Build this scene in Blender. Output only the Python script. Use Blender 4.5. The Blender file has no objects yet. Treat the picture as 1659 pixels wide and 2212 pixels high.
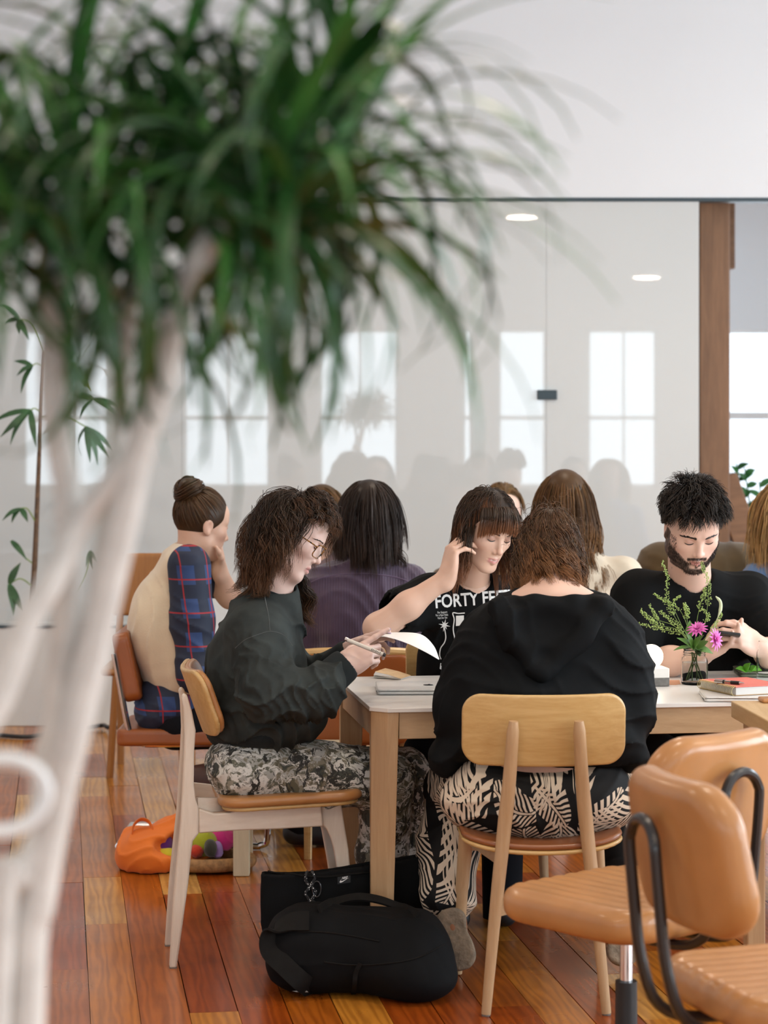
import bpy, bmesh, math, random
import numpy as np
from mathutils import Vector, Matrix, Euler
from mathutils.bvhtree import BVHTree

# ------------------------------------------------------------------ camera
FPX, HY, CX, CAMZ = 4800.0, 930.0, 829.5, 1.5
scene = bpy.context.scene
COL = scene.collection
cam_d = bpy.data.cameras.new('camera')
cam = bpy.data.objects.new('camera', cam_d)
COL.objects.link(cam)
cam.location = (0, 0, CAMZ)
cam.rotation_euler = (math.pi / 2, 0, 0)
cam_d.sensor_fit = 'HORIZONTAL'
cam_d.sensor_width = 24.0
cam_d.lens = 24.0 * FPX / 1659.0
cam_d.shift_y = -(1106.0 - HY) / 1659.0
cam_d.dof.use_dof = True
cam_d.dof.focus_distance = 6.5
cam_d.dof.aperture_fstop = 3.85
cam_d.clip_start = 0.05
scene.camera = cam

# ------------------------------------------------------------------ world and light
world = bpy.data.worlds.new('overcast_sky')
scene.world = world
world.use_nodes = True
bg = world.node_tree.nodes['Background']
bg.inputs[0].default_value = (0.80, 0.90, 1.0, 1)
bg.inputs[1].default_value = 1.8

def area_light(name, loc, rot, sx, sy, power, col):
    l = bpy.data.lights.new(name, 'AREA')
    l.shape = 'RECTANGLE'; l.size = sx; l.size_y = sy
    l.energy = power; l.color = col
    o = bpy.data.objects.new(name, l); COL.objects.link(o)
    o.location = loc; o.rotation_euler = rot
    return o
DAY = (0.78, 0.91, 1.0)
WARM = (1.0, 0.84, 0.66)
# daylight through the windows of the wall behind the camera (they also mirror in the glass partition)
REAR_Y = -4.0
WIN_REAR = [(-1.98, 1.10), (-0.32, 1.00), (1.05, 0.14), (1.74, 0.62), (3.0, 0.89), (5.0, 1.0), (-4.0, 1.1)]  # the last two windows are added for their light
for i, (wx, ww) in enumerate(WIN_REAR):
    area_light('daylight_rear', (wx, REAR_Y - 0.14, 1.78), (math.pi / 2, 0, 0), ww, 2.0, 22 * ww, DAY)
# daylight through the tall windows of the right-hand wall
RIGHT_X = 6.2
WIN_RIGHT = [0.6, 3.4, 6.2, 9.0]
for wy in WIN_RIGHT:
    area_light('daylight_side', (RIGHT_X + 0.14, wy, 2.0), (math.pi / 2, 0, math.pi / 2), 1.9, 2.6, 175, DAY)
# ceiling lamps (their light; the housings are built with the room)
CEIL_Z = 4.3
LAMPS = [(-1.36, 1.4, 3.68), (1.4, 1.4, 3.68), (-2.2, 5.0, 3.68), (0.6, 5.0, 3.68), (3.4, 5.0, 3.68), (-2.2, 8.6, 3.68), (0.6, 8.6, 3.68), (3.4, 8.6, 3.68), (3.07, -2.0, 3.3)]
for lx, ly, lz in LAMPS:
    lo_ = area_light('ceiling_lamp_light', (lx, ly, lz - 0.012), (0, 0, 0), 0.30, 0.30, 21, WARM)
    lo_.data.shape = 'DISK'

scene.view_settings.view_transform = 'Standard'
scene.view_settings.look = 'None'
scene.view_settings.gamma = 1.0
scene.view_settings.use_curve_mapping = False
scene.view_settings.exposure = 0.04
scene.cycles.use_denoising = True
scene.cycles.max_bounces = 8
scene.cycles.diffuse_bounces = 4
scene.cycles.glossy_bounces = 4
scene.cycles.transmission_bounces = 8
scene.cycles.caustics_reflective = False
scene.cycles.caustics_refractive = False
scene.cycles.sample_clamp_indirect = 4.0

# ------------------------------------------------------------------ picture geometry to places
def V(*a):
    return np.array(a, dtype=float)
def P(px, py, D):
    return V((px - CX) * D / FPX, D, CAMZ - (py - HY) * D / FPX)
def on_plane(px, py, pt, n):
    d = V((px - CX) / FPX, 1.0, -(py - HY) / FPX)
    c = V(0, 0, CAMZ)
    t = np.dot(np.asarray(pt) - c, n) / np.dot(d, n)
    return c + d * t
def on_z(px, py, z):
    return P(px, py, (CAMZ - z) * FPX / (py - HY))
def nrm(v):
    v = np.asarray(v, dtype=float)
    return v / max(1e-9, np.linalg.norm(v))
THETA = math.radians(8.3)
TU = V(math.cos(THETA), math.sin(THETA), 0)      # along the table, to the right
TV = V(-math.sin(THETA), math.cos(THETA), 0)     # across the table, away from the camera
UP = V(0, 0, 1.0)

# ------------------------------------------------------------------ materials
MATS = {}
class NT:
    def __init__(self, name):
        self.m = bpy.data.materials.new(name)
        self.m.use_nodes = True
        self.t = self.m.node_tree
        self.b = self.t.nodes['Principled BSDF']
        self.out = self.t.nodes['Material Output']
        MATS[name] = self.m
    def n(self, typ, **kw):
        nd = self.t.nodes.new(typ)
        for k, v in kw.items():
            if k.startswith('i_'):
                key = k[2:]
                key = int(key) if key.isdigit() else key.replace('_', ' ')
                self.set(nd.inputs[key], v)
            else:
                setattr(nd, k, v)
        return nd
    def set(self, sock, v):
        if hasattr(v, 'links') or isinstance(v, bpy.types.NodeSocket):
            self.t.links.new(v, sock)
        elif isinstance(v, (tuple, list)) and len(v) == 3 and sock.type == 'RGBA':
            sock.default_value = (*v, 1)
        else:
            sock.default_value = v
    def coord(self, which='Object', scale=(1, 1, 1), rot=(0, 0, 0), loc=(0, 0, 0)):
        if which == 'World':
            s = self.n('ShaderNodeNewGeometry').outputs['Position']
        else:
            s = self.n('ShaderNodeTexCoord').outputs[which]
        mp = self.n('ShaderNodeMapping', i_Vector=s, i_Scale=scale, i_Rotation=rot, i_Location=loc)
        return mp.outputs[0]
    def noise(self, vec, scale=5, detail=3, rough=.5, dist=0):
        return self.n('ShaderNodeTexNoise', i_Vector=vec, i_Scale=scale, i_Detail=detail, i_Roughness=rough, i_Distortion=dist).outputs[0]
    def ramp(self, fac, stops, interp='LINEAR'):
        r = self.n('ShaderNodeValToRGB', i_Fac=fac)
        cr = r.color_ramp
        cr.interpolation = interp
        while len(cr.elements) < len(stops):
            cr.elements.new(0.5)
        for e, (p, c) in zip(cr.elements, stops):
            e.position = p
            e.color = (*c, 1) if len(c) == 3 else c
        return r.outputs[0]
    def math(self, op, a, b=0.0, c=None):
        nd = self.n('ShaderNodeMath', operation=op)
        self.set(nd.inputs[0], a); self.set(nd.inputs[1], b)
        if c is not None: self.set(nd.inputs[2], c)
        return nd.outputs[0]
    def mix(self, fac, a, b, mode='MIX'):
        nd = self.n('ShaderNodeMix', data_type='RGBA', blend_type=mode)
        self.set(nd.inputs[0], fac); self.set(nd.inputs[6], a); self.set(nd.inputs[7], b)
        return nd.outputs[2]
    def bump(self, h, strength=.3, dist=.002):
        nd = self.n('ShaderNodeBump', i_Strength=strength, i_Distance=dist, i_Height=h)
        self.set(self.b.inputs['Normal'], nd.outputs[0])
    def p(self, **kw):
        for k, v in kw.items():
            self.set(self.b.inputs[k.replace('_', ' ')], v)
        return self

def plain(name, col, rough=.5, metal=0., var=.08, vscale=6., bscale=0., bstr=.2, bdist=.001, spec=.5, coat=0., sheen=0., sss=0.):
    a = NT(name)
    vec = a.coord()
    nz = a.noise(vec, vscale, 4)
    c0 = tuple(max(0, x * (1 - var)) for x in col); c1 = tuple(min(1, x * (1 + var)) for x in col)
    a.p(Base_Color=a.ramp(nz, [(.3, c0), (.7, c1)]), Roughness=rough, Metallic=metal)
    a.b.inputs['Specular IOR Level'].default_value = spec
    if coat: a.p(Coat_Weight=coat, Coat_Roughness=.15)
    if sheen: a.p(Sheen_Weight=sheen, Sheen_Roughness=.6)
    if sss:
        a.p(Subsurface_Weight=sss, Subsurface_Radius=(.012, .005, .003), Subsurface_Scale=1.0)
    if bscale:
        a.bump(a.noise(vec, bscale, 5), bstr, bdist)
    return a.m

def wood(name, c0, c1, rough=.4, along='x', scale=1., coat=.1, which='Object', rot=(0, 0, 0)):
    a = NT(name)
    st = {'x': (1.2, 14, 14), 'y': (14, 1.2, 14), 'z': (14, 14, 1.2)}[along]
    vec = a.coord(which, tuple(s * scale for s in st), rot)
    n1 = a.noise(vec, 2.2, 6, .6, 1.2)
    n2 = a.noise(vec, 9, 3, .7)
    f = a.math('MULTIPLY_ADD', n2, .35, a.math('MULTIPLY', n1, .75))
    a.p(Base_Color=a.ramp(f, [(.35, c0), (.75, c1)]), Roughness=rough, Coat_Weight=coat, Coat_Roughness=.25)
    a.bump(f, .12, .0006)
    return a.m

def attr_mat(name, rough=.5, spec=.5, sss=0., bscale=0., bstr=.2, bdist=.0006, aniso=0., mul=None, sheen=0.):
    """colour from the mesh's own colour attribute (pigment, and the shade of the mouth crease), with fine relief"""
    a = NT(name)
    at = a.n('ShaderNodeAttribute', attribute_name='Col')
    col = at.outputs[0]
    vec = a.coord('World')
    if mul:
        nz = a.noise(vec, mul[0], 4)
        col = a.mix(1.0, col, a.ramp(nz, [(.3, (mul[1],) * 3), (.7, (mul[2],) * 3)]), 'MULTIPLY')
    a.p(Base_Color=col, Roughness=rough)
    a.b.inputs['Specular IOR Level'].default_value = spec
    if sheen: a.p(Sheen_Weight=sheen, Sheen_Roughness=.6)
    if sss:
        a.p(Subsurface_Weight=sss, Subsurface_Radius=(.010, .004, .002), Subsurface_Scale=1.0)
    if bscale:
        a.bump(a.noise(vec, bscale, 4), bstr, bdist)
    return a.m

# ------------------------------------------------------------------ objects
def tag(o, label=None, cat=None, group=None, kind=None):
    if label: o['label'] = label
    if cat: o['category'] = cat
    if group: o['group'] = group
    if kind: o['kind'] = kind
    return o
def thing(name, loc, label, cat, rz=0., group=None):
    o = bpy.data.objects.new(name, None)
    COL.objects.link(o)
    o.location = tuple(loc); o.rotation_euler = (0, 0, rz)
    o.empty_display_size = .05
    tag(o, label, cat, group)
    return o
def mat_of(o):
    return Matrix.LocRotScale(o.location, o.rotation_euler, o.scale)
def link(name, me, material=None, parent=None, world=True):
    """link a mesh whose vertices are in world space (world=True) or in the parent's space"""
    o = bpy.data.objects.new(name, me)
    COL.objects.link(o)
    if material is not None and not len(me.materials):
        me.materials.append(material)
    if parent is not None:
        if world:
            chain = []
            q = parent
            mw = Matrix.Identity(4)
            while q is not None:
                mw = mat_of(q) @ mw
                q = q.parent
            me.transform(mw.inverted())
        o.parent = parent
    return o
def copy_tree(o, parent=None):
    c = o.copy(); COL.objects.link(c); c.parent = parent
    for ch in list(o.children):
        copy_tree(ch, c)
    return c

class B:
    """collects vertices and faces of ONE mesh"""
    def __init__(s):
        s.v = []; s.f = []; s.mi = []; s.cur = 0
    def add(s, vs, fs):
        o = len(s.v)
        s.v.extend([tuple(map(float, q)) for q in vs])
        s.f.extend([tuple(i + o for i in q) for q in fs])
        s.mi.extend([s.cur] * len(fs))
        return s
    def box(s, c, h, ax=None):
        """centre, half sizes, optional axes (three unit vectors)"""
        ax = ax if ax is not None else (V(1, 0, 0), V(0, 1, 0), UP)
        c = np.asarray(c, float)
        vs = []
        for k in (-1, 1):
            for j in (-1, 1):
                for i in (-1, 1):
                    vs.append(c + ax[0] * h[0] * i + ax[1] * h[1] * j + ax[2] * h[2] * k)
        return s.add(vs, [(0, 2, 3, 1), (4, 5, 7, 6), (0, 1, 5, 4), (2, 6, 7, 3), (0, 4, 6, 2), (1, 3, 7, 5)])
    def tube(s, pts, r, n=10, closed=False, cap=True, flat=None):
        pts = [np.asarray(q, float) for q in pts]
        m = len(pts)
        rs = [r] * m if np.isscalar(r) else list(r)
        tang = []
        for i in range(m):
            a = pts[(i - 1) % m] if (closed or i > 0) else pts[i]
            b = pts[(i + 1) % m] if (closed or i < m - 1) else pts[i]
            tang.append(nrm(b - a))
        t0 = tang[0]
        ref = V(0, 0, 1) if abs(t0[2]) < .9 else V(1, 0, 0)
        if flat is not None: ref = np.asarray(flat[0], float)
        nx = nrm(np.cross(np.cross(t0, ref), t0)) if flat is not None else nrm(np.cross(t0, ref))
        vs = []
        for i in range(m):
            t = tang[i]
            nx = nrm(nx - t * np.dot(nx, t))
            ny = np.cross(t, nx)
            k = 1.0 if flat is None else flat[1]
            for q in range(n):
                a = 2 * math.pi * q / n
                vs.append(pts[i] + (nx * math.cos(a) + ny * math.sin(a) * k) * rs[i])
        fs = []
        for i in range(m if closed else m - 1):
            for q in range(n):
                a, b = i * n + q, i * n + (q + 1) % n
                c, d = ((i + 1) % m) * n + (q + 1) % n, ((i + 1) % m) * n + q
                fs.append((a, b, c, d))
        if cap and not closed:
            fs.append(tuple(range(n - 1, -1, -1)))
            fs.append(tuple((m - 1) * n + q for q in range(n)))
        return s.add(vs, fs)
    def lathe(s, c, prof, n=32, ax=None):
        """profile of (radius, height) about the axis through c"""
        ax = ax if ax is not None else (V(1, 0, 0), V(0, 1, 0), UP)
        c = np.asarray(c, float)
        vs, fs = [], []
        for (r, h) in prof:
            for q in range(n):
                a = 2 * math.pi * q / n
                vs.append(c + ax[0] * r * math.cos(a) + ax[1] * r * math.sin(a) + ax[2] * h)
        for i in range(len(prof) - 1):
            for q in range(n):
                fs.append((i * n + q, i * n + (q + 1) % n, (i + 1) * n + (q + 1) % n, (i + 1) * n + q))
        if prof[0][0] > 1e-6: fs.append(tuple(range(n - 1, -1, -1)))
        if prof[-1][0] > 1e-6: fs.append(tuple((len(prof) - 1) * n + q for q in range(n)))
        return s.add(vs, fs)
    def prism(s, outline, off):
        """planar outline (3-D points) extruded by a vector (or one vector for each point)"""
        m = len(outline)
        off = np.asarray(off, float)
        offs = [off] * m if off.ndim == 1 else list(off)
        vs = [np.asarray(q, float) for q in outline] + [np.asarray(q, float) + o for q, o in zip(outline, offs)]
        fs = [tuple(range(m - 1, -1, -1)), tuple(range(m, 2 * m))]
        fs += [(i, (i + 1) % m, m + (i + 1) % m, m + i) for i in range(m)]
        return s.add(vs, fs)
    def sphere(s, c, r, n=16, ax=None):
        r = (r, r, r) if np.isscalar(r) else r
        ax = ax if ax is not None else (V(1, 0, 0), V(0, 1, 0), UP)
        c = np.asarray(c, float)
        m = max(4, n // 2)
        vs = [c - ax[2] * r[2]]
        for i in range(1, m):
            ph = math.pi * i / m - math.pi / 2
            for q in range(n):
                a = 2 * math.pi * q / n
                vs.append(c + ax[0] * r[0] * math.cos(ph) * math.cos(a) + ax[1] * r[1] * math.cos(ph) * math.sin(a) + ax[2] * r[2] * math.sin(ph))
        vs.append(c + ax[2] * r[2])
        fs = [(0, 1 + (q + 1) % n, 1 + q) for q in range(n)]
        for i in range(m - 2):
            for q in range(n):
                fs.append((1 + i * n + q, 1 + i * n + (q + 1) % n, 1 + (i + 1) * n + (q + 1) % n, 1 + (i + 1) * n + q))
        L = len(vs) - 1
        fs += [(L, 1 + (m - 2) * n + q, 1 + (m - 2) * n + (q + 1) % n) for q in range(n)]
        return s.add(vs, fs)
    def sheet(s, grid, thick):
        """grid[i][j] of points -> a sheet of real thickness along its normals"""
        g = np.asarray(grid, float)
        a, b, _ = g.shape
        du = np.gradient(g, axis=0); dv = np.gradient(g, axis=1)
        nn = np.cross(du, dv)
        nn /= np.maximum(1e-9, np.linalg.norm(nn, axis=2, keepdims=True))
        top = (g + nn * thick / 2).reshape(-1, 3); bot = (g - nn * thick / 2).reshape(-1, 3)
        N = a * b
        fs = []
        for i in range(a - 1):
            for j in range(b - 1):
                q = (i * b + j, (i + 1) * b + j, (i + 1) * b + j + 1, i * b + j + 1)
                fs.append(q); fs.append(tuple(N + k for k in q[::-1]))
        rim = [i * b for i in range(a)] + [(a - 1) * b + j for j in range(1, b)] + [i * b + b - 1 for i in range(a - 2, -1, -1)] + [j for j in range(b - 2, 0, -1)]
        for k in range(len(rim)):
            x, y = rim[k], rim[(k + 1) % len(rim)]
            fs.append((y, x, N + x, N + y))
        return s.add(list(top) + list(bot), fs)
    def make(s, name, material, parent=None, smooth=35, bevel=0., seg=2, world=True, fix=True):
        me = bpy.data.meshes.new(name)
        me.from_pydata(s.v, [], s.f)
        mats = material if isinstance(material, (list, tuple)) else [material]
        for m in mats: me.materials.append(m)
        if len(mats) > 1:
            me.polygons.foreach_set('material_index', np.array(s.mi, dtype=np.int32))
        if fix:
            bm = bmesh.new(); bm.from_mesh(me)
            bmesh.ops.recalc_face_normals(bm, faces=bm.faces)
            bm.to_mesh(me); bm.free()
        if smooth:
            me.polygons.foreach_set('use_smooth', np.ones(len(me.polygons), dtype=bool))
            me.set_sharp_from_angle(angle=math.radians(smooth))
        me.update()
        o = link(name, me, None, parent, world)
        if bevel:
            md = o.modifiers.new('bevel', 'BEVEL')
            md.width = bevel; md.segments = seg; md.limit_method = 'ANGLE'; md.angle_limit = math.radians(40)
        return o

def mesh_np(name, Vv, F, material, parent=None, col=None, world=True):
    """quads (n,4) or triangles (n,3) from arrays, smooth"""
    me = bpy.data.meshes.new(name)
    Vv = np.asarray(Vv, dtype=np.float32); F = np.asarray(F, dtype=np.int32)
    me.vertices.add(len(Vv)); me.vertices.foreach_set('co', Vv.ravel())
    k = F.shape[1]
    me.loops.add(F.size); me.loops.foreach_set('vertex_index', F.ravel())
    me.polygons.add(len(F))
    me.polygons.foreach_set('loop_start', np.arange(0, F.size, k, dtype=np.int32))
    me.polygons.foreach_set('use_smooth', np.ones(len(F), dtype=bool))
    me.update(calc_edges=True)
    if col is not None:
        at = me.color_attributes.new('Col', 'FLOAT_COLOR', 'POINT')
        c = np.ones((len(Vv), 4), dtype=np.float32); c[:, :3] = col
        at.data.foreach_set('color', c.ravel())
    return link(name, me, material, parent, world)

def smooth_path(pts, n=8):
    """Catmull-Rom through the points"""
    pts = [np.asarray(q, float) for q in pts]
    q = [2 * pts[0] - pts[1]] + pts + [2 * pts[-1] - pts[-2]]
    out = []
    for i in range(1, len(q) - 2):
        for k in range(n):
            t = k / n
            out.append(.5 * ((2 * q[i]) + (-q[i - 1] + q[i + 1]) * t + (2 * q[i - 1] - 5 * q[i] + 4 * q[i + 1] - q[i + 2]) * t * t + (-q[i - 1] + 3 * q[i] - 3 * q[i + 1] + q[i + 2]) * t ** 3))
    out.append(pts[-1])
    return out

# ------------------------------------------------------------------ implicit surfaces
def frame(fwd, up=(0, 0, 1)):
    """3x3 matrix whose COLUMNS are right, forward, up"""
    f = nrm(fwd); u = np.asarray(up, float)
    r = nrm(np.cross(f, u)); u = np.cross(r, f)
    return np.stack([r, f, u], axis=1)
def smin(a, b, k):
    if k <= 0: return np.minimum(a, b)
    h = np.maximum(k - np.abs(a - b), 0) / k
    return np.minimum(a, b) - h * h * k * .25
class SDF:
    def __init__(s):
        s.ops = []; s.lo = V(9, 9, 9) * 100; s.hi = -s.lo; s.disp = None; s.dmax = 0.
    def _b(s, lo, hi):
        s.lo = np.minimum(s.lo, lo); s.hi = np.maximum(s.hi, hi)
    def cap(s, a, b, ra, rb=None, k=.02, op='u'):
        rb = ra if rb is None else rb
        a = np.asarray(a, float); b = np.asarray(b, float)
        s.ops.append(('c', a, b, ra, rb, k, op))
        if op == 'u': s._b(np.minimum(a - ra, b - rb), np.maximum(a + ra, b + rb))
        return s
    def chain(s, pts, rs, k=.02):
        for i in range(len(pts) - 1):
            s.cap(pts[i], pts[i + 1], rs[i], rs[i + 1], k)
        return s
    def ell(s, c, r, R=None, k=.02, op='u'):
        c = np.asarray(c, float); r = np.asarray(r if not np.isscalar(r) else (r, r, r), float)
        R = np.eye(3) if R is None else R
        s.ops.append(('e', c, r, R, k, op))
        m = np.abs(R) @ r
        if op == 'u': s._b(c - m, c + m)
        return s
    def box(s, c, h, R=None, rd=.01, k=.0, op='u'):
        c = np.asarray(c, float); h = np.asarray(h, float)
        R = np.eye(3) if R is None else R
        s.ops.append(('b', c, h, R, rd, k, op))
        m = np.abs(R) @ h
        if op == 'u': s._b(c - m, c + m)
        return s
    def fn(s, f, lo, hi, k=0., op='u'):
        s.ops.append(('f', f, k, op))
        if op == 'u': s._b(np.asarray(lo, float), np.asarray(hi, float))
        return s
    def eval(s, p):
        p = np.asarray(p, dtype=np.float32)
        d = np.full(len(p), 10., dtype=np.float32)
        for o in s.ops:
            if o[0] == 'c':
                _, a, b, ra, rb, k, op = o
                ba = (b - a).astype(np.float32); pa = p - a.astype(np.float32)
                h = np.clip(pa @ ba / max(1e-9, float(ba @ ba)), 0, 1)
                q = pa - h[:, None] * ba
                e = np.sqrt(np.einsum('ij,ij->i', q, q)) - (ra + (rb - ra) * h)
            elif o[0] == 'e':
                _, c, r, R, k, op = o
                q = (p - c.astype(np.float32)) @ R.astype(np.float32)
                q1 = q / r.astype(np.float32); q2 = q1 / r.astype(np.float32)
                k0 = np.sqrt(np.einsum('ij,ij->i', q1, q1)); k1 = np.sqrt(np.einsum('ij,ij->i', q2, q2))
                e = k0 * (k0 - 1) / np.maximum(k1, 1e-6)
                e = np.where(k0 < 1e-3, -float(r.min()), e)
            elif o[0] == 'b':
                _, c, hh, R, rd, k, op = o
                q = np.abs((p - c.astype(np.float32)) @ R.astype(np.float32)) - (hh - rd).astype(np.float32)
                e = np.sqrt((np.maximum(q, 0) ** 2).sum(1)) + np.minimum(q.max(1), 0) - rd
            else:
                _, f, k, op = o
                e = f(p).astype(np.float32)
            if op == 'u': d = smin(d, e, k)
            elif op == 's': d = -smin(-d, e, k)
            else: d = -smin(-d, -e, k)
        if s.disp is not None: d = d + s.disp(p)
        return d
    def grad(s, p, h=.002):
        g = np.zeros_like(p)
        for i in range(3):
            e = np.zeros(3, dtype=p.dtype); e[i] = h
            g[:, i] = s.eval(p + e) - s.eval(p - e)
        return g / np.maximum(1e-9, np.linalg.norm(g, axis=1, keepdims=True))
    def mesh(s, cell, lo=None, hi=None):
        lo = (s.lo if lo is None else np.asarray(lo, float)) - 3 * cell - s.dmax
        hi = (s.hi if hi is None else np.asarray(hi, float)) + 3 * cell + s.dmax
        nb = np.maximum(1, np.ceil((hi - lo) / (4 * cell)).astype(int))
        bi = np.stack(np.meshgrid(*[np.arange(n) for n in nb], indexing='ij'), -1).reshape(-1, 3)
        cen = lo + (bi * 4 + 1.5) * cell
        dc = np.concatenate([s.eval(cen[i:i + 200000]) for i in range(0, len(cen), 200000)])
        act = np.abs(dc) < 2.6 * cell * 1.75 * 1.7 + s.dmax + .004
        n = nb * 4
        F = np.repeat(np.repeat(np.repeat(np.where(dc < 0, -1., 1.).astype(np.float32).reshape(nb), 4, 0), 4, 1), 4, 2)
        off = np.stack(np.meshgrid(*[np.arange(4)] * 3, indexing='ij'), -1).reshape(-1, 3)
        idx = (bi[act][:, None, :] * 4 + off[None]).reshape(-1, 3)
        for i in range(0, len(idx), 400000):
            q = idx[i:i + 400000]
            F[q[:, 0], q[:, 1], q[:, 2]] = s.eval(lo + q * cell)
        return nets(F, lo, cell)

def nets(F, lo, cell):
    S = F < 0
    nx, ny, nz = F.shape
    cnt = np.zeros((nx - 1, ny - 1, nz - 1), dtype=np.int8)
    cor = [(a, b, c) for a in (0, 1) for b in (0, 1) for c in (0, 1)]
    for a, b, c in cor:
        cnt += S[a:nx - 1 + a, b:ny - 1 + b, c:nz - 1 + c]
    m = (cnt > 0) & (cnt < 8)
    I = np.argwhere(m)
    vid = np.full(m.shape, -1, dtype=np.int32)
    vid[m] = np.arange(len(I))
    vals = np.stack([F[I[:, 0] + a, I[:, 1] + b, I[:, 2] + c] for a, b, c in cor], 1)
    acc = np.zeros((len(I), 3)); num = np.zeros(len(I))
    for i in range(8):
        for j in range(i + 1, 8):
            ci, cj = np.array(cor[i]), np.array(cor[j])
            if np.abs(ci - cj).sum() != 1: continue
            x = (vals[:, i] < 0) != (vals[:, j] < 0)
            t = np.where(x, vals[:, i] / np.where(x, vals[:, i] - vals[:, j], 1), 0)
            acc += np.where(x[:, None], ci + t[:, None] * (cj - ci), 0); num += x
    Vv = lo + (I + acc / np.maximum(num, 1)[:, None]) * cell
    Q = []
    for ax in range(3):
        a = [slice(None)] * 3; b = [slice(None)] * 3
        a[ax] = slice(0, -1); b[ax] = slice(1, None)
        ch = S[tuple(a)] != S[tuple(b)]
        E = np.argwhere(ch)
        o1, o2 = [q for q in range(3) if q != ax]
        lim = np.array(m.shape)
        ok = (E[:, o1] > 0) & (E[:, o2] > 0) & (E[:, o1] < lim[o1]) & (E[:, o2] < lim[o2])
        E = E[ok]
        e1 = np.zeros(3, int); e1[o1] = 1
        e2 = np.zeros(3, int); e2[o2] = 1
        g = lambda q: vid[q[:, 0], q[:, 1], q[:, 2]]
        q = np.stack([g(E - e1 - e2), g(E - e2), g(E), g(E - e1)], 1)
        inside = S[E[:, 0], E[:, 1], E[:, 2]]
        flip = inside if ax != 1 else ~inside
        q[~flip] = q[~flip][:, ::-1]
        Q.append(q)
    Q = np.concatenate(Q)
    Q = Q[(Q >= 0).all(1)]
    return Vv, Q

def sdf_obj(name, S, cell, material, parent=None, col=None, lo=None, hi=None):
    Vv, F = S.mesh(cell, lo, hi)
    c = col(Vv) if callable(col) else col
    return mesh_np(name, Vv, F, material, parent, c)

def waves(p, seed, freq, n=5):
    """cheap smooth noise in -1..1 made of warped sines"""
    r = np.random.RandomState(seed)
    out = 0
    w = p + .25 / freq * np.sin(p[:, [1, 2, 0]] * freq * 1.7 + seed)
    for i in range(n):
        d = r.normal(size=3); d /= np.linalg.norm(d)
        out = out + np.sin(w @ (d * freq * r.uniform(.7, 1.6) * 6.283).astype(np.float32) + r.uniform(0, 6.28))
    return out / n * 1.4

def folds(p, axis, freq, seed, warp=1.2):
    """cloth folds: ridges that run roughly across the given axis, warped"""
    ax = nrm(axis).astype(np.float32)
    ph = (p @ ax) * freq * 6.283 + warp * waves(p, seed, freq * .45, 4) * 3
    s = np.sin(ph)
    return (1 - np.abs(s)) ** 2 * (0.5 + .5 * waves(p, seed + 7, freq * .35, 3))
# ================================================================== room
def wall_mat(name, col, rough=.6):
    return plain(name, col, rough, var=.015, vscale=1.2, bscale=60, bstr=.05, bdist=.001)
m_white = wall_mat('white_paint', (.78, .81, .83))
m_warmwhite = wall_mat('warm_white_paint', (.80, .79, .76))
m_ceiling = wall_mat('ceiling_paint', (.84, .84, .83))
m_dark = plain('dark_slate_metal', (.03, .055, .07), .4)
g = NT('back_painted_glass')
vec = g.coord('World')
g.p(Base_Color=g.ramp(g.noise(vec, .8, 2), [(.3, (.60, .635, .63)), (.7, (.63, .66, .65))]), Roughness=.55, Coat_Weight=1.0, Coat_IOR=1.85, Coat_Roughness=.015)
g.b.inputs['Specular IOR Level'].default_value = .2
m_glasswall = g.m
m_frame = plain('window_frame_white', (.75, .76, .76), .5)
m_timber = wood('fir_timber', (.15, .068, .028), (.27, .135, .062), .55, 'z', .6)
m_timber_x = wood('fir_timber_across', (.15, .068, .028), (.27, .135, .062), .55, 'x', .6)

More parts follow.
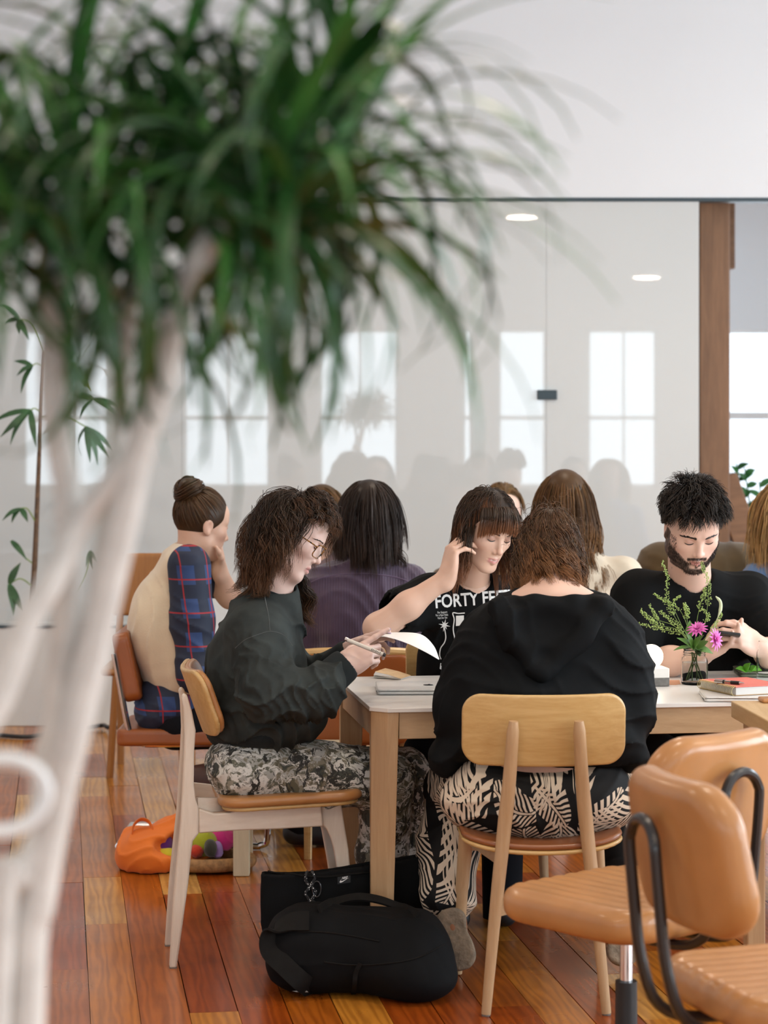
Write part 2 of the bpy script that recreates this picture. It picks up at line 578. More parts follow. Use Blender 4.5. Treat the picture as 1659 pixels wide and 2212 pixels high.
# floor: a slab with the planks in view laid one by one
def plank_mat(name, world_only):
    a = NT(name)
    vec = a.coord('World', (1, 1, 1), (0, 0, -THETA))
    if world_only:
        br = a.n('ShaderNodeTexBrick', i_Vector=a.coord('World', (1, 1, 1), (0, 0, math.pi / 2 - THETA)), i_Scale=1.0)
        br.inputs['Brick Width'].default_value = 1.4; br.inputs['Row Height'].default_value = .1265
        br.inputs['Mortar Size'].default_value = .002
        br.inputs['Color1'].default_value = (0, 0, 0, 1); br.inputs['Color2'].default_value = (1, 1, 1, 1)
        rnd = br.outputs[0]
    else:
        rnd = a.n('ShaderNodeObjectInfo').outputs['Random']
    off = a.n('ShaderNodeCombineXYZ', i_X=a.math('MULTIPLY', rnd, 37.), i_Y=a.math('MULTIPLY', rnd, 91.)).outputs[0]
    ad = a.n('ShaderNodeVectorMath', operation='ADD')
    a.t.links.new(vec, ad.inputs[0]); a.t.links.new(off, ad.inputs[1])
    sc = a.n('ShaderNodeMapping', i_Vector=ad.outputs[0], i_Scale=(26, 1.6, 1))
    rings = a.n('ShaderNodeTexWave', i_Vector=a.n('ShaderNodeMapping', i_Vector=ad.outputs[0], i_Scale=(1, .10, 1)).outputs[0], i_Scale=13., i_Distortion=9., i_Detail=2., i_Detail_Scale=1.6)
    n1 = a.noise(sc.outputs[0], 1.6, 6, .6, .6)
    n2 = a.noise(ad.outputs[0], 3.2, 3)
    base = a.ramp(rnd, [(0, (.31, .060, .005)), (.16, (.52, .20, .024)), (.32, (.38, .098, .008)), (.48, (.58, .27, .05)), (.62, (.33, .070, .005)), (.76, (.47, .155, .014)), (.90, (.60, .32, .085))], 'CONSTANT')
    grain = a.math('MULTIPLY_ADD', rings.outputs[1], .35, a.math('MULTIPLY', n1, .75))
    c = a.mix(1.0, base, a.ramp(grain, [(.25, (.66, .60, .55)), (.75, (1.12, 1.14, 1.15))]), 'MULTIPLY')
    c = a.mix(1.0, c, a.ramp(n2, [(.3, (.86, .82, .78)), (.7, (1.06, 1.08, 1.1))]), 'MULTIPLY')
    a.p(Base_Color=c, Roughness=a.ramp(a.noise(vec, 2.4, 4), [(.3, (.24,) * 3), (.7, (.40,) * 3)]), Coat_Weight=.38, Coat_Roughness=.14)
    a.b.inputs['Specular IOR Level'].default_value = .28
    a.bump(grain, .12, .0008)
    return a.m
m_plank = plank_mat('reclaimed_fir_plank', False)
m_floor = plank_mat('reclaimed_fir_floor', True)
m_gap = plain('floor_gap', (.02, .012, .008), .9)
fl = B().box((.5, 5.5, -.051), (6.0, 10.0, .025)).make('floor', m_floor, smooth=0)
tag(fl, 'glossy orange and golden reclaimed plank floor', 'floor', kind='structure')
# dark bed under the laid planks
PW = .1265
S0 = .4565 % PW
rnd = random.Random(5)
unit = B().box((0, 0, -.5), (.5, .5, .5))
u_me = None
def st2w(s, t, z=0.):
    return TU * s + TV * t + V(0, 0, z)
def seen(s, t):
    p = st2w(s, t)
    if p[1] < 4.6 or p[1] > 12.4: return False
    x = CX + FPX * p[0] / p[1]
    return -150 < x < 1800
n_plank = 0
for k in range(-30, 60):
    s0 = S0 + k * PW
    sc = s0 + PW / 2
    t = 3.6 + rnd.uniform(0, 1.2)
    while t < 13.0:
        L = rnd.choice([.55, .8, 1.1, 1.5, 1.9, 2.3]) * rnd.uniform(.85, 1.15)
        t1 = t + L
        if any(seen(sc, t + L * q / 6) for q in range(7)):
            if u_me is None:
                po = unit.make('plank', m_plank, fl, smooth=0, world=False)
                u_me = po.data
            else:
                po = bpy.data.objects.new('plank', u_me); COL.objects.link(po); po.parent = fl
            c = st2w(sc, t + L / 2)
            po.location = (c[0], c[1], rnd.uniform(-.0012, 0))
            po.rotation_euler = (0, 0, THETA)
            gap = .0016 if rnd.random() < .75 else .0045
            po.scale = (PW - gap, L - .0016, .022)
            n_plank += 1
        t = t1
for k in (0,):
    pass
FX0, FX1 = -5.5, RIGHT_X
# partition straight ahead: white header over glossy white glass panels, opening at the right
GY = 12.0
gx = lambda px: (px - CX) * GY / FPX
wf = B().box(((FX0 + FX1) / 2, GY + .06, (2.758 + CEIL_Z) / 2), ((FX1 - FX0) / 2, .06, (CEIL_Z - 2.758) / 2)).make('wall_front', m_white, smooth=0)
tag(wf, 'white wall above the glass partition', 'wall', kind='structure')
tr = B().box(((FX0 + FX1) / 2, GY + .045, 2.7475), ((FX1 - FX0) / 2, .05, .0105)).make('trim_1', m_dark, smooth=0, bevel=.002)
tag(tr, 'thin dark metal channel along the top of the glass', 'trim', kind='structure')
joints = [FX0, gx(-330), gx(393), gx(1180), gx(1510)]
glassroot = thing('wall_glass', (0, GY, 0), 'white glossy glass partition mirroring the windows', 'wall')
tag(glassroot, kind='structure')
for a_, b_ in zip(joints[:-1], joints[1:]):
    B().box(((a_ + b_) / 2, GY + .012, 1.372), ((b_ - a_) / 2 - .0006, .010, 1.364)).make('glass_panel', m_glasswall, glassroot, smooth=0)
    B().box(((a_ + b_) / 2, GY + .07, 1.372), ((b_ - a_) / 2, .03, 1.364)).make('backing_panel', m_warmwhite, glassroot, smooth=0)
c = P(1182, 853, GY - .012)
lk = B().box(c, (.053, .012, .026)).make('lock_plate', m_dark, glassroot, smooth=0, bevel=.003)
lk['label'] = 'small dark rectangular door lock on the glass'
# side and rear walls with window openings
def wall_with_openings(name, label, along, fixed, lo, hi, z1, holes, zs, m, th=.14):
    """wall in the plane x=fixed or y=fixed with rectangular openings [(centre, width)]"""
    b = B()
    def seg(a0, a1, b0, b1):
        if a1 - a0 < 1e-4: return
        if along == 'x': b.box(((a0 + a1) / 2, fixed, (b0 + b1) / 2), ((a1 - a0) / 2, th / 2, (b1 - b0) / 2))
        else: b.box((fixed, (a0 + a1) / 2, (b0 + b1) / 2), (th / 2, (a1 - a0) / 2, (b1 - b0) / 2))
    cur = lo
    for (cc, w) in sorted(holes):
        seg(cur, cc - w / 2, 0, z1)
        seg(cc - w / 2, cc + w / 2, 0, zs[0]); seg(cc - w / 2, cc + w / 2, zs[1], z1)
        cur = cc + w / 2
    seg(cur, hi, 0, z1)
    o = b.make(name, m, smooth=0)
    return tag(o, label, 'wall', kind='structure')
wall_with_openings('wall_rear', 'white wall of windows facing the glass partition', 'x', REAR_Y, FX0, FX1, CEIL_Z, WIN_REAR, (.78, 2.78), m_white)
wall_with_openings('wall_right', 'white side wall with tall windows', 'y', RIGHT_X + .07, REAR_Y, 15.0, CEIL_Z, [(w, 1.9) for w in WIN_RIGHT] + [(13.2, 1.6)], (.7, 3.3), m_white)
o = B().box((FX0 - .06, 5.5, CEIL_Z / 2), (.06, 9.5, CEIL_Z / 2)).make('wall_left', m_white, smooth=0)
tag(o, 'plain white side wall', 'wall', kind='structure')
o = B().box((.4, 5.5, CEIL_Z + .05), (6.2, 9.7, .05)).make('ceiling', m_ceiling, smooth=0)
tag(o, 'white painted ceiling', 'ceiling', kind='structure')
# window joinery seen in the reflections
wi = 1
for (wx, ww) in WIN_REAR:
    b = B()
    y = REAR_Y - .02
    for sx in (-1, 1): b.box((wx + sx * (ww / 2 - .02), y, 1.78), (.02, .03, 1.0))
    for z in (.80, 1.66, 2.76): b.box((wx, y, z), (ww / 2, .03, .022))
    if ww > .8: b.box((wx + .02, y, 1.78), (.012, .025, 1.0))
    o = b.make('window_%d' % wi, m_frame, smooth=0)
    tag(o, 'white window frame in the rear wall', 'window', 'rear windows', kind='structure')
    wi += 1
for wy in WIN_RIGHT + [13.2]:
    b = B()
    x = RIGHT_X + .05; hw = .95 if wy < 12 else .8
    for sy in (-1, 0, 1): b.box((x, wy + sy * (hw - .02), 2.0), (.03, .02, 1.3))
    for z in (.72, 2.0, 3.28): b.box((x, wy, z), (.03, hw, .022))
    o = b.make('window_%d' % wi, m_frame, smooth=0)
    tag(o, 'tall white window frame in the side wall', 'window', 'side windows', kind='structure')
    wi += 1
# alcove beyond the opening at the right: end wall with a window, timber post and header
AY = 15.0
ax_ = lambda px, D: (px - CX) * D / FPX
az_ = lambda py, D: CAMZ - (py - HY) * D / FPX
hole_l, hole_r = ax_(1552, AY), ax_(1552, AY) + 1.5
b = B()
hx0, hx1 = gx(1510), RIGHT_X
zt, zb = az_(712, AY), .7
b.box(((hx0 - .4 + hole_l) / 2, AY + .07, CEIL_Z / 2), ((hole_l - hx0 + .4) / 2, .07, CEIL_Z / 2))
b.box(((hx1 + hole_r) / 2, AY + .07, CEIL_Z / 2), ((hx1 - hole_r) / 2, .07, CEIL_Z / 2))
b.box(((hole_l + hole_r) / 2, AY + .07, (zt + CEIL_Z) / 2), ((hole_r - hole_l) / 2, .07, (CEIL_Z - zt) / 2))
b.box(((hole_l + hole_r) / 2, AY + .07, zb / 2), ((hole_r - hole_l) / 2, .07, zb / 2))
o = b.make('wall_back', m_white, smooth=0)
tag(o, 'white end wall with a bright window behind the timber post', 'wall', kind='structure')
area_light('daylight_alcove', ((hole_l + hole_r) / 2, AY + .2, (zt + zb) / 2), (-math.pi / 2, 0, 0), 1.5, zt - zb, 16, DAY)
b = B()
for q in (0, .5, 1): b.box((hole_l + (hole_r - hole_l) * q, AY + .06, (zt + zb) / 2), (.022, .03, (zt - zb) / 2))
for z in (zb, az_(898, AY), zt): b.box(((hole_l + hole_r) / 2, AY + .06, z), ((hole_r - hole_l) / 2, .03, .022))
o = b.make('window_%d' % wi, m_frame, smooth=0); tag(o, 'white framed bright window behind the timber post', 'window', kind='structure'); wi += 1
o = B().box((FX0 / 2 + gx(1510) / 2 - .1, 13.4, 2.0), (abs(FX0 - gx(1510)) / 2 - .2, .05, 2.0)).make('wall_room', m_white, smooth=0)
tag(o, 'white wall closing the space behind the glass', 'wall', kind='structure')
PY = 12.35
post = thing('timber_post', (ax_(1543, PY), PY, 0), 'square brown timber post at the end of the glass partition', 'post')
hw = (ax_(1577, PY) - ax_(1511, PY)) / 2
B().box((ax_(1544, PY), PY + hw, CEIL_Z / 2), (hw, hw, CEIL_Z / 2)).make('shaft', m_timber, post, smooth=0, bevel=.008)
p0 = P(1560, 1030, PY + hw); p1 = P(1668, 1330, PY + hw)
d = nrm(p1 - p0); side = V(0, 1, 0); w = np.cross(d, side)
B().box((p0 + p1) / 2, (np.linalg.norm(p1 - p0) / 2, hw * .8, .075), (d, side, w)).make('brace', m_timber_x, post, smooth=0, bevel=.006)
o = B().box((ax_(1640, 13.6) , 13.65, az_(509, 13.6)), (ax_(1617, 13.6) - ax_(1640, 13.6) + .27, .1, (az_(436, 13.6) - az_(582, 13.6)) / 2)).make('beam_end', m_timber_x, smooth=0, bevel=.006)
o.location.x -= .36
tag(o, 'short end of a brown timber beam beside the post', 'beam', kind='structure')
# lamps under the ceiling
m_lampshade = plain('lamp_white_metal', (.7, .7, .69), .4)
e = NT('lamp_diffuser'); e.p(Base_Color=(.9, .9, .88), Emission_Color=(1.0, .86, .68), Emission_Strength=8.0)
m_diff = e.m
for i, (lx, ly, lz) in enumerate(LAMPS):
    t = thing('ceiling_lamp', (lx, ly, lz), 'round white pendant lamp over the room, seen only as a mirrored glint', 'lamp', group='round pendant lamps')
    B().lathe((lx, ly, lz), [(.17, 0), (.175, .012), (.15, .05), (.05, .075), (.012, .085)], 24).make('lamp_shade', m_lampshade, t)
    B().lathe((lx, ly, lz), [(.0, .001), (.165, .001), (.165, .006), (0, .006)], 24).make('diffuser', m_diff, t)
    B().tube([(lx, ly, lz + .08), (lx, ly, CEIL_Z)], .006, 6).make('rod', m_lampshade, t)
# ================================================================== furniture
m_laminate = plain('white_laminate', (.80, .79, .76), .35, var=.02, vscale=3)
m_beech = wood('pale_beech', (.44, .29, .155), (.56, .385, .225), .45, 'x', 1.0)
m_beech_z = wood('pale_beech_upright', (.42, .255, .125), (.54, .355, .195), .42, 'z', 1.0)
m_bleached = wood('bleached_beech', (.62, .52, .42), (.74, .65, .55), .5, 'x', .8)
m_bleached_z = wood('bleached_beech_upright', (.62, .52, .42), (.74, .65, .55), .5, 'z', .8)
m_ply = wood('honey_plywood', (.50, .30, .10), (.63, .42, .18), .38, 'x', 1.3, .2)
m_plyedge = wood('plywood_edge', (.22, .10, .04), (.62, .40, .18), .45, 'x', 1.0)
m_tan = plain('tan_leather', (.44, .205, .070), .34, var=.10, vscale=9, bscale=160, bstr=.10, bdist=.0006, coat=.15)
m_tan_dark = plain('cognac_leather', (.30, .085, .018), .38, var=.12, vscale=9, bscale=140, bstr=.12, bdist=.0006, coat=.1)
m_seat_brown = plain('brown_seat_leather', (.26, .085, .025), .33, var=.1, vscale=8, coat=.2)
m_chrome = plain('chrome', (.75, .75, .76), .12, 1.0, var=.02)
m_black_metal = plain('black_painted_metal', (.012, .013, .015), .28, var=.05, coat=.3)
m_black_plastic = plain('black_plastic', (.015, .016, .018), .45)
m_glide = plain('grey_foot_glide', (.16, .14, .12), .6)

def panel_fn(c, R, hw, hh, rc, th, curve=0., rd=.006, zc=0., taper=0.):
    """rounded rectangle bent about its upright axis; R columns = width, normal, height"""
    c = np.asarray(c, float).astype(np.float32); R = np.asarray(R).astype(np.float32)
    def f(p):
        q = (p - c) @ R
        w = hw * (1 + taper * q[:, 2] / hh)
        ax = np.abs(q[:, 0]) - (w - rc); az = np.abs(q[:, 2] - zc * q[:, 0] ** 2) - (hh - rc)
        d2 = np.hypot(np.maximum(ax, 0), np.maximum(az, 0)) + np.minimum(np.maximum(ax, az), 0) - rc
        y = np.abs(q[:, 1] - curve * q[:, 0] ** 2) - th / 2
        a, b = d2 + rd, y + rd
        return np.hypot(np.maximum(a, 0), np.maximum(b, 0)) + np.minimum(np.maximum(a, b), 0) - rd
    m = np.abs(R) @ np.array([hw * 1.15, th / 2 + abs(curve) * hw * hw, hh * 1.1])
    return f, c - m, c + m
def panel(name, c, R, hw, hh, rc, th, curve, rd, cell, material, parent, zc=0., taper=0.):
    f, lo, hi = panel_fn(c, R, hw, hh, rc, th, curve, rd, zc, taper)
    S = SDF().fn(f, lo, hi)
    return sdf_obj(name, S, cell, material, parent)

# ---- white table
TZ = .73
q1, q2 = on_z(797.6, 1526.7, TZ), on_z(838, 1530.5, TZ)
q0 = on_z(734.4, 1469.7, TZ)
ts0 = (np.dot(q1, TU) + np.dot(q0, TU)) / 2
tt0 = np.dot(q2, TV)
ch_s = np.dot(q2, TU) - ts0; ch_t = np.dot(q1, TV) - tt0
tt1 = tt0 + .80; ts1 = ts0 + 2.0
table = thing('work_table', st2w((ts0 + ts1) / 2, (tt0 + tt1) / 2), 'long white topped work table with beech legs', 'table')
corner = [(ts0, tt0 + ch_t), (ts0 + ch_s, tt0), (ts1 - ch_s, tt0), (ts1, tt0 + ch_t), (ts1, tt1 - ch_t), (ts1 - ch_s, tt1), (ts0 + ch_s, tt1), (ts0, tt1 - ch_t)]
B().prism([st2w(a, b_, TZ - .012) for a, b_ in corner], (0, 0, .012)).make('table_top', m_laminate, table, smooth=0, bevel=.0012)
for (cs, ct, sx, sy) in ((ts0, tt0, 1, 1), (ts1, tt0, -1, 1), (ts1, tt1, -1, -1), (ts0, tt1, 1, -1)):
    g_ = .004
    top = [(g_, ch_t), (ch_s, g_), (ch_s + .032, g_), (ch_s + .032, ch_t + .03), (g_, ch_t + .03)]
    bot = [(g_, ch_t * .95), (ch_s * .95, g_), (ch_s + .012, g_), (ch_s + .012, ch_t + .012), (g_, ch_t + .012)]
    top = [st2w(cs + sx * a, ct + sy * b_, TZ - .012) for a, b_ in top]
    bot = [st2w(cs + sx * a, ct + sy * b_, 0.) for a, b_ in bot]
    B().prism(bot, np.array(top) - np.array(bot)).make('leg', m_beech_z, table, smooth=0, bevel=.002)
AX = (TU, TV, UP)
for ct in (tt0 + .022, tt1 - .022):
    B().box(st2w((ts0 + ts1) / 2, ct, TZ - .012 - .038), ((ts1 - ts0) / 2 - ch_s - .033, .011, .037), AX).make('apron', m_beech, table, smooth=0, bevel=.0015)
for cs in (ts0 + .022, ts1 - .022):
    B().box(st2w(cs, (tt0 + tt1) / 2, TZ - .012 - .038), (.011, (tt1 - tt0) / 2 - ch_t - .031, .037), AX).make('apron', m_beech, table, smooth=0, bevel=.0015)

# ---- wooden side table at the right edge
WZ = .79
w0 = on_z(1579, 1514, WZ); w1 = on_z(1659, 1557, WZ)
wd = nrm(w1 - w0); wr = np.cross(wd, UP) * -1
if wr[0] < 0: wr = -wr
wt = thing('oak_table', w0 + wr * .4 + wd * .4 - V(0, 0, WZ), 'pale oak table with a thick top in front of the white table', 'table')
cwt = w0 + wr * .42 + wd * .42
m_oak = wood('pale_oak', (.52, .33, .14), (.66, .46, .24), .45, 'y', .8)
B().box(cwt + V(0, 0, -.0215), (.42, .42, .0215), (wr, wd, UP)).make('table_top', m_oak, wt, smooth=0, bevel=.003)
for a in (-1, 1):
    for b_ in (-1, 1):
        B().box(cwt + wr * .37 * a + wd * .37 * b_ + V(0, 0, -.043 - (WZ - .043) / 2), (.024, .024, (WZ - .043) / 2), (wr, wd, UP)).make('leg', m_beech_z, wt, smooth=0, bevel=.004)
B().box(cwt + V(0, 0, -.075), (.34, .34, .03), (wr, wd, UP)).make('apron', m_tan_dark, wt, smooth=0)
S = SDF().box(w0 + wr * .16 + wd * .03 + V(0, 0, .006), (.09, .03, .006), np.stack([wr, -wd, UP], 1), .005)
pc = sdf_obj('leather_case', S, .003, m_tan, None)
tag(pc, 'flat tan leather case lying on the oak table', 'case')

# ---- side chair of the woman at the left (seen in profile, facing right)
def c5(x, y): return (340 + x / 2.676, 1440 + y / 2.676)
foot = P(374, 2092, 7200 / 1162.)
lc = thing('dining_chair', foot + TU * .2 + TV * .15 - V(0, 0, foot[2]), 'bleached beech dining chair with tan leather pads under the woman in camouflage trousers', 'chair')
def tr5(pts, off=0.):
    out = []
    for (x, y) in pts:
        px, py = c5(x, y)
        q = on_plane(px, py, foot, TV)
        if y >= 1740: q[2] = 0.0
        out.append(q)
    return out
rear_leg = [(70, 1745), (92, 1350), (110, 1150), (135, 900), (150, 600), (158, 400), (150, 240), (140, 180), (150, 155), (172, 165), (200, 260), (222, 370), (214, 480), (211, 680), (222, 770), (240, 822), (240, 965), (206, 1010), (196, 1080), (180, 1250), (112, 1745)]
side_rail = [(240, 822), (330, 852), (420, 846), (480, 820), (700, 800), (945, 782), (958, 925), (700, 940), (430, 950), (240, 965)]
front_leg = [(945, 782), (1065, 765), (1085, 900), (1112, 1065), (1150, 1500), (1165, 1745), (1125, 1745), (1060, 1250), (1026, 1060), (1008, 1000), (985, 950), (958, 925)]
for s_, d0, d1 in ((0, 0., 0.), (1, .27, .15)):
    pts = tr5(rear_leg)
    base = [q + TV * (d0 + (d1 - d0) * q[2] / .78) for q in pts]
    B().prism(base, TV * .030).make('leg', m_bleached_z, lc, smooth=40, bevel=.006, seg=3)
    B().prism([q + TV * (.001 + (.30 if s_ else 0) ) for q in tr5(side_rail)], TV * .028).make('side_rail', m_bleached, lc, smooth=40, bevel=.004)
    B().prism([q + TV * (.025 + (.28 if s_ else 0)) for q in tr5(front_leg)], TV * .030).make('leg', m_bleached_z, lc, smooth=40, bevel=.005, seg=3)
    B().prism([q - V(0, 0, .002) + TV * (d0 if s_ else 0) for q in tr5([(70, 1745), (112, 1745), (112, 1738), (70, 1738)])], TV * .03).make('foot_glide', m_glide, lc, smooth=0)
z_s = on_plane(*c5(480, 810), foot, TV)[2]
ra = on_plane(*c5(232, 800), foot, TV)
path = [ra + TV * .03, ra + TU * .07 + TV * .06 - V(0, 0, .006), ra + TU * .10 + TV * .165 - V(0, 0, .008), ra + TU * .07 + TV * .27 - V(0, 0, .006), ra + TV * .30]
gr = [[q + V(0, 0, h) for h in (-.022, 0, .016)] for q in smooth_path(path, 8)]
B().sheet(gr, .016).make('rear_rail', m_bleached, lc, smooth=40)
sa, sb = on_plane(*c5(352, 770), foot, TV), on_plane(*c5(1195, 735), foot, TV)
scn = (sa + sb) / 2 + TV * .165; scn[2] = .462
ang = math.atan2(sb[2] - sa[2], np.dot(sb - sa, TU))
f_ = nrm(TU * math.cos(.04) + UP * math.sin(.04)); R_ = np.stack([f_, TV, np.cross(f_, TV)], 1)
hl = np.linalg.norm(sb - sa) / 2
def seat_fn(c, R, hl, hw, th, rc, dish, rd):
    c = np.asarray(c).astype(np.float32); R = R.astype(np.float32)
    def f(p):
        q = (p - c) @ R
        a = np.abs(q[:, 0]) - (hl - rc); b_ = np.abs(q[:, 1]) - (hw - rc)
        d2 = np.hypot(np.maximum(a, 0), np.maximum(b_, 0)) + np.minimum(np.maximum(a, b_), 0) - rc
        z = np.abs(q[:, 2] - dish * q[:, 1] ** 2) - th / 2
        a, b_ = d2 + rd, z + rd
        return np.hypot(np.maximum(a, 0), np.maximum(b_, 0)) + np.minimum(np.maximum(a, b_), 0) - rd
    m = np.abs(R) @ np.array([hl, hw, th / 2 + abs(dish) * hw * hw])
    return f, c - m, c + m
f, lo, hi = seat_fn(scn - V(0, 0, .014), R_, hl - .012, .20, .012, .07, .0, .004)
sdf_obj('seat_shell', SDF().fn(f, lo, hi), .004, m_ply, lc)
f, lo, hi = seat_fn(scn + V(0, 0, .006), R_, hl, .21, .030, .075, .0, .013)
sdf_obj('seat_pad', SDF().fn(f, lo, hi), .005, m_tan, lc)
# back: plywood shell behind, leather pad in front
bt, bb = on_plane(*c5(170, 60), foot, TV), on_plane(*c5(290, 395), foot, TV)
hdir = nrm(bt - bb + TV * 0); ndir = np.cross(TV, hdir); ndir = ndir if np.dot(ndir, TU) > 0 else -ndir
Rb = np.stack([TV, ndir, hdir], 1)
cb = (bt + bb) / 2 + TV * .16
hh = np.linalg.norm(bt - bb) / 2 + .012
panel('backrest', cb, Rb, .205, hh, .055, .014, .9, .004, .004, m_ply, lc)
panel('back_pad', cb + ndir * .013, Rb, .203, hh - .004, .055, .022, .9, .010, .005, m_tan, lc)

# ---- wooden chair with round tapered legs (seen from behind under the woman in the hoodie)
def wood_chair(loc, ang, label):
    t = thing('dining_chair', loc, label, 'chair', ang)
    kw = dict(world=False)
    hx, rx, ty = .155, .068, .10
    for sx in (-1, 1):
        pts = smooth_path([(sx * hx, 0, .004), (sx * .131, .012, .25), (sx * .108, .02, .46), (sx * .094, .012, .60), (sx * .084, -.002, .755)], 6)
        rs = np.interp(np.linspace(0, 1, len(pts)), [0, .35, .6, .97, 1], [.0125, .0175, .0190, .0160, .012])
        B().tube(pts, list(rs), 14).make('leg', m_beech_z, t, **kw)
        B().tube([(sx * hx, 0, 0), (sx * hx, 0, .007)], .0115, 12).make('foot_glide', m_glide, t, **kw)
        pts = [(sx * .20, .43, .004), (sx * .19, .415, .24), (sx * .178, .40, .40)]
        B().tube(pts, [.012, .018, .021], 14).make('leg', m_beech_z, t, **kw)
        B().tube([(sx * .112, .02, .392), (sx * .178, .405, .385)], .017, 10, flat=((0, 0, 1), .6)).make('side_rail', m_beech, t, **kw)
    n = 13
    gr = []
    for i in range(n):
        u = -1 + 2 * i / (n - 1)
        h = .0145 + .012 * abs(u) ** 2.5
        gr.append([(u * .128, .012 + .012 * (1 - u * u), .278 + z) for z in (-h, 0, h)])
    B().sheet(gr, .018).make('stretcher', m_beech, t, **kw)
    B().box((0, .405, .372), (.175, .010, .024)).make('front_rail', m_beech, t, smooth=0, bevel=.003, **kw)
    def local(o): return o
    R = np.stack([V(1, 0, 0), V(0, 1, 0), UP], 1)
    Rs = np.stack([V(0, 1, 0), V(1, 0, 0), UP], 1)
    f, lo, hi = seat_fn(V(0, .235, .410), Rs, .215, .212, .011, .10, .55, .003)
    v_, q_ = SDF().fn(f, lo, hi).mesh(.004); mesh_np('seat_shell', v_, q_, m_ply, t, world=False)
    f, lo, hi = seat_fn(V(0, .24, .423), Rs, .213, .212, .017, .10, .55, .008)
    v_, q_ = SDF().fn(f, lo, hi).mesh(.005); mesh_np('seat_pad', v_, q_, m_seat_brown, t, world=False)
    hd = nrm((0, -.10, 1)); nd = np.cross(V(1, 0, 0), hd); nd = nd if nd[1] > 0 else -nd
    Rb = np.stack([V(1, 0, 0), nd, hd], 1)
    f, lo, hi = panel_fn(V(0, .032, .725), Rb, .213, .094, .052, .013, .75, .004)
    v_, q_ = SDF().fn(f, lo, hi).mesh(.0035); mesh_np('backrest', v_, q_, m_ply, t, world=False)
    return t
fl_, fr_ = P(1048, 2193, 7200 / 1263.), P(1312, 2193, 7200 / 1263.)
cB = (fl_ + fr_) / 2; cB[2] = 0
front_chair = wood_chair(cB, .03, 'honey plywood chair with round legs under the woman in the black hoodie')

# ---- tan office chairs
def office_chair(seat_c, fdir, zs, label):
    a = math.atan2(-fdir[0], fdir[1])
    t = thing('office_chair', (seat_c[0], seat_c[1], 0), label, 'chair', a)
    Rs = np.stack([V(0, 1, 0), V(1, 0, 0), UP], 1)
    f, lo, hi = seat_fn(V(0, 0, zs - .038), Rs, .222, .230, .076, .10, .0, .032)
    base = f
    def f2(p):
        d = base(p)
        top = np.clip((p[:, 2] - (zs - .03)) / .03, 0, 1)
        pl = np.abs(np.sin(p[:, 0] * 6.283 / .085 + .3 * np.sin(p[:, 1] * 14)))
        return d - .0035 * top * (pl - .6) + .10 * np.maximum(p[:, 1] - .10, 0) ** 2 * 3
    v_, q_ = SDF().fn(f2, lo, hi).mesh(.006); mesh_np('seat', v_, q_, m_tan, t, world=False)
    hd = nrm((0, -.16, 1)); nd = np.cross(V(1, 0, 0), hd); nd = nd if nd[1] > 0 else -nd
    Rb = np.stack([V(1, 0, 0), nd, hd], 1)
    cb = V(0, -.268, zs + .235)
    f, lo, hi = panel_fn(cb, Rb, .200, .140, .085, .066, .8, .030, taper=-.06)
    v_, q_ = SDF().fn(f, lo, hi).mesh(.006); mesh_np('backrest', v_, q_, m_tan, t, world=False)
    hp = []
    for k in range(9):
        an = math.pi * k / 8
        hp.append((.056 * math.cos(an), -.338, zs + .24 + .056 * math.sin(an)))
    path = smooth_path([(.056, .05, zs - .085), (.056, -.18, zs - .09), (.056, -.278, zs - .06), (.056, -.315, zs + .03), (.056, -.329, zs + .14)] + hp + [(-.056, -.329, zs + .14), (-.056, -.315, zs + .03), (-.056, -.278, zs - .06), (-.056, -.18, zs - .09), (-.056, .05, zs - .085)], 4)
    B().tube(path, .0112, 10).make('back_support', m_black_metal, t, world=False)
    B().box((0, .02, zs - .09), (.09, .11, .012)).make('mount_plate', m_black_metal, t, bevel=.004, world=False)
    B().lathe((0, 0, 0), [(.0, .25), (.0145, .25), (.0145, zs - .08), (0, zs - .08)], 20).make('gas_lift', m_chrome, t, world=False)
    B().lathe((0, 0, 0), [(.0, .08), (.026, .08), (.0245, .262), (.0, .262)], 20).make('column', m_black_plastic, t, world=False)
    b = B()
    for k in range(5):
        an = 2 * math.pi * k / 5 + .3
        d = V(math.cos(an), math.sin(an), 0)
        b.tube([d * .02 + V(0, 0, .10), d * .15 + V(0, 0, .088), d * .28 + V(0, 0, .07)], [.022, .018, .013], 8)
    b.make('star_base', m_black_plastic, t, world=False)
    for k in range(5):
        an = 2 * math.pi * k / 5 + .3
        d = V(math.cos(an), math.sin(an), 0); n_ = np.cross(d, UP)
        B().tube([d * .28 + V(0, 0, .028) - n_ * .02, d * .28 + V(0, 0, .028) + n_ * .02], .028, 14).make('caster', m_black_plastic, t, world=False)
    return t
office_chair((.545, 5.0), nrm((-.65, .76, 0)), .475, 'tan leather office chair with an empty seat, behind the hoodie woman')
office_chair((.790, 4.135), nrm((.95, .31, 0)), .500, 'tan leather office chair nearest the camera, turned away to the right')

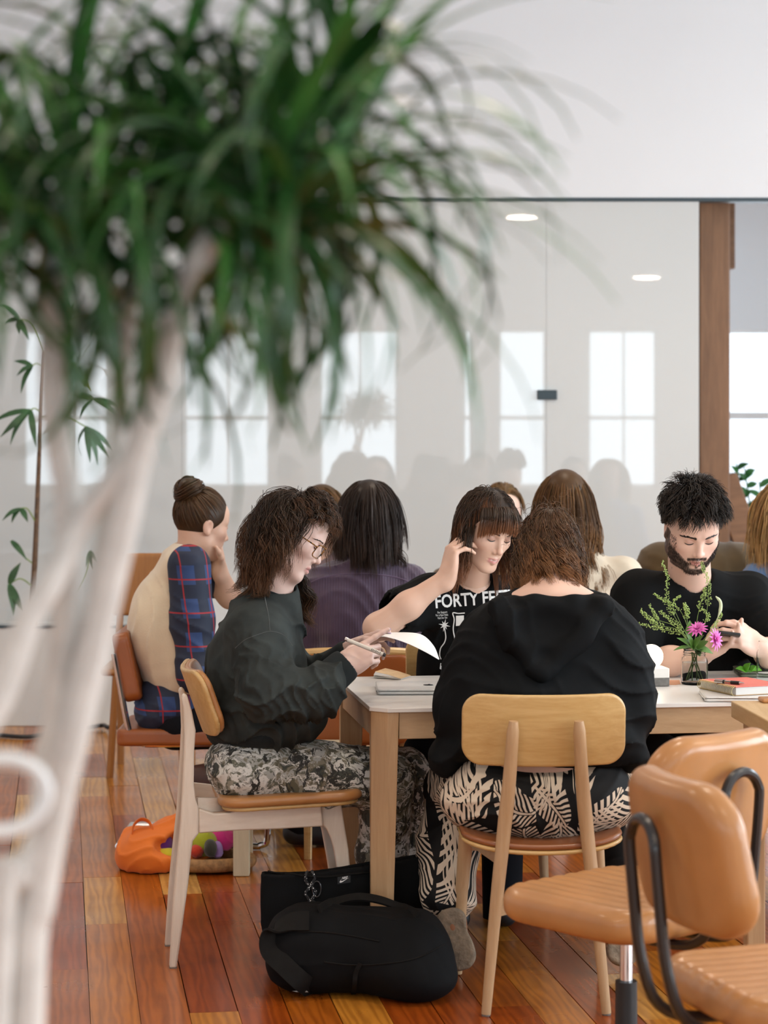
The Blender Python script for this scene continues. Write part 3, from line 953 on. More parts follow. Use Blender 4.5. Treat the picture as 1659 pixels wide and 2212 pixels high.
# ---- chrome cantilever chair of the woman in the fleece vest
D8 = 7.95
pc_ = P(330, 1600, D8)
cc = thing('cantilever_chair', (pc_[0] + .1, D8 + .2, 0), 'cognac leather cantilever chair with chrome tube frame', 'chair')
near = [P(246, 1412, D8), P(259, 1480, D8), P(272, 1550, D8), P(283, 1588, D8), P(305, 1605, D8), P(340, 1608, D8), P(480, 1606, D8), P(545, 1606, D8)]
near = smooth_path(near, 5)
fx = near[-1]
down = [fx + V(.04, 0, -.015), fx + V(.05, 0, -.06), V(fx[0] + .055, fx[1], .06), V(fx[0] + .03, fx[1], .016), V(fx[0] - .05, fx[1], .014), V(fx[0] - .48, fx[1], .014)]
for off in (0., .42):
    pts = [q + V(-.02 * 0, off, 0) for q in near + smooth_path(down, 4)]
    B().tube(pts, .0115, 10).make('frame_tube', m_chrome, cc)
B().tube([V(fx[0] - .48, fx[1], .014), V(fx[0] - .48, fx[1] + .42, .014)], .0115, 10).make('floor_bar', m_chrome, cc)
f_ = TU * 0 + V(1, 0, 0)
f, lo, hi = seat_fn(P(395, 1577, D8 + .2), np.stack([V(1, 0, 0), V(0, 1, 0), UP], 1), .22, .215, .062, .03, 0., .012)
sdf_obj('seat', SDF().fn(f, lo, hi), .007, m_tan_dark, cc)
bt, bb = P(257, 1368, D8), P(288, 1516, D8)
hd = nrm(bt - bb); nd = np.cross(V(0, 1, 0), hd); nd = nd if nd[0] > 0 else -nd
panel('backrest', (bt + bb) / 2 + V(.0, .21, 0), np.stack([V(0, 1, 0), nd, hd], 1), .215, np.linalg.norm(bt - bb) / 2, .03, .062, 0., .012, .007, m_tan_dark, cc)

# ---- chair of the woman in the purple shirt, seen from behind
D9 = 7.75
cp = P(770, 1500, D9)
pch = thing('upholstered_chair', (cp[0], D9 + .2, 0), 'cognac leather chair with a pale wooden top rail, under the purple shirt', 'chair')
zt_, zb_ = P(0, 1412, D9)[2], P(0, 1606, D9)[2]
panel('backrest', (cp[0], D9, (zt_ + zb_) / 2), np.eye(3), (P(884, 0, D9)[0] - P(655, 0, D9)[0]) / 2, (zt_ - zb_) / 2, .03, .045, .25, .012, .006, m_tan_dark, pch)
B().tube(smooth_path([P(650, 1412, D9 + .01), P(700, 1409, D9), P(770, 1408, D9 - .003), P(840, 1408, D9), P(888, 1411, D9 + .01)], 5), .0165, 10).make('top_rail', m_ply, pch)
f, lo, hi = seat_fn((cp[0], D9 + .25, .43), np.stack([V(0, 1, 0), V(1, 0, 0), UP], 1), .22, .21, .07, .04, 0., .02)
sdf_obj('seat', SDF().fn(f, lo, hi), .008, m_tan_dark, pch)
for sx in (-1, 1):
    for yy in (.03, .42):
        B().tube([(cp[0] + sx * .17, D9 + yy, 0), (cp[0] + sx * .17, D9 + yy, .42)], [.014, .019], 10).make('leg', m_ply, pch)

# ---- brown chair behind the fleece vest
b0 = P(292, 1225, 9.6)
bch = thing('wooden_chair', (b0[0] + .05, 9.75, 0), 'brown wooden chair back showing behind the fleece vest', 'chair')
m_brownwood = wood('caramel_wood', (.30, .12, .03), (.42, .19, .05), .45, 'z')
panel('backrest', P(300, 1262, 9.6), np.eye(3), .13, .135, .03, .03, .2, .01, .007, m_brownwood, bch)
for sx in (-1, 1):
    B().tube([(b0[0] + .05 + sx * .16, 9.6, 0), (b0[0] + .05 + sx * .11, 9.6, .8)], .016, 8).make('leg', m_brownwood, bch)
    B().tube([(b0[0] + .05 + sx * .16, 10.0, 0), (b0[0] + .05 + sx * .16, 10.0, .45)], .016, 8).make('leg', m_brownwood, bch)
f, lo, hi = seat_fn((b0[0] + .05, 9.8, .455), np.stack([V(0, 1, 0), V(1, 0, 0), UP], 1), .22, .21, .03, .05, 0., .01)
sdf_obj('seat', SDF().fn(f, lo, hi), .009, m_brownwood, bch)
# chairs across the table, facing the camera
wood_chair(P(1010, 1400, 7.42) * V(1, 1, 0), math.pi + THETA * .5, 'honey wooden chair of the woman with the fringe')
wood_chair(P(1500, 1400, 7.55) * V(1, 1, 0), math.pi + THETA * .5, 'honey wooden chair behind the table under the bearded man')
# ================================================================== people toolkit
m_skin = attr_mat('skin', .46, .45, .12, 260, .06, .0004)
m_hair = attr_mat('hair', .46, .32, 0, 0)
m_lash = plain('dark_lash', (.02, .013, .01), .6)

def torso(S, pts, hw, hd, wdir, k=.06):
    """ellipsoids along a spine; pts from pelvis to neck, half widths and half depths"""
    pts = [np.asarray(q, float) for q in pts]
    n = 9
    L = np.linspace(0, 1, len(pts))
    for i in range(n):
        t = i / (n - 1)
        c = np.array([np.interp(t, L, [q[j] for q in pts]) for j in range(3)])
        a = np.array([np.interp(min(1, t + .05), L, [q[j] for q in pts]) for j in range(3)])
        b = np.array([np.interp(max(0, t - .05), L, [q[j] for q in pts]) for j in range(3)])
        up = nrm(a - b); w = nrm(wdir - up * np.dot(wdir, up)); f = np.cross(up, w)
        tot = np.linalg.norm(pts[-1] - pts[0])
        S.ell(c, (np.interp(t, L, hw), np.interp(t, L, hd), max(.07, tot / n * 1.2)), np.stack([w, f, up], 1), k)
    return S

class Head:
    """a head: local axes right (x), forward (y), up (z)"""
    def __init__(s, c, fwd, up=(0, 0, 1), size=1.0):
        s.c = np.asarray(c, float); s.R = frame(fwd, up); s.s = size
    def w(s, x, y, z):
        return s.c + s.R @ (V(x, y, z) * s.s)
    def loc(s, p):
        return ((p - s.c) @ s.R) / s.s
    def sdf(s, neck, S=None, male=False, ears=True, smile=0., jaw=1.0, rn=.054):
        S = SDF() if S is None else S
        z = s.s; R = s.R
        def e(x, y, zz, r, k, op='u', both=True):
            for sx in ((-1, 1) if (both and x) else (1,)):
                S.ell(s.w(sx * x, y, zz), np.array(r) * z, R, k * z, op)
        def cp(a, b, ra, rb, k, op='u', both=True):
            for sx in ((-1, 1) if both else (1,)):
                S.cap(s.w(sx * a[0], a[1], a[2]), s.w(sx * b[0], b[1], b[2]), ra * z, rb * z, k * z, op)
        e(0, -.008, .032, (.074, .091, .086), 0)
        e(0, .030, -.015, (.064 * jaw, .060, .086), .03)
        e(0, .045, .045, (.057, .044, .045), .02)
        cp((.047 * jaw, .012, -.060), (.018, .072, -.094), .020, .016, .028)
        e(0, .078, -.096, (.021, .016, .016), .016)
        e(0, .064, -.046, (.038, .030, .040), .022)
        e(.041, .054, -.016, (.024, .024, .019), .02)
        cp((.012, .083, .026), (.045, .064, .026), .009, .009, .013)
        e(.031, .094, .007, (.017, .012, .0095), .010, 's')
        e(.031, .0745, .007, (.0150, .0128, .0122), .004)
        cp((0, .083, .018), (0, .104, -.025), .0065, .0092, .011, both=False)
        e(0, .1065, -.0285, (.0098, .0092, .0082), .006)
        e(.0112, .0945, -.034, (.0074, .009, .0072), .005)
        e(.0058, .1005, -.0415, (.0032, .004, .003), .003, 's')
        mz = .004 * smile; mx = 1 + .18 * smile
        cp((.0195 * mx, .0865 - .004 * smile, -.0600 + mz), (.003, .0955, -.0562), .0040, .0054, .005)
        cp((.0155 * mx, .0865 - .003 * smile, -.0665 + mz), (0, .0945, -.0698), .0046, .0064, .005)
        cp((.022 * mx, .093 - .004 * smile, -.0626 + mz), (.0, .1020, -.0632), .0016, .0020, .003, 's')
        if ears:
            e(.0745, -.010, .0, (.0075, .019, .031), .006)
            e(.083, -.004, .0, (.006, .009, .015), .004, 's')
            e(.076, -.004, -.026, (.006, .008, .009), .005)
        S.cap(s.w(0, -.018, -.045), neck, rn * z, (rn + .005) * z, .03 * z)
        return S
    def colour(s, Vv, base, lip, blush=.5, beard=None, teeth=False, lid=.75):
        L = s.loc(Vv)
        c = np.tile(np.array(base, float), (len(Vv), 1))
        c *= (1 + .05 * waves(L.astype(np.float32) * 10, 3, .8))[:, None]
        def g(x, y, z, r):
            return np.exp(-(((np.abs(L[:, 0]) - x) ** 2 + (L[:, 1] - y) ** 2 + (L[:, 2] - z) ** 2) / r ** 2))
        bl = np.clip(g(.045, .058, -.028, .024) + .8 * g(0, .108, -.03, .012) + .6 * g(.076, -.01, 0, .02), 0, 1) * blush
        c = c * (1 - bl[:, None] * np.array([.02, .30, .28]))
        front = L[:, 1] > .07
        ex = np.abs(L[:, 0])
        lm = np.exp(-((L[:, 2] + .0628) / .0088) ** 4) * np.clip((.0235 - ex) / .006, 0, 1) * front
        c = c * (1 - lm[:, None]) + np.array(lip) * lm[:, None]
        slit = np.exp(-((L[:, 2] + .0626) / .0016) ** 2) * (ex < .023) * front  # shade of the crease between the lips, put into the skin colour
        if teeth:
            tm = (np.abs(L[:, 2] + .0610) < .0014) & (ex < .013) & front
            c[tm] = (.72, .68, .62)
        else:
            c *= (1 - .55 * slit)[:, None]
        ld = np.exp(-(((ex - .031) / .015) ** 4 + ((L[:, 2] - .007) / .010) ** 4)) * front
        c = c * (1 - ld[:, None] * (1 - np.array([lid + .08, lid, lid])))
        if beard is not None:
            jaw_ = np.clip((-.062 - L[:, 2] + .9 * np.clip(ex - .03, 0, .05)) / .010, 0, 1) * (L[:, 1] > -.005) * (L[:, 2] > -.125)
            side = np.clip((ex - .060) / .006, 0, 1) * (L[:, 2] < .010) * (L[:, 2] > -.08) * (L[:, 1] > -.005) * (L[:, 1] < .030)
            mous = np.exp(-(((L[:, 2] + .0495 + .22 * np.clip(ex - .012, 0, 1)) / .0055) ** 4)) * (ex < .030) * (L[:, 1] > .075)
            gap = np.exp(-(((L[:, 2] + .078) / .008) ** 4 + (ex / .022) ** 4)) * front
            soul = np.exp(-(((L[:, 2] + .080) / .006) ** 4 + (ex / .005) ** 4)) * front
            nz = .92 + .12 * waves(L.astype(np.float32), 9, 60)
            bm = np.clip(np.maximum(np.maximum(jaw_ * (1 - gap), side), np.maximum(mous, soul)) * nz, 0, .93) * (1 - lm)
            c = c * (1 - bm[:, None]) + np.array(beard) * bm[:, None]
        return np.clip(c, 0, 1)
    def surf(s, bvh, x, z, lift=.0004):
        o = s.w(x, .25, z)
        hit = bvh.ray_cast(Vector(o), Vector(-s.R[:, 1]))
        if hit[0] is None: return s.w(x, .09, z)
        return np.array(hit[0]) + s.R[:, 1] * lift
    def lashes_and_brows(s, bvh, parent, brow_col, brow_th=1.0, drop=0.):
        for sx in (-1, 1):
            b = B()
            pts = []
            for k in range(9):
                u = -1 + 2 * k / 8
                x = sx * (.031 + .0135 * u); z = .0035 - drop - .0045 * (1 - u * u)
                pts.append(s.surf(bvh, x, z, .0006))
            b.tube(pts, [.0006, .0013, .0016, .0018, .0018, .0018, .0016, .0013, .0006], 5)
            b.make('eyelashes', m_lash, parent)
        rs = np.random.RandomState(4)
        for sx in (-1, 1):
            paths, rad = [], []
            for k in range(130):
                u = rs.uniform(0, 1)
                x = .012 + .043 * u
                z = .0225 + .0055 * math.sin(u * 2.4) - .0045 * u + rs.normal(0, .0011) * brow_th * (1.2 - .6 * u)
                a = s.surf(bvh, sx * x, z, .0003)
                bb = s.surf(bvh, sx * (x + .006), z + .0016 * (1 - 1.6 * u), .0009)
                paths.append([a, (a + bb) / 2, bb]); rad.append(.00042 * brow_th)
            v_, f_, c_ = strands(np.array(paths), np.array(rad), np.array([brow_col] * len(paths)), 3)
            mesh_np('eyebrow', v_, f_, m_hair, parent, c_)

def strands(paths, rad, col, sides=3, tip=.25, tipcol=None):
    """paths (n,m,3) -> thin tapered tubes; returns vertices, quads, colours"""
    paths = np.asarray(paths, float)
    n, m, _ = paths.shape
    t = np.gradient(paths, axis=1)
    t /= np.maximum(1e-9, np.linalg.norm(t, axis=2, keepdims=True))
    ref = np.where(np.abs(t[:, :1, 2:3]) > .9, np.array([1., .2, 0]), np.array([.1, .2, 1.]))
    nx = np.cross(t, np.broadcast_to(ref, t.shape)); nx /= np.maximum(1e-9, np.linalg.norm(nx, axis=2, keepdims=True))
    ny = np.cross(t, nx)
    tt = np.linspace(0, 1, m)
    prof = np.where(tt < .6, 1., 1 - (1 - tip) * (tt - .6) / .4)
    r = rad[:, None] * prof[None]
    ring = []
    for k in range(sides):
        a = 2 * math.pi * k / sides
        ring.append(paths + (nx * math.cos(a) + ny * math.sin(a)) * r[:, :, None])
    Vv = np.stack(ring, 2)                       # n,m,sides,3
    base = (np.arange(n) * m * sides)[:, None, None] + (np.arange(m - 1) * sides)[None, :, None]
    k = np.arange(sides)[None, None]; k2 = (np.arange(sides)[None, None] + 1) % sides
    F = np.stack([base + k, base + k2, base + sides + k2, base + sides + k], -1).reshape(-1, 4)
    col = np.asarray(col, float)
    C = np.repeat(col[:, None, :], m, 1)
    if tipcol is not None:
        w = np.clip((tt - tipcol[1]) / max(1e-3, 1 - tipcol[1]), 0, 1)[None, :, None]
        C = C * (1 - w) + np.array(tipcol[0]) * (C / np.maximum(1e-4, C.mean(2, keepdims=True)) * 0 + 1) * w * np.clip(np.linalg.norm(col, axis=1) / np.linalg.norm(col, axis=1).mean(), .5, 1.6)[:, None, None]
    C = np.repeat(C[:, :, None, :], sides, 2)
    return Vv.reshape(-1, 3), F, C.reshape(-1, 3)

def scalp_roots(H, n, rs, hair_line=None, extra=None):
    """points and normals over the hairy part of the head, in local units"""
    hl = hair_line or ([-1, -.4, -.05, .25, .55, .8, 1], [-.62, -.45, -.22, .10, .42, .60, .66])
    out = []
    while len(out) < n:
        v = rs.normal(size=(n * 4, 3)); v /= np.linalg.norm(v, axis=1, keepdims=True)
        ok = v[:, 2] > np.interp(v[:, 1], hl[0], hl[1])
        out.extend(list(v[ok]))
    v = np.array(out[:n])
    p = V(0, -.008, .032) + v * V(.075, .092, .087)
    return p, v

def tangent(flow, n):
    f = flow - n * (flow * n).sum(1, keepdims=True)
    return f / np.maximum(.35, np.linalg.norm(f, axis=1, keepdims=True))

def grow(roots, d0, length, steps, coll, off, grav=.25, stiff=1., rs=None, jit=0., gvec=(0, 0, -1.), ramp=1.):
    p = roots.astype(np.float32); d = d0.astype(np.float32)
    seg = (length / steps)[:, None].astype(np.float32)
    out = [p]
    G = np.array(gvec, dtype=np.float32)
    for i in range(steps):
        d = d * stiff + G * grav
        if jit: d = d + rs.normal(0, jit, size=d.shape).astype(np.float32)
        d /= np.maximum(1e-6, np.linalg.norm(d, axis=1, keepdims=True))
        q = p + d * seg
        e = coll.eval(q)
        need = (off * (ramp + (1 - ramp) * i / steps) - e)
        idx = np.where(need > 0)[0]
        if len(idx):
            g = coll.grad(q[idx])
            q[idx] += g * np.minimum(need[idx], .03)[:, None]
            d = q - p
            d /= np.maximum(1e-6, np.linalg.norm(d, axis=1, keepdims=True))
        p = q
        out.append(p)
    return np.stack(out, 1)

def clump(paths, rs, k, amt):
    n, m, _ = paths.shape
    gi = rs.choice(n, k, replace=False)
    r = paths[:, m // 3]
    d = ((r[:, None] - r[gi][None]) ** 2).sum(2)
    near = gi[d.argmin(1)]
    w = (np.linspace(0, 1, m) ** .7 * amt)[None, :, None]
    return paths * (1 - w) + paths[near] * w + 0

def clump2(paths, rs, k, amt, amp, freq, start=.1):
    """strands gathered into k locks that wave together"""
    n, m, _ = paths.shape
    gi = rs.choice(n, k, replace=False)
    r = paths[:, m // 3]
    g = ((r[:, None] - r[gi][None]) ** 2).sum(2).argmin(1)
    w = (np.linspace(0, 1, m) ** .7 * amt)[None, :, None]
    paths = paths * (1 - w) + paths[gi[g]] * w
    ph = rs.uniform(0, 6.28, k)[g] + rs.normal(0, .35, n)
    fr = (freq * rs.uniform(.75, 1.25, k))[g]
    am = (amp * rs.uniform(.5, 1.3, k))[g]
    return curl(paths, rs, am, fr, start, ph)

def keep_out(paths, H, y=.045, z=.055, x=.095, skip=1):
    """drop strands that would hang over the face"""
    q = H.loc(paths.reshape(-1, 3)).reshape(paths.shape)
    bad = ((q[:, skip:, 1] > y) & (q[:, skip:, 2] < z) & (np.abs(q[:, skip:, 0]) < x) & (q[:, skip:, 2] > -.14)).any(1)
    return ~bad

def curl(paths, rs, amp, freq, start=.15, key=None):
    """helical waves; strands of one clump share phase through key"""
    n, m, _ = paths.shape
    t = np.linspace(0, 1, m)[None]
    d = paths[:, -1] - paths[:, 0]
    d /= np.maximum(1e-6, np.linalg.norm(d, axis=1, keepdims=True))
    a = np.cross(d, np.array([.3, .5, .8])); a /= np.maximum(1e-6, np.linalg.norm(a, axis=1, keepdims=True))
    b = np.cross(d, a)
    ph = rs.uniform(0, 6.28, n) if key is None else key
    fr = freq * (rs.uniform(.8, 1.2, n) if key is None else 1)
    am = amp * (rs.uniform(.5, 1.3, n) if key is None else 1)
    fr = np.broadcast_to(fr, (n,)); am = np.broadcast_to(am, (n,))
    ramp = np.clip((t - start) / .35, 0, 1)
    x = (np.sin(fr[:, None] * t * 6.283 + ph[:, None]) * ramp * am[:, None])[:, :, None]
    y = (np.cos(fr[:, None] * t * 6.283 + ph[:, None]) * ramp * am[:, None])[:, :, None]
    return paths + a[:, None] * x + b[:, None] * y * .8

def hair_object(H, paths, rad, col, parent, rs, cap_off=.006, cap_cut=((.075, .060), (-.035, -.075)), var=.35, sides=3, tipcol=None, cap_cell=.005, name='hair', extra=None, cap=True):
    cols = np.array(col)[None] * (1 + rs.uniform(-var, var, (len(paths), 1))) * (1 + rs.uniform(-.08, .08, (len(paths), 3)))
    Vs, Fs, Cs = strands(paths, rad, np.clip(cols, 0, 1), sides, tipcol=tipcol)
    if cap:
        S = SDF()
        S.ell(H.w(0, -.010, .033), (np.array([.075, .092, .087]) + cap_off) * H.s, H.R)
        if extra: extra(S)
        (y0, z0), (y1, z1) = cap_cut
        ny, nz = (z0 - z1), -(y0 - y1)
        l = math.hypot(ny, nz); n_ = H.R @ V(0, ny / l, nz / l); p0 = H.w(0, y0, z0)
        S.fn(lambda p: (p - p0.astype(np.float32)) @ n_.astype(np.float32), S.lo, S.hi, .012, 'i')
        v2, f2 = S.mesh(cap_cell)
        c2 = np.tile(np.array(col) * .55, (len(v2), 1))
        Fs = np.concatenate([Fs, f2 + len(Vs)]); Vs = np.concatenate([Vs, v2]); Cs = np.concatenate([Cs, c2])
    return mesh_np(name, Vs, Fs, m_hair, parent, Cs)

def hand(S, wrist, f, n, a=None, curls=None, scale=1., thumb=(.55, .75, .25), tcurl=(.3, .3), spread=.12, thumb_side=1, flat=1., k=.0045):
    """palm and five fingers added to S. f: towards the fingers, n: where the palm faces; a: towards the thumb"""
    f = nrm(f); n = nrm(n - f * np.dot(n, f)); a = np.cross(f, n) * thumb_side
    z = scale
    wrist = np.asarray(wrist, float)
    R = np.stack([a, f, n], 1)
    S.ell(wrist + f * .050 * z - n * .002 * z, (.039 * z, .052 * z, .0145 * z), R, .012)
    S.ell(wrist + f * .030 * z + a * .022 * z + n * .006 * z, (.019 * z, .034 * z, .015 * z), R, .012)
    S.ell(wrist + f * .036 * z - a * .024 * z + n * .004 * z, (.015 * z, .036 * z, .013 * z), R, .012)
    S.cap(wrist - f * .02 * z, wrist + f * .02 * z, .0245 * z, .026 * z, .02)
    base = [.0285, .0095, -.0095, -.0275]
    kf = [.089, .094, .090, .082]
    lens = [(.042, .025, .020), (.046, .029, .021), (.042, .027, .020), (.033, .020, .018)]
    rad = [(.0092, .0082, .0074, .0060), (.0095, .0084, .0076, .0060), (.0090, .0080, .0072, .0058), (.0080, .0070, .0064, .0052)]
    curls = curls or [(.3, .4, .3)] * 4
    tips = []
    for i in range(4):
        p = wrist + f * kf[i] * z + a * base[i] * z
        S.cap(wrist + f * .045 * z + a * base[i] * .8 * z, p, .0115 * z, rad[i][0] * 1.06 * z, k * 2)
        ang = 0.
        sp = spread * (1.5 - i) / 1.5
        for j in range(3):
            ang += curls[i][j]
            d = nrm((f + a * sp) * math.cos(ang) + n * math.sin(ang))
            q = p + d * lens[i][j] * z
            S.cap(p, q, rad[i][j] * z, rad[i][j + 1] * z, k)
            p = q
        tips.append((p, d))
    p = wrist + f * .026 * z + a * .030 * z + n * .004 * z
    d = nrm(f * thumb[0] + a * thumb[1] + n * thumb[2])
    bend = nrm(n * .5 + f * .6 - a * .7)
    for j, (L, r0, r1) in enumerate(((.042, .0135, .0110), (.031, .0108, .0096), (.025, .0096, .0068))):
        if j: d = nrm(d + bend * tcurl[j - 1])
        q = p + d * L * z
        S.cap(p, q, r0 * z, r1 * z, k * 1.6)
        p = q
    tips.append((p, d))
    return tips

def from_camera(bvh, px, py, lift=.0008):
    """the point of a built surface at a picture position"""
    o = V(0, 0, CAMZ); d = nrm(V((px - CX) / FPX, 1, -(py - HY) / FPX))
    h = bvh.ray_cast(Vector(o), Vector(d))
    return None if h[0] is None else np.array(h[0]) + np.array(h[1]) * lift * (1 if np.dot(np.array(h[1]), d) < 0 else -1)
def seam(bvh, pts, name, material, parent, r=.0011):
    q = [from_camera(bvh, x, y, 0) for x, y in smooth_path([V(*p_) for p_ in pts], 8)]
    q = [x for x in q if x is not None]
    if len(q) > 2: return B().tube(q, r, 6).make(name, material, parent)
def obj_bvh(o):
    me = o.data
    v = np.empty(len(me.vertices) * 3, dtype=np.float32); me.vertices.foreach_get('co', v)
    n = len(me.polygons); k = len(me.loops) // n
    f = np.empty(len(me.loops), dtype=np.int32); me.loops.foreach_get('vertex_index', f)
    off = np.zeros(3); q = o.parent
    while q is not None: off = off + np.array(q.location); q = q.parent
    return bvh_of(v.reshape(-1, 3) + off, f.reshape(n, k))

def merge(*parts):
    Vs, Fs, Cs, o = [], [], [], 0
    for v, f, c in parts:
        Vs.append(v); Fs.append(f + o); Cs.append(np.broadcast_to(np.asarray(c, float), (len(v), 3))); o += len(v)
    return np.concatenate(Vs), np.concatenate(Fs), np.concatenate(Cs)

def bvh_of(v, f):
    return BVHTree.FromPolygons([tuple(q) for q in v.tolist()], [tuple(q) for q in f.tolist()])

def nails(tips, n_dirs, mat, parent, r=.005):
    for (p, d), n in zip(tips, n_dirs):
        b = B()
        n = nrm(n - d * np.dot(n, d)); a = np.cross(d, n)
        b.sphere(p - n * .0035 + d * .001, (r * .9, r * 1.5, .0022), 10, (a, d, n))
        b.make('fingernail', mat, parent)

def person(base, label):
    return thing('person', (base[0], base[1], 0), label, 'person')
SKIN_PALE = (.70, .46, .38)
SKIN_WARM = (.66, .40, .29)
LIP = (.58, .25, .22)
# ================================================================== woman in the charcoal sweatshirt (left of the table)
def fabric(name, col, var=.15, vscale=7, bscale=420, bstr=.25, rough=.85, sheen=.25, bdist=.0006):
    return plain(name, col, rough, var=var, vscale=vscale, bscale=bscale, bstr=bstr, bdist=bdist, spec=.14, sheen=sheen)
m_sweat = fabric('washed_charcoal_fleece', (.030, .036, .035), .55, 8, sheen=.0)
m_sweat_rib = fabric('charcoal_rib', (.013, .017, .018), .2, 20, sheen=.03)
a = NT('camouflage_twill')
vec = a.coord('World', (1, 1, 1))
warp = a.n('ShaderNodeTexNoise', i_Vector=vec, i_Scale=14., i_Detail=5.)
wv = a.n('ShaderNodeVectorMath', operation='MULTIPLY_ADD')
a.t.links.new(warp.outputs[1], wv.inputs[0]); wv.inputs[1].default_value = (.09, .09, .09); a.t.links.new(vec, wv.inputs[2])
n1 = a.noise(wv.outputs[0], 17, 2, .5, 0.6)
n2 = a.noise(a.n('ShaderNodeMapping', i_Vector=wv.outputs[0], i_Scale=(.5, 1, 1.2), i_Rotation=(0, .6, 0)).outputs[0], 20, 6, .72, 1.5)
n3 = a.noise(a.n('ShaderNodeMapping', i_Vector=wv.outputs[0], i_Scale=(1.2, 1, .35), i_Rotation=(0, -.5, 0)).outputs[0], 34, 5, .7, 1.0)
c = a.ramp(n1, [(.0, (.05, .055, .045)), (.40, (.10, .095, .06)), (.47, (.20, .185, .135)), (.53, (.33, .335, .31)), (.60, (.11, .115, .085)), (.68, (.25, .24, .19))], 'CONSTANT')
c = a.mix(a.ramp(n2, [(.50, (0, 0, 0)), (.53, (1, 1, 1))]), c, (.62, .62, .58))
c = a.mix(a.ramp(n3, [(.535, (0, 0, 0)), (.56, (1, 1, 1))]), c, (.022, .023, .02))
a.p(Base_Color=c, Roughness=.75)
a.bump(a.noise(vec, 380, 3), .15, .0005)
m_camo = a.m

w1 = person(P(560, 1600, 6.38), 'woman with wavy dark hair and glasses reading a paper in a charcoal sweatshirt')
F1 = TU
H1 = Head(P(629, 1153, 6.38), nrm(V(.83, -.10, -.50)), nrm(V(.50, .05, .84)), 1.0)
neck1 = P(590, 1300, 6.40)
# skin: head and neck, hands, and the body under the clothes
S = H1.sdf(neck1, jaw=.98, rn=.052)
hv, hf = S.mesh(.0024)
h_bvh = bvh_of(hv, hf)
hc = H1.colour(hv, (.74, .53, .46), (.60, .28, .26), .35)
wr_n = P(737, 1444, 6.22); wr_f = P(748, 1412, 6.47)
HS = SDF()
fdir = nrm(P(826, 1392, 6.24) - wr_n)
tips_n = hand(HS, wr_n, nrm(fdir + V(0, .02, .0)), nrm(V(.12, .92, -.35)), curls=[(.06, .05, .05), (.75, .9, .5), (.85, 1.0, .5), (.9, 1.0, .5)], thumb=(.75, .35, .65), tcurl=(.25, .25), spread=.05, thumb_side=1, scale=.98)
HS.cap(P(700, 1470, 6.20), wr_n, .030, .0255, .02)
hv2, hf2 = HS.mesh(.0024)
HS2 = SDF()
fd2 = nrm(P(815, 1383, 6.44) - wr_f)
tips_f = hand(HS2, wr_f, fd2, nrm(V(.1, -.75, -.5)), curls=[(.15, .25, .2), (.3, .4, .3), (.5, .6, .4), (.6, .7, .4)], thumb=(.8, .2, .3), tcurl=(.1, .1), spread=.06, thumb_side=-1, scale=.95)
HS2.cap(P(715, 1440, 6.48), wr_f, .029, .0255, .02)
hv3, hf3 = HS2.mesh(.0026)
pel1, chs1 = P(548, 1650, 6.40), P(556, 1400, 6.40)
IN = SDF()
torso(IN, [pel1, (pel1 + chs1) / 2, chs1, neck1 - V(0, 0, .03)], [.15, .13, .15, .07], [.10, .085, .09, .06], TV)
shn, shf = P(556, 1372, 6.25), P(580, 1368, 6.56)
eln, elf = P(578, 1492, 6.14), P(640, 1480, 6.64)
IN.chain([shn, eln, P(705, 1467, 6.2)], [.05, .04, .03], .03); IN.chain([shf, elf, P(718, 1437, 6.48)], [.05, .04, .03], .03)
hipn, hipf = P(530, 1662, 6.31), P(535, 1660, 6.52)
knn, knf = P(838, 1685, 6.36), P(872, 1672, 6.58)
ann, anf = P(812, 1990, 6.54), P(882, 1975, 6.70)
IN.chain([hipn, knn, ann], [.07, .05, .04], .03); IN.chain([hipf, knf, anf], [.07, .05, .04], .03)
iv, if_ = IN.mesh(.011)
sk = np.array((.74, .53, .46))
v_, f_, c_ = merge((hv, hf, hc), (hv2, hf2, sk * .98), (hv3, hf3, sk * .98), (iv, if_, sk))
mesh_np('body', v_, f_, m_skin, w1, c_)
m_nail = plain('lilac_nail', (.62, .48, .62), .25)
nails(tips_n[:1] + tips_f[:1], [V(.1, -.6, .75), V(.1, .3, .9)], m_nail, w1, .0058)
H1.lashes_and_brows(h_bvh, w1, (.035, .022, .015), .8)
# glasses
m_tort = NT('tortoiseshell')
tv = m_tort.coord('World')
m_tort.p(Base_Color=m_tort.ramp(m_tort.noise(tv, 160, 2), [(.42, (.012, .007, .005)), (.55, (.30, .13, .03))]), Roughness=.2)
m_tort = m_tort.m
gm = NT('thin_lens'); gm.p(Base_Color=(1, 1, 1), Roughness=.05, Alpha=.05); m_lens = gm.m
b = B(); lb = B()
for sx in (-1, 1):
    ring = []
    for k in range(28):
        an = 2 * math.pi * k / 28
        x = sx * (.0355 + .027 * np.sign(math.cos(an)) * abs(math.cos(an)) ** .5); z = -.003 + .0195 * np.sign(math.sin(an)) * abs(math.sin(an)) ** .5
        ring.append(H1.w(x, .106 - .25 * abs(x) * abs(x) / .06 + .10 * z, z))
    b.tube(ring, .0019, 6, closed=True)
    cen = sum(ring) / len(ring)
    lb.prism([cen + (q - cen) * .97 - H1.R[:, 1] * .0004 for q in ring], H1.R[:, 1] * .0008)
    b.tube([H1.w(sx * .058, .091, .006), H1.w(sx * .068, .080, .008), H1.w(sx * .076, .03, .010), H1.w(sx * .079, -.012, .008)], [.0022, .0021, .0018, .0018], 6)
b.tube(smooth_path([H1.w(-.011, .106, .004), H1.w(0, .109, .007), H1.w(.011, .106, .004)], 4), .0018, 6)
gl = b.make('glasses', m_tort, w1)
gl['label'] = 'thin tortoiseshell glasses'
lb.make('lens', m_lens, gl)
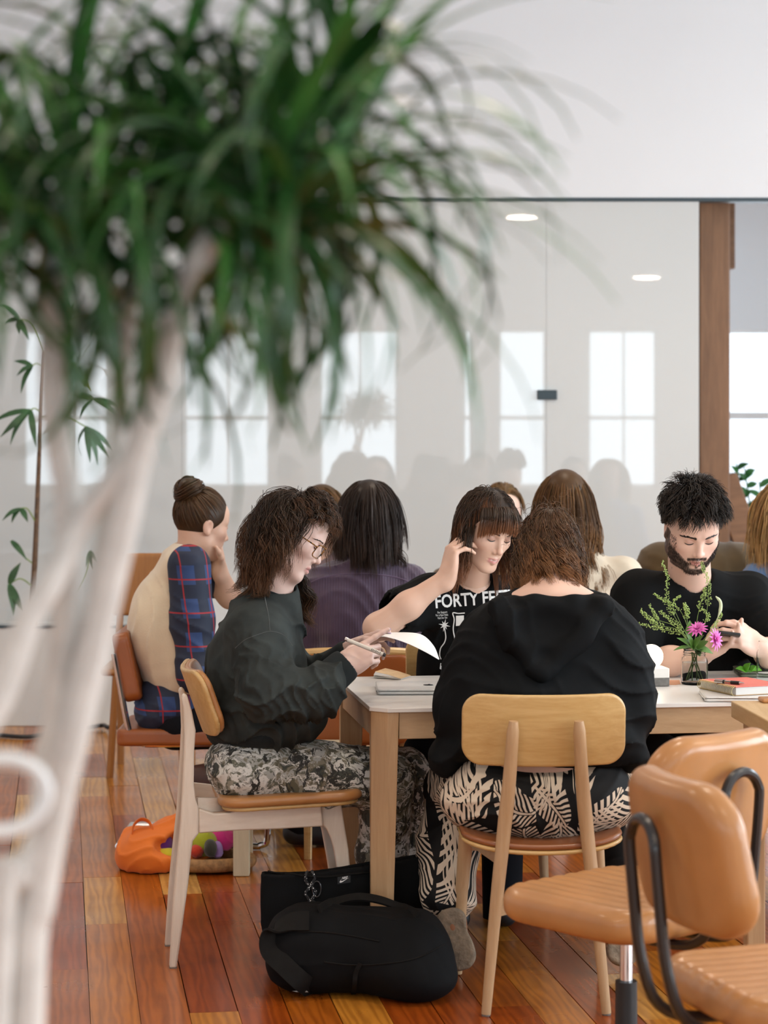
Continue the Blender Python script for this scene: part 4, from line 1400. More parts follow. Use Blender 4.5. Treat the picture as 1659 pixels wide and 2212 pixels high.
# hair: long wavy bob with loose curls over the brow
rs = np.random.RandomState(11)
COLL = SDF()
COLL.ell(H1.w(0, -.008, .032), np.array((.074, .091, .086)), H1.R).ell(H1.w(0, .035, -.02), (.066, .062, .088), H1.R, .02)
COLL.cap(H1.w(0, -.018, -.045), neck1, .054, .06, .02).cap(shn + V(0, 0, .0), shf, .085, .085, .03)
COLL.cap((shn + shf) / 2, (shn + shf) / 2 - V(0, 0, .25), .13, .15, .03)
N = 3600
p, n_ = scalp_roots(H1, N, rs, ([-1, -.4, -.05, .25, .5, .75, 1], [-.62, -.5, -.3, .0, .34, .52, .60]))
part = .02
side = np.where(p[:, 0] > part, 1., -1.)
flow = np.stack([side * (.9 - .3 * np.abs(n_[:, 0])), -.35 - .9 * np.clip(n_[:, 1], -.2, 1), .30 - .6 * np.abs(n_[:, 0])], 1)
wb = np.clip((-n_[:, 1] + .1) * 1.6, 0, 1)[:, None]
flow = tangent(flow, n_) * (1 - wb) + tangent(n_ - nrm(V(.0, -.15, .98)), n_) * wb
d0 = (n_ * .08 + flow * .6) @ H1.R.T
L = rs.uniform(.19, .29, N) * (1 - .15 * np.clip(n_[:, 1], 0, 1)) * (1 - .25 * np.clip(-n_[:, 2], 0, 1))
off = rs.uniform(.006, .046, N) * (1 - .6 * np.clip(n_[:, 1], 0, 1))
paths = grow((p @ H1.R.T) * H1.s + H1.c, d0, L, 14, COLL, off, .24, 1., rs, .03, nrm(V(-.12, 0, -1)), .22)
kp = keep_out(paths, H1, .034, .046, skip=4)
paths = clump2(paths[kp], rs, 110, .45, .009, 2.1, .2)
kp = keep_out(paths, H1, .038, .044, skip=4)
paths = paths[kp]
N = len(paths)
# short curls over the forehead and temple
N2 = 1500
u = rs.uniform(-1, 1, N2); tq = rs.uniform(0, 1, N2)
q = np.stack([.066 * u, .072 - .085 * tq - .03 * np.abs(u), .085 + .033 * np.sqrt(tq) - .034 * np.abs(u) ** 2], 1)
nn = q / np.linalg.norm(q, axis=1, keepdims=True)
d2 = (nn * .16 + tangent(np.stack([.7 * u + rs.normal(0, .3, N2), .75 - 1.2 * np.abs(u), np.full(N2, .05)], 1), nn) * .8) @ H1.R.T
p2 = grow(q @ H1.R.T + H1.c, d2, rs.uniform(.045, .085, N2), 14, COLL, rs.uniform(.006, .020, N2), .20, 1., rs, .03)
p2 = clump2(p2, rs, 90, .5, .008, 1.7, .05)
p2 = p2[keep_out(p2, H1, .05, .054) & keep_out(p2, H1, .02, .044, .2)]
N2 = len(p2)
# locks that fall in front of the far shoulder
N3 = 700
q = H1.w(-.050, .025, -.085) + rs.normal(0, .012, (N3, 3))
d3 = np.tile(nrm(V(.22, .0, -.9)), (N3, 1))
p3 = grow(q, d3, rs.uniform(.13, .21, N3), 14, COLL, rs.uniform(.006, .03, N3), .25, 1., rs, .04)
p3 = clump2(p3, rs, 14, .5, .012, 2.0, .1)
# locks on the near side and nape
N4 = 1300
q = H1.w(.078, -.038, .0) + (rs.normal(0, 1, (N4, 3)) * V(.004, .030, .035)) @ H1.R.T
d4 = np.tile(nrm(V(-.20, -.10, -.95)), (N4, 1))
p4 = grow(q, d4, rs.uniform(.07, .145, N4), 14, COLL, rs.uniform(.006, .030, N4), .2, 1., rs, .04)
p4 = clump2(p4, rs, 46, .5, .010, 1.8, .1)
p4 = p4[keep_out(p4, H1, .030, .05, .13, 0)]
N4 = len(p4)
allp = np.concatenate([paths, p2, p3, p4])
rad = rs.uniform(.0006, .0011, len(allp))
hair_object(H1, allp, rad, (.034, .020, .012), w1, rs, .002, ((.062, .072), (-.020, -.055)), .6, tipcol=((.12, .055, .024), .45))
# sweatshirt
S = SDF()
torso(S, [P(560, 1570, 6.40), P(562, 1500, 6.40), P(556, 1400, 6.40), P(572, 1318, 6.40)], [.180, .185, .180, .105], [.150, .138, .112, .075], TV, .07)
S.cap(shn, shf, .078, .078, .06)
S.ell(P(640, 1550, 6.38), (.09, .17, .06), None, .06)
S.ell(P(505, 1450, 6.40), (.06, .15, .13), None, .06)
S.chain([shn + V(0, 0, .01), eln, P(680, 1500, 6.13), P(716, 1462, 6.19)], [.084, .078, .064, .052], .045)
S.chain([shf, elf, P(728, 1432, 6.48)], [.085, .07, .05], .045)
S.cap(neck1 - V(0, 0, .06), P(594, 1287, 6.40), .085, .072, .03)
S.cap(P(590, 1300, 6.40), H1.w(0, -.02, -.05), .064, .056, .01, 's')
elb = eln.astype(np.float32)
def dsp(p):
    near = np.exp(-((p - elb) ** 2).sum(1) / .02)
    cuff = np.exp(-((p - P(690, 1490, 6.13).astype(np.float32)) ** 2).sum(1) / .006)
    return -(.018 * folds(p, (.9, .1, .38), 6.0, 3, 1.3) + .030 * (near * .6 + cuff) * folds(p, (.8, 0, .35), 14, 8, 1.2) + .004 * waves(p, 5, 5)) + .004
S.disp = dsp; S.dmax = .045
sh = sdf_obj('sweatshirt', S, .0055, m_sweat, w1)
sh['label'] = 'washed charcoal sweatshirt'
m_seam = fabric('grey_seam_thread', (.045, .052, .052), .1)
sb_ = obj_bvh(sh)
seam(sb_, [(508, 1400), (530, 1382), (560, 1370), (585, 1364), (612, 1372), (632, 1395)], 'seam', m_seam, w1)
seam(sb_, [(568, 1268), (574, 1300), (580, 1330), (583, 1362)], 'seam', m_seam, w1)
S = SDF()
S.cap(P(712, 1466, 6.19), P(738, 1443, 6.215), .051, .049)
S.cap(P(690, 1486, 6.19), P(760, 1424, 6.225), .040, .042, .004, 's')
sdf_obj('cuff', S, .0026, m_sweat_rib, w1)
S = SDF(); S.cap(P(722, 1436, 6.475), P(746, 1415, 6.465), .043, .041); S.cap(P(700, 1454, 6.48), P(770, 1396, 6.455), .032, .034, .004, 's')
sdf_obj('cuff', S, .0028, m_sweat_rib, w1)
S = SDF()
hm = P(562, 1574, 6.40)
S.ell(hm, (.155, .195, .060), frame(TV) * 0 + np.stack([TU, TV, UP], 1))
S.box(hm - V(0, 0, .012), (.3, .3, .026), None, .006, .01, 'i')
S.disp = lambda p: .0016 * np.sin(np.arctan2(p[:, 1] - hm[1], p[:, 0] - hm[0]) * 110)
S.dmax = .003
sdf_obj('waistband', S, .005, m_sweat_rib, w1)
S = SDF()
nb = P(594, 1288, 6.40); Rn = frame(nrm(V(.9, 0, -.35)), nrm(V(.35, .0, .93)))
S.fn(lambda p: (lambda q: np.hypot(np.hypot(q[:, 0] / .92, q[:, 1]) - .066, q[:, 2] * .7) - .011)((p - nb.astype(np.float32)) @ Rn.astype(np.float32)), nb - .1, nb + .1)
sdf_obj('collar', S, .004, m_sweat_rib, w1)
# trousers
S = SDF()
S.ell(P(545, 1650, 6.40), (.135, .185, .095), np.stack([TU, TV, UP], 1), .05)
S.chain([hipn, (hipn + knn) / 2, knn], [.092, .088, .074], .05); S.chain([hipf, knf], [.092, .074], .05)
S.chain([knn, (knn + ann) / 2, ann], [.074, .072, .076], .03); S.chain([knf, (knf + anf) / 2, anf], [.074, .072, .076], .03)
def dsp(p):
    return -(.010 * folds(p, (.5, .2, .85), 8, 21, 1.5) + .004 * waves(p, 15, 6))
S.disp = dsp; S.dmax = .014
tr = sdf_obj('trousers', S, .006, m_camo, w1)
tr['label'] = 'loose camouflage trousers'
m_blackshoe = plain('black_shoe', (.015, .015, .017), .5, bscale=200)
for an, dd in ((ann, -.03), (anf, .02)):
    S = SDF()
    S.cap((an[0], an[1], .075), (an[0], an[1], .06), .045, .05, .02)
    S.cap((an[0] - .01, an[1], .045), (an[0] + .15, an[1] - .02, .036), .043, .036, .03)
    S.box((an[0] + .07, an[1] - .01, -.05), (.4, .3, .053), None, .002, .002, 's')
    sdf_obj('shoe', S, .006, m_blackshoe, w1)
# paper and pen in her hands
m_paper = plain('white_paper', (.80, .78, .75), .7, var=.02)
def paper_pt(px, py, D): return P(px, py, D)
near_e = smooth_path([P(772, 1392, 6.26), P(815, 1376, 6.27), P(843, 1378, 6.28), P(880, 1390, 6.30), P(918, 1408, 6.32), P(948, 1425, 6.34)], 6)
far_e = smooth_path([P(790, 1381, 6.44), P(830, 1369, 6.44), P(858, 1366, 6.45), P(908, 1370, 6.46), P(936, 1394, 6.48), P(949, 1424, 6.50)], 6)
gr = [[a_ * (1 - t) + b_ * t for t in np.linspace(0, 1, 9)] for a_, b_ in zip(near_e, far_e)]
o = B().sheet(gr, .0006).make('paper_sheet', m_paper, None, smooth=60)
tag(o, 'sheet of white paper curling over in the reading woman\'s hands', 'paper')
m_penbody = plain('cream_pen_barrel', (.62, .60, .54), .35)
pa, pb = P(747, 1381, 6.20), P(833, 1416, 6.17)
pen = thing('pen', pa, 'cream felt tip pen with black tip held by the reading woman', 'pen')
dd = nrm(pb - pa); Lp = np.linalg.norm(pb - pa)
B().tube([pa, pa + dd * Lp * .94], .0056, 12).make('barrel', m_penbody, pen)
B().tube([pa + dd * Lp * .94, pb], [.0058, .0045], 12).make('tip', m_black_plastic, pen)
B().tube([pa - dd * .002, pa + dd * .006], .0058, 12).make('end_cap', m_chrome, pen)
b = B()
nq = nrm(V(0, -1, .3) - dd * np.dot(V(0, -1, .3), dd)); aq = np.cross(dd, nq)
for k in range(7):
    c_ = pa + dd * Lp * (.66 + .035 * k) + nq * .0056
    b.box(c_, (.0008, .0028 - .0006 * (k % 3), .0003), (dd, aq, nq))
b.make('barrel_print', m_black_plastic, pen, smooth=0)
# ================================================================== woman in the black hoodie, seen from behind
m_black_jersey = fabric('black_jersey', (.0036, .0044, .0052), .3, 8, sheen=.0, rough=.8)
# tropical print: cream leaves on black
a = NT('tropical_print')
vec0 = a.coord('World')
wz = a.n('ShaderNodeTexNoise', i_Vector=vec0, i_Scale=5., i_Detail=1.)
wv = a.n('ShaderNodeVectorMath', operation='MULTIPLY_ADD')
a.t.links.new(wz.outputs[1], wv.inputs[0]); wv.inputs[1].default_value = (.05, .05, .05); a.t.links.new(vec0, wv.inputs[2])
def leaf_layer(scale, seed, lw, ll, freq, slope):
    # flatten on the plane facing the camera side and the top alike: use x and (z - y)
    sp = a.n('ShaderNodeSeparateXYZ', i_Vector=wv.outputs[0])
    v2 = a.n('ShaderNodeCombineXYZ', i_X=a.math('ADD', sp.outputs[0], seed * 1.37), i_Y=a.math('ADD', a.math('SUBTRACT', sp.outputs[2], a.math('MULTIPLY', sp.outputs[1], .55)), seed * .71))
    vo = a.n('ShaderNodeTexVoronoi', voronoi_dimensions='2D', feature='F1', i_Vector=v2.outputs[0], i_Scale=scale)
    vo.inputs['Randomness'].default_value = .75
    d = a.n('ShaderNodeVectorMath', operation='SUBTRACT')
    a.t.links.new(v2.outputs[0], d.inputs[0])
    psc = a.n('ShaderNodeVectorMath', operation='SCALE'); a.t.links.new(vo.outputs['Position'], psc.inputs[0]); psc.inputs['Scale'].default_value = 1.0
    a.t.links.new(psc.outputs[0], d.inputs[1])
    csep = a.n('ShaderNodeSeparateColor'); a.t.links.new(vo.outputs['Color'], csep.inputs[0])
    ang = a.math('MULTIPLY', csep.outputs[0], 6.283)
    rt = a.n('ShaderNodeVectorRotate', rotation_type='Z_AXIS'); a.t.links.new(d.outputs[0], rt.inputs['Vector']); a.t.links.new(ang, rt.inputs['Angle'])
    q = a.n('ShaderNodeSeparateXYZ', i_Vector=rt.outputs[0])
    x = a.math('SUBTRACT', q.outputs[0], a.math('MULTIPLY', a.math('MULTIPLY', q.outputs[1], q.outputs[1]), 4.0)); y = q.outputs[1]
    ax_ = a.math('ABSOLUTE', x)
    # ribs that slant away from a midrib
    ph = a.math('SUBTRACT', y, a.math('MULTIPLY', ax_, slope))
    rib = a.math('GREATER_THAN', a.math('SINE', a.math('MULTIPLY', ph, freq)), -.05)
    # leaf outline
    e1 = a.math('POWER', a.math('DIVIDE', ax_, lw), 2.0); e2 = a.math('POWER', a.math('DIVIDE', y, ll), 2.0)
    inside = a.math('LESS_THAN', a.math('ADD', e1, e2), 1.0)
    mid = a.math('LESS_THAN', ax_, .0030)
    gapm = a.math('GREATER_THAN', ax_, .0052)
    leaf = a.math('MULTIPLY', inside, a.math('MAXIMUM', mid, a.math('MULTIPLY', rib, gapm)))
    return leaf
l1 = leaf_layer(6.2, 1.0, .058, .095, 330., 1.1)
l2 = leaf_layer(7.5, 2.7, .040, .075, 420., .8)
mk = a.math('MAXIMUM', l1, a.math('MULTIPLY', l2, a.math('SUBTRACT', 1.0, l1)))
a.p(Base_Color=a.mix(mk, (.004, .004, .0045), (.66, .55, .43)), Roughness=.7)
a.b.inputs['Specular IOR Level'].default_value = .25
a.bump(a.noise(vec0, 380, 3), .12, .0005)
m_floral = a.m

w2 = person(P(1170, 1700, 5.95), 'woman with short curly brown hair in a black hoodie, her back to the camera')
TV2 = V(-.06, .998, 0); TU2 = V(.998, .06, 0)
H2 = Head(P(1186, 1192, 6.10), nrm(V(-.08, .80, -.60)), nrm(V(.02, .60, .80)), .97)
neck2 = P(1195, 1305, 6.00)
S = H2.sdf(neck2, rn=.058)
S.cap(P(1110, 1335, 6.0), P(1285, 1335, 6.0), .06, .06, .06)
S.ell(P(1195, 1300, 5.985), (.10, .05, .045), None, .05)
hv, hf = S.mesh(.0034)
hc = H2.colour(hv, (.68, .44, .34), LIP, .3)
pel2, chs2 = P(1165, 1700, 5.95), P(1185, 1430, 6.02)
shl, shr = P(1066, 1388, 6.02), P(1316, 1388, 6.02)
ell_, elr = P(992, 1530, 6.00), P(1360, 1530, 6.00)
wrl, wrr = P(1035, 1478, 6.40), P(1345, 1478, 6.40)
IN = SDF()
torso(IN, [pel2, (pel2 + chs2) / 2, chs2, neck2 - V(0, 0, .05)], [.17, .15, .16, .08], [.10, .09, .09, .06], TU2)
IN.chain([shl, ell_, wrl], [.05, .04, .028], .03); IN.chain([shr, elr, wrr], [.05, .04, .028], .03)
tips = hand(IN, wrl, nrm(V(.3, .8, -.1)), V(0, 0, -1), curls=[(.2, .3, .2)] * 4, thumb_side=1)
tips = hand(IN, wrr, nrm(V(-.3, .8, -.1)), V(0, 0, -1), curls=[(.2, .3, .2)] * 4, thumb_side=-1)
hl_, hr_ = P(1075, 1705, 5.98), P(1262, 1705, 5.98)
kl, kr = P(985, 1705, 6.42), P(1330, 1705, 6.42)
al, ar = P(972, 1955, 6.16), P(1345, 1985, 6.22)
IN.chain([hl_, kl, al], [.08, .055, .04], .03); IN.chain([hr_, kr, ar], [.08, .055, .04], .03)
iv, if_ = IN.mesh(.009)
v_, f_, c_ = merge((hv, hf, hc), (iv, if_, (.68, .44, .34)))
mesh_np('body', v_, f_, m_skin, w2, c_)
# hair: chin-length loose curls
rs = np.random.RandomState(23)
COLL = SDF()
COLL.ell(H2.w(0, -.008, .032), np.array((.075, .092, .087)) * H2.s, H2.R).ell(H2.w(0, .035, -.02), (.066, .062, .088), H2.R, .02)
COLL.cap(H2.w(0, -.018, -.045), neck2, .060, .064, .02)
COLL.cap(shl + V(.05, 0, .02), shr + V(-.05, 0, .02), .07, .07, .03)
N = 4200
p, n_ = scalp_roots(H2, N, rs, ([-1, -.4, -.05, .25, .5, .75, 1], [-.60, -.5, -.3, .0, .34, .52, .60]))
cr = V(.0, -.35, .94)
flow = n_ - cr * (n_ @ cr)[:, None]
d0 = (n_ * .05 + flow * .5) @ H2.R.T
L = (.150 + .085 * np.clip(n_[:, 2] + .2, 0, 1)) * rs.uniform(.8, 1.2, N)
off = rs.uniform(.003, .020, N)
paths = grow((p @ H2.R.T) * H2.s + H2.c, d0, L, 16, COLL, off, .55, 1., rs, .05, (0, 0, -1), .35)
paths = clump2(paths, rs, 220, .55, .0105, 2.8, .12)
# crown swirl and flyaways
N2 = 60
pp, nn = scalp_roots(H2, N2, rs)
d2 = (nn * .7 + rs.normal(0, .5, (N2, 3))) @ H2.R.T
p2 = curl(grow((pp @ H2.R.T) * H2.s + H2.c, d2, rs.uniform(.05, .09, N2), 16, COLL, rs.uniform(.008, .024, N2), .20, 1., rs, .1), rs, .010, 2.2, .1)
allp = np.concatenate([paths, p2]); rad = np.concatenate([rs.uniform(.0006, .0011, len(paths)), rs.uniform(.0003, .0006, N2)])
hair_object(H2, allp, rad, (.085, .042, .019), w2, rs, .002, ((.075, .060), (-.085, -.065)), .55, tipcol=((.27, .12, .045), .45))
# hoodie
S = SDF()
torso(S, [P(1168, 1596, 5.96), P(1172, 1560, 5.98), P(1184, 1450, 6.01), P(1192, 1350, 6.03)], [.235, .225, .225, .150], [.140, .135, .130, .085], TU2, .07)
S.cap(shl, shr, .084, .084, .07)
S.ell(P(1190, 1400, 5.97), (.20, .085, .12), None, .06)
S.chain([shl, (shl + ell_) / 2, ell_, wrl], [.084, .078, .060, .045], .05)
S.chain([shr, (shr + elr) / 2, elr, wrr], [.084, .078, .060, .045], .05)
S.cap(P(1120, 1330, 6.02), P(1265, 1330, 6.02), .070, .070, .06)
# flared hem over the hips
S.ell(P(1165, 1612, 5.98), (.262, .15, .050), None, .05)
S.ell(P(965, 1640, 6.02), (.05, .10, .05), None, .04); S.ell(P(1362, 1630, 6.02), (.045, .10, .045), None, .04)
S.cap(neck2 - V(0, .01, .02), H2.w(0, -.02, -.06), .070, .064, .02, 's')
def dsp(p):
    return -(.009 * folds(p, (.25, .2, .9), 5.5, 31, 1.5) + .006 * folds(p, (.8, .1, .5), 7, 37, 1.2) + .003 * waves(p, 35, 5)) + .003
S.disp = dsp; S.dmax = .016
hd_ = sdf_obj('hoodie', S, .006, m_black_jersey, w2)
hd_['label'] = 'black jersey hoodie'
# the hood lying on her back
S = SDF()
S.ell(P(1178, 1368, 5.885), (.128, .034, .085), frame(V(0, 1, .12)), .0)
for x0, y0, x1, y1, r0, r1 in ((1078, 1312, 1150, 1440, .028, .016), (1300, 1312, 1195, 1440, .030, .016), (1150, 1440, 1170, 1456, .018, .014), (1195, 1440, 1170, 1456, .018, .014)):
    S.cap(P(x0, y0, 5.90), P(x1, y1, 5.855), r0, r1, .035)
S.cap(P(1100, 1306, 5.93), P(1155, 1303, 5.905), .022, .018, .03); S.cap(P(1155, 1303, 5.905), P(1240, 1304, 5.905), .018, .018, .03); S.cap(P(1240, 1304, 5.905), P(1290, 1300, 5.94), .018, .022, .03)
S.ell(P(1180, 1345, 5.86), (.075, .020, .045), None, .03, 's')
S.disp = lambda p: -.008 * folds(p, (.9, .2, -.3), 7, 43, 1.3)
S.dmax = .012
sdf_obj('hood', S, .005, m_black_jersey, w2)
# silver hoop earring
b = B()
ec = P(1258, 1288, 5.985)
b.tube([ec + V(.0205 * math.cos(t), .006 * math.sin(t), .019 * math.sin(t)) for t in np.linspace(0, 6.283, 28)[:-1]], .0013, 6, closed=True)
b.make('hoop_earring', m_chrome, w2)
# trousers
S = SDF()
S.ell(P(1165, 1730, 5.95), (.265, .165, .110), None, .05)
S.chain([hl_, kl], [.115, .085], .06); S.chain([hr_, kr], [.115, .085], .06)
S.chain([kl, P(968, 1830, 6.30), P(968, 1935, 6.18)], [.085, .082, .078], .04)
S.chain([kr, P(1338, 1830, 6.32), P(1345, 1955, 6.24)], [.085, .08, .08], .04)
S.disp = lambda p: -(.008 * folds(p, (.6, .2, .7), 7, 51, 1.4) + .003 * waves(p, 45, 6))
S.dmax = .013
tr = sdf_obj('trousers', S, .0055, m_floral, w2)
tr['label'] = 'black trousers with a cream tropical leaf print'
# shoes: toes on the floor, soles to the camera
m_sole = plain('worn_rubber_sole', (.23, .175, .12), .8, var=.3, vscale=45, bscale=90, bstr=.9, bdist=.004)
m_tanshoe = plain('tan_shoe_leather', (.30, .12, .05), .5)
def tiptoe(heel, toe, n):
    heel = np.asarray(heel); toe = np.asarray(toe)
    d = nrm(heel - toe); n = nrm(n - d * np.dot(n, d)); a_ = np.cross(d, n)
    R = np.stack([a_, n, d], 1)
    Lh = np.linalg.norm(heel - toe) / 2
    c = (heel + toe) / 2
    f, lo, hi = panel_fn(c, R, .046, Lh, .042, .026, 0, .008)
    def f2(p):
        q = (p - c.astype(np.float32)) @ R.astype(np.float32)
        w = .010 * np.exp(-((q[:, 2] - .02) / .03) ** 2)
        return f(p) + w * .9
    sdf_obj('shoe_sole', SDF().fn(f2, lo, hi), .004, m_sole, w2)
    S = SDF()
    S.cap(toe + d * .05 + n * .03, heel - d * .035 + n * .035, .036, .034, .02)
    S.cap(heel - d * .035 + n * .03, heel - d * .03 + n * .09, .036, .034, .02)
    sdf_obj('shoe', S, .005, m_tanshoe, w2)
tiptoe(P(968, 1962, 6.10), V(P(1000, 2115, 6.05)[0], 6.05, .010) + V(0, 0, .02), V(.1, .95, -.2))
tiptoe(P(1345, 1990, 6.14), V(P(1345, 2110, 6.09)[0], 6.09, .012) + V(0, 0, .02), V(-.05, .95, -.2))
# ================================================================== woman with the fringe, across the table
def straight_hair(H, coll, rs, n, L, parent, col, off=(.003, .016), part=0., flow_f=0., tipcol=None, r=(.0007, .0012), keep=None, wave=(.006, 1.4), clumps=60, cap_cut=((.066, .066), (-.045, -.075)), steps=14, var=.45, grav=.30, extra=None, cap_off=.006, ramp=.4, gvec=(0, 0, -1.), ca=.35, hl=None, cover=False):
    p, n_ = scalp_roots(H, n, rs, hl)
    side = np.where(p[:, 0] > part, 1., -1.)
    flow = np.stack([side * (.9 - .3 * np.abs(n_[:, 0])), -.25 + flow_f - .7 * np.clip(n_[:, 1], -.4, 1), .30 - .6 * np.abs(n_[:, 0])], 1)
    crown = nrm(V(0, -.25, .97))
    wb = np.clip((-n_[:, 1] + .05) * 2.2, 0, 1)[:, None]
    flow = tangent(flow, n_) * (1 - wb) + tangent(n_ - crown, n_) * wb
    d0 = (n_ * .06 + flow * .6) @ H.R.T
    Ls = rs.uniform(L[0], L[1], n)
    of = rs.uniform(off[0], off[1], n)
    paths = grow((p @ H.R.T) * H.s + H.c, d0, Ls, steps, coll, of, grav, 1., rs, .02, gvec, ramp)
    if keep: paths = paths[keep_out(paths, H, *keep)]
    paths = clump2(paths, rs, clumps, ca, wave[0], wave[1], .3)
    if keep: paths = paths[keep_out(paths, H, keep[0] + .006, keep[1], keep[2], keep[3])]
    # top layer that covers the crown
    nc = n // 3
    pc_, nc_ = scalp_roots(H, nc, rs, ([-1, 0, .5, 1], [.1, .25, .5, .62]))
    sd = np.where(pc_[:, 0] > part, 1., -1.)
    fc = tangent(np.stack([sd * .8, -.55 + 0 * sd, .2 + 0 * sd], 1), nc_)
    wb = np.clip((-nc_[:, 1] + .05) * 2.2, 0, 1)[:, None]
    fc = fc * (1 - wb) + tangent(nc_ - crown, nc_) * wb
    cov = grow((pc_ @ H.R.T) * H.s + H.c, (nc_ * .04 + fc * .7) @ H.R.T, rs.uniform(.06, .10, nc), steps, coll, rs.uniform(.004, .008, nc) + cap_off * .6, .45, 1., rs, .012)
    cov = cov[keep_out(cov, H, .050, .070, .10, 1)]
    if cover: paths = np.concatenate([paths, cov])
    if extra is not None: paths = np.concatenate([paths, extra])
    rad = rs.uniform(r[0], r[1], len(paths))
    return hair_object(H, paths, rad, col, parent, rs, cap_off, cap_cut, var, tipcol=tipcol)
def head_coll(H, neck, sl, sr, r=.075, extra=None):
    C_ = SDF()
    C_.ell(H.w(0, -.008, .032), np.array((.074, .091, .086)) * H.s, H.R).ell(H.w(0, .035, -.02), np.array((.066, .062, .088)) * H.s, H.R, .02)
    C_.cap(H.w(0, -.018, -.045), neck, .056 * H.s, .06, .02)
    C_.cap(sl, sr, r, r, .04)
    m = (sl + sr) / 2
    C_.ell(m - V(0, 0, .16), (.19, .115, .22), None, .05)
    return C_
m_black_tee = fabric('black_cotton_tee', (.0042, .0046, .005), .25, 9, sheen=.0)
w3 = person(P(1010, 1600, 7.2), 'woman with a brown fringe looking down, hand in her hair, in a black printed T-shirt')
H3 = Head((0, 0, 0), nrm(V(.50, -.76, -.42)), nrm(V(.30, -.25, .92)), 1.0)
H3.c = P(1083, 1197, 6.86) - H3.R @ (V(0, .1155, -.0285) * H3.s)
neck3 = P(1020, 1262, 7.06)
S = H3.sdf(neck3, smile=.9, rn=.050, jaw=.96)
hv, hf = S.mesh(.0023)
h3b = bvh_of(hv, hf)
SK3 = (.70, .455, .345)
hc = H3.colour(hv, SK3, (.60, .26, .24), .45, teeth=True, lid=.62)
sl3, sr3 = P(932, 1292, 7.06), P(1118, 1297, 7.16)
el3, wr3 = P(814, 1358, 6.86), P(966, 1247, 6.85)
A = SDF()
A.chain([sl3, el3 + V(.004, .03, .004)], [.050, .043], .03)
A.chain([el3, (el3 * .55 + wr3 * .45), wr3], [.041, .040, .0265], .03)
tips3 = hand(A, wr3, nrm(V(.18, .02, .97)), nrm(V(.85, .40, -.10)), curls=[(.75, .55, .3), (.85, .6, .3), (.95, .6, .3), (1.05, .6, .3)], thumb=(.5, .6, .6), tcurl=(.2, .2), spread=.10, thumb_side=1, scale=.98)
av, af = A.mesh(.0027)
pel3, chs3 = P(1010, 1620, 7.25), P(1020, 1400, 7.14)
IN = SDF()
torso(IN, [pel3, (pel3 + chs3) / 2, chs3, neck3 - V(0, 0, .03)], [.14, .12, .14, .07], [.09, .08, .09, .055], V(1, .2, 0))
IN.chain([sr3, P(1140, 1440, 7.1), P(1090, 1470, 6.72)], [.045, .038, .027], .03)
hand(IN, P(1090, 1470, 6.72), nrm(V(-.3, -.9, 0)), V(0, 0, -1), thumb_side=-1)
for hx_, kx_ in ((950, 925), (1075, 1085)):
    IN.chain([P(hx_, 1640, 7.2), P(kx_, 1630, 6.80), P(kx_, 2010, 6.85)], [.075, .055, .045], .03)
iv, if_ = IN.mesh(.011)
v_, f_, c_ = merge((hv, hf, hc), (av, af, np.array(SK3) * 1.0), (iv, if_, SK3))
mesh_np('body', v_, f_, m_skin, w3, c_)
nails(tips3[:2], [V(-.5, -.7, .3)] * 2, m_nail, w3, .005)
H3.lashes_and_brows(h3b, w3, (.07, .04, .025), 1.0, .001)
C3 = head_coll(H3, neck3, sl3 + V(.05, 0, -.01), sr3 + V(-.05, 0, -.01), .062)
rs = np.random.RandomState(31)
# fringe: thin locks down to the brows
NF = 1300
lk_ = rs.randint(0, 20, NF)
u = -.95 + 2.35 * (lk_ + .5) / 20 + rs.normal(0, .022, NF)
q = np.stack([.060 * u * .8, .058 - .012 * np.abs(u) - .018 * np.clip(u - .8, 0, 1), .102 - .012 * np.abs(u) - .012 * np.clip(u - .8, 0, 1) + rs.uniform(-.006, .006, NF)], 1)
d2 = np.stack([.35 * u, np.full(NF, .85), np.full(NF, .15)], 1) @ H3.R.T
fr3 = grow(q @ H3.R.T * H3.s + H3.c, d2, rs.uniform(.072, .088, NF) * (1 + .12 * np.abs(u)), 14, C3, rs.uniform(.004, .010, NF), .30, 1., rs, .012, -H3.R[:, 2] * .8 + H3.R[:, 1] * .15)
# front locks that frame the face and the tress held by the hand
NL = 380
sd_ = np.where(rs.uniform(0, 1, NL) < .45, 1., -1.)
q = np.stack([sd_ * (.070 + rs.normal(0, .004, NL)), .012 + rs.normal(0, .011, NL), .03 + rs.normal(0, .016, NL)], 1)
fl3 = grow(q @ H3.R.T * H3.s + H3.c, np.tile(nrm(V(.0, -.05, -1)), (NL, 1)), rs.uniform(.13, .22, NL), 14, C3, rs.uniform(.004, .014, NL), .3, 1., rs, .02)
fl3 = clump2(fl3, rs, 14, .5, .006, 1.2, .3)
fl3 = fl3[keep_out(fl3, H3, .048, .05, .07, 1)]
straight_hair(H3, C3, rs, 2600, (.17, .26), w3, (.042, .024, .014), tipcol=((.26, .10, .04), .45), keep=(.026, .055, .10, 4), extra=np.concatenate([fr3, fl3]), cap_cut=((.070, .072), (-.030, -.060)), ca=.3, cover=True)
# earring
b = B(); ec = H3.w(.079, -.002, -.040)
b.sphere(ec, .0058, 12); b.make('earring', m_chrome, w3)
b = B(); ec = H3.w(-.079, -.002, -.040); b.sphere(ec, .0058, 12); b.make('earring', m_chrome, w3)
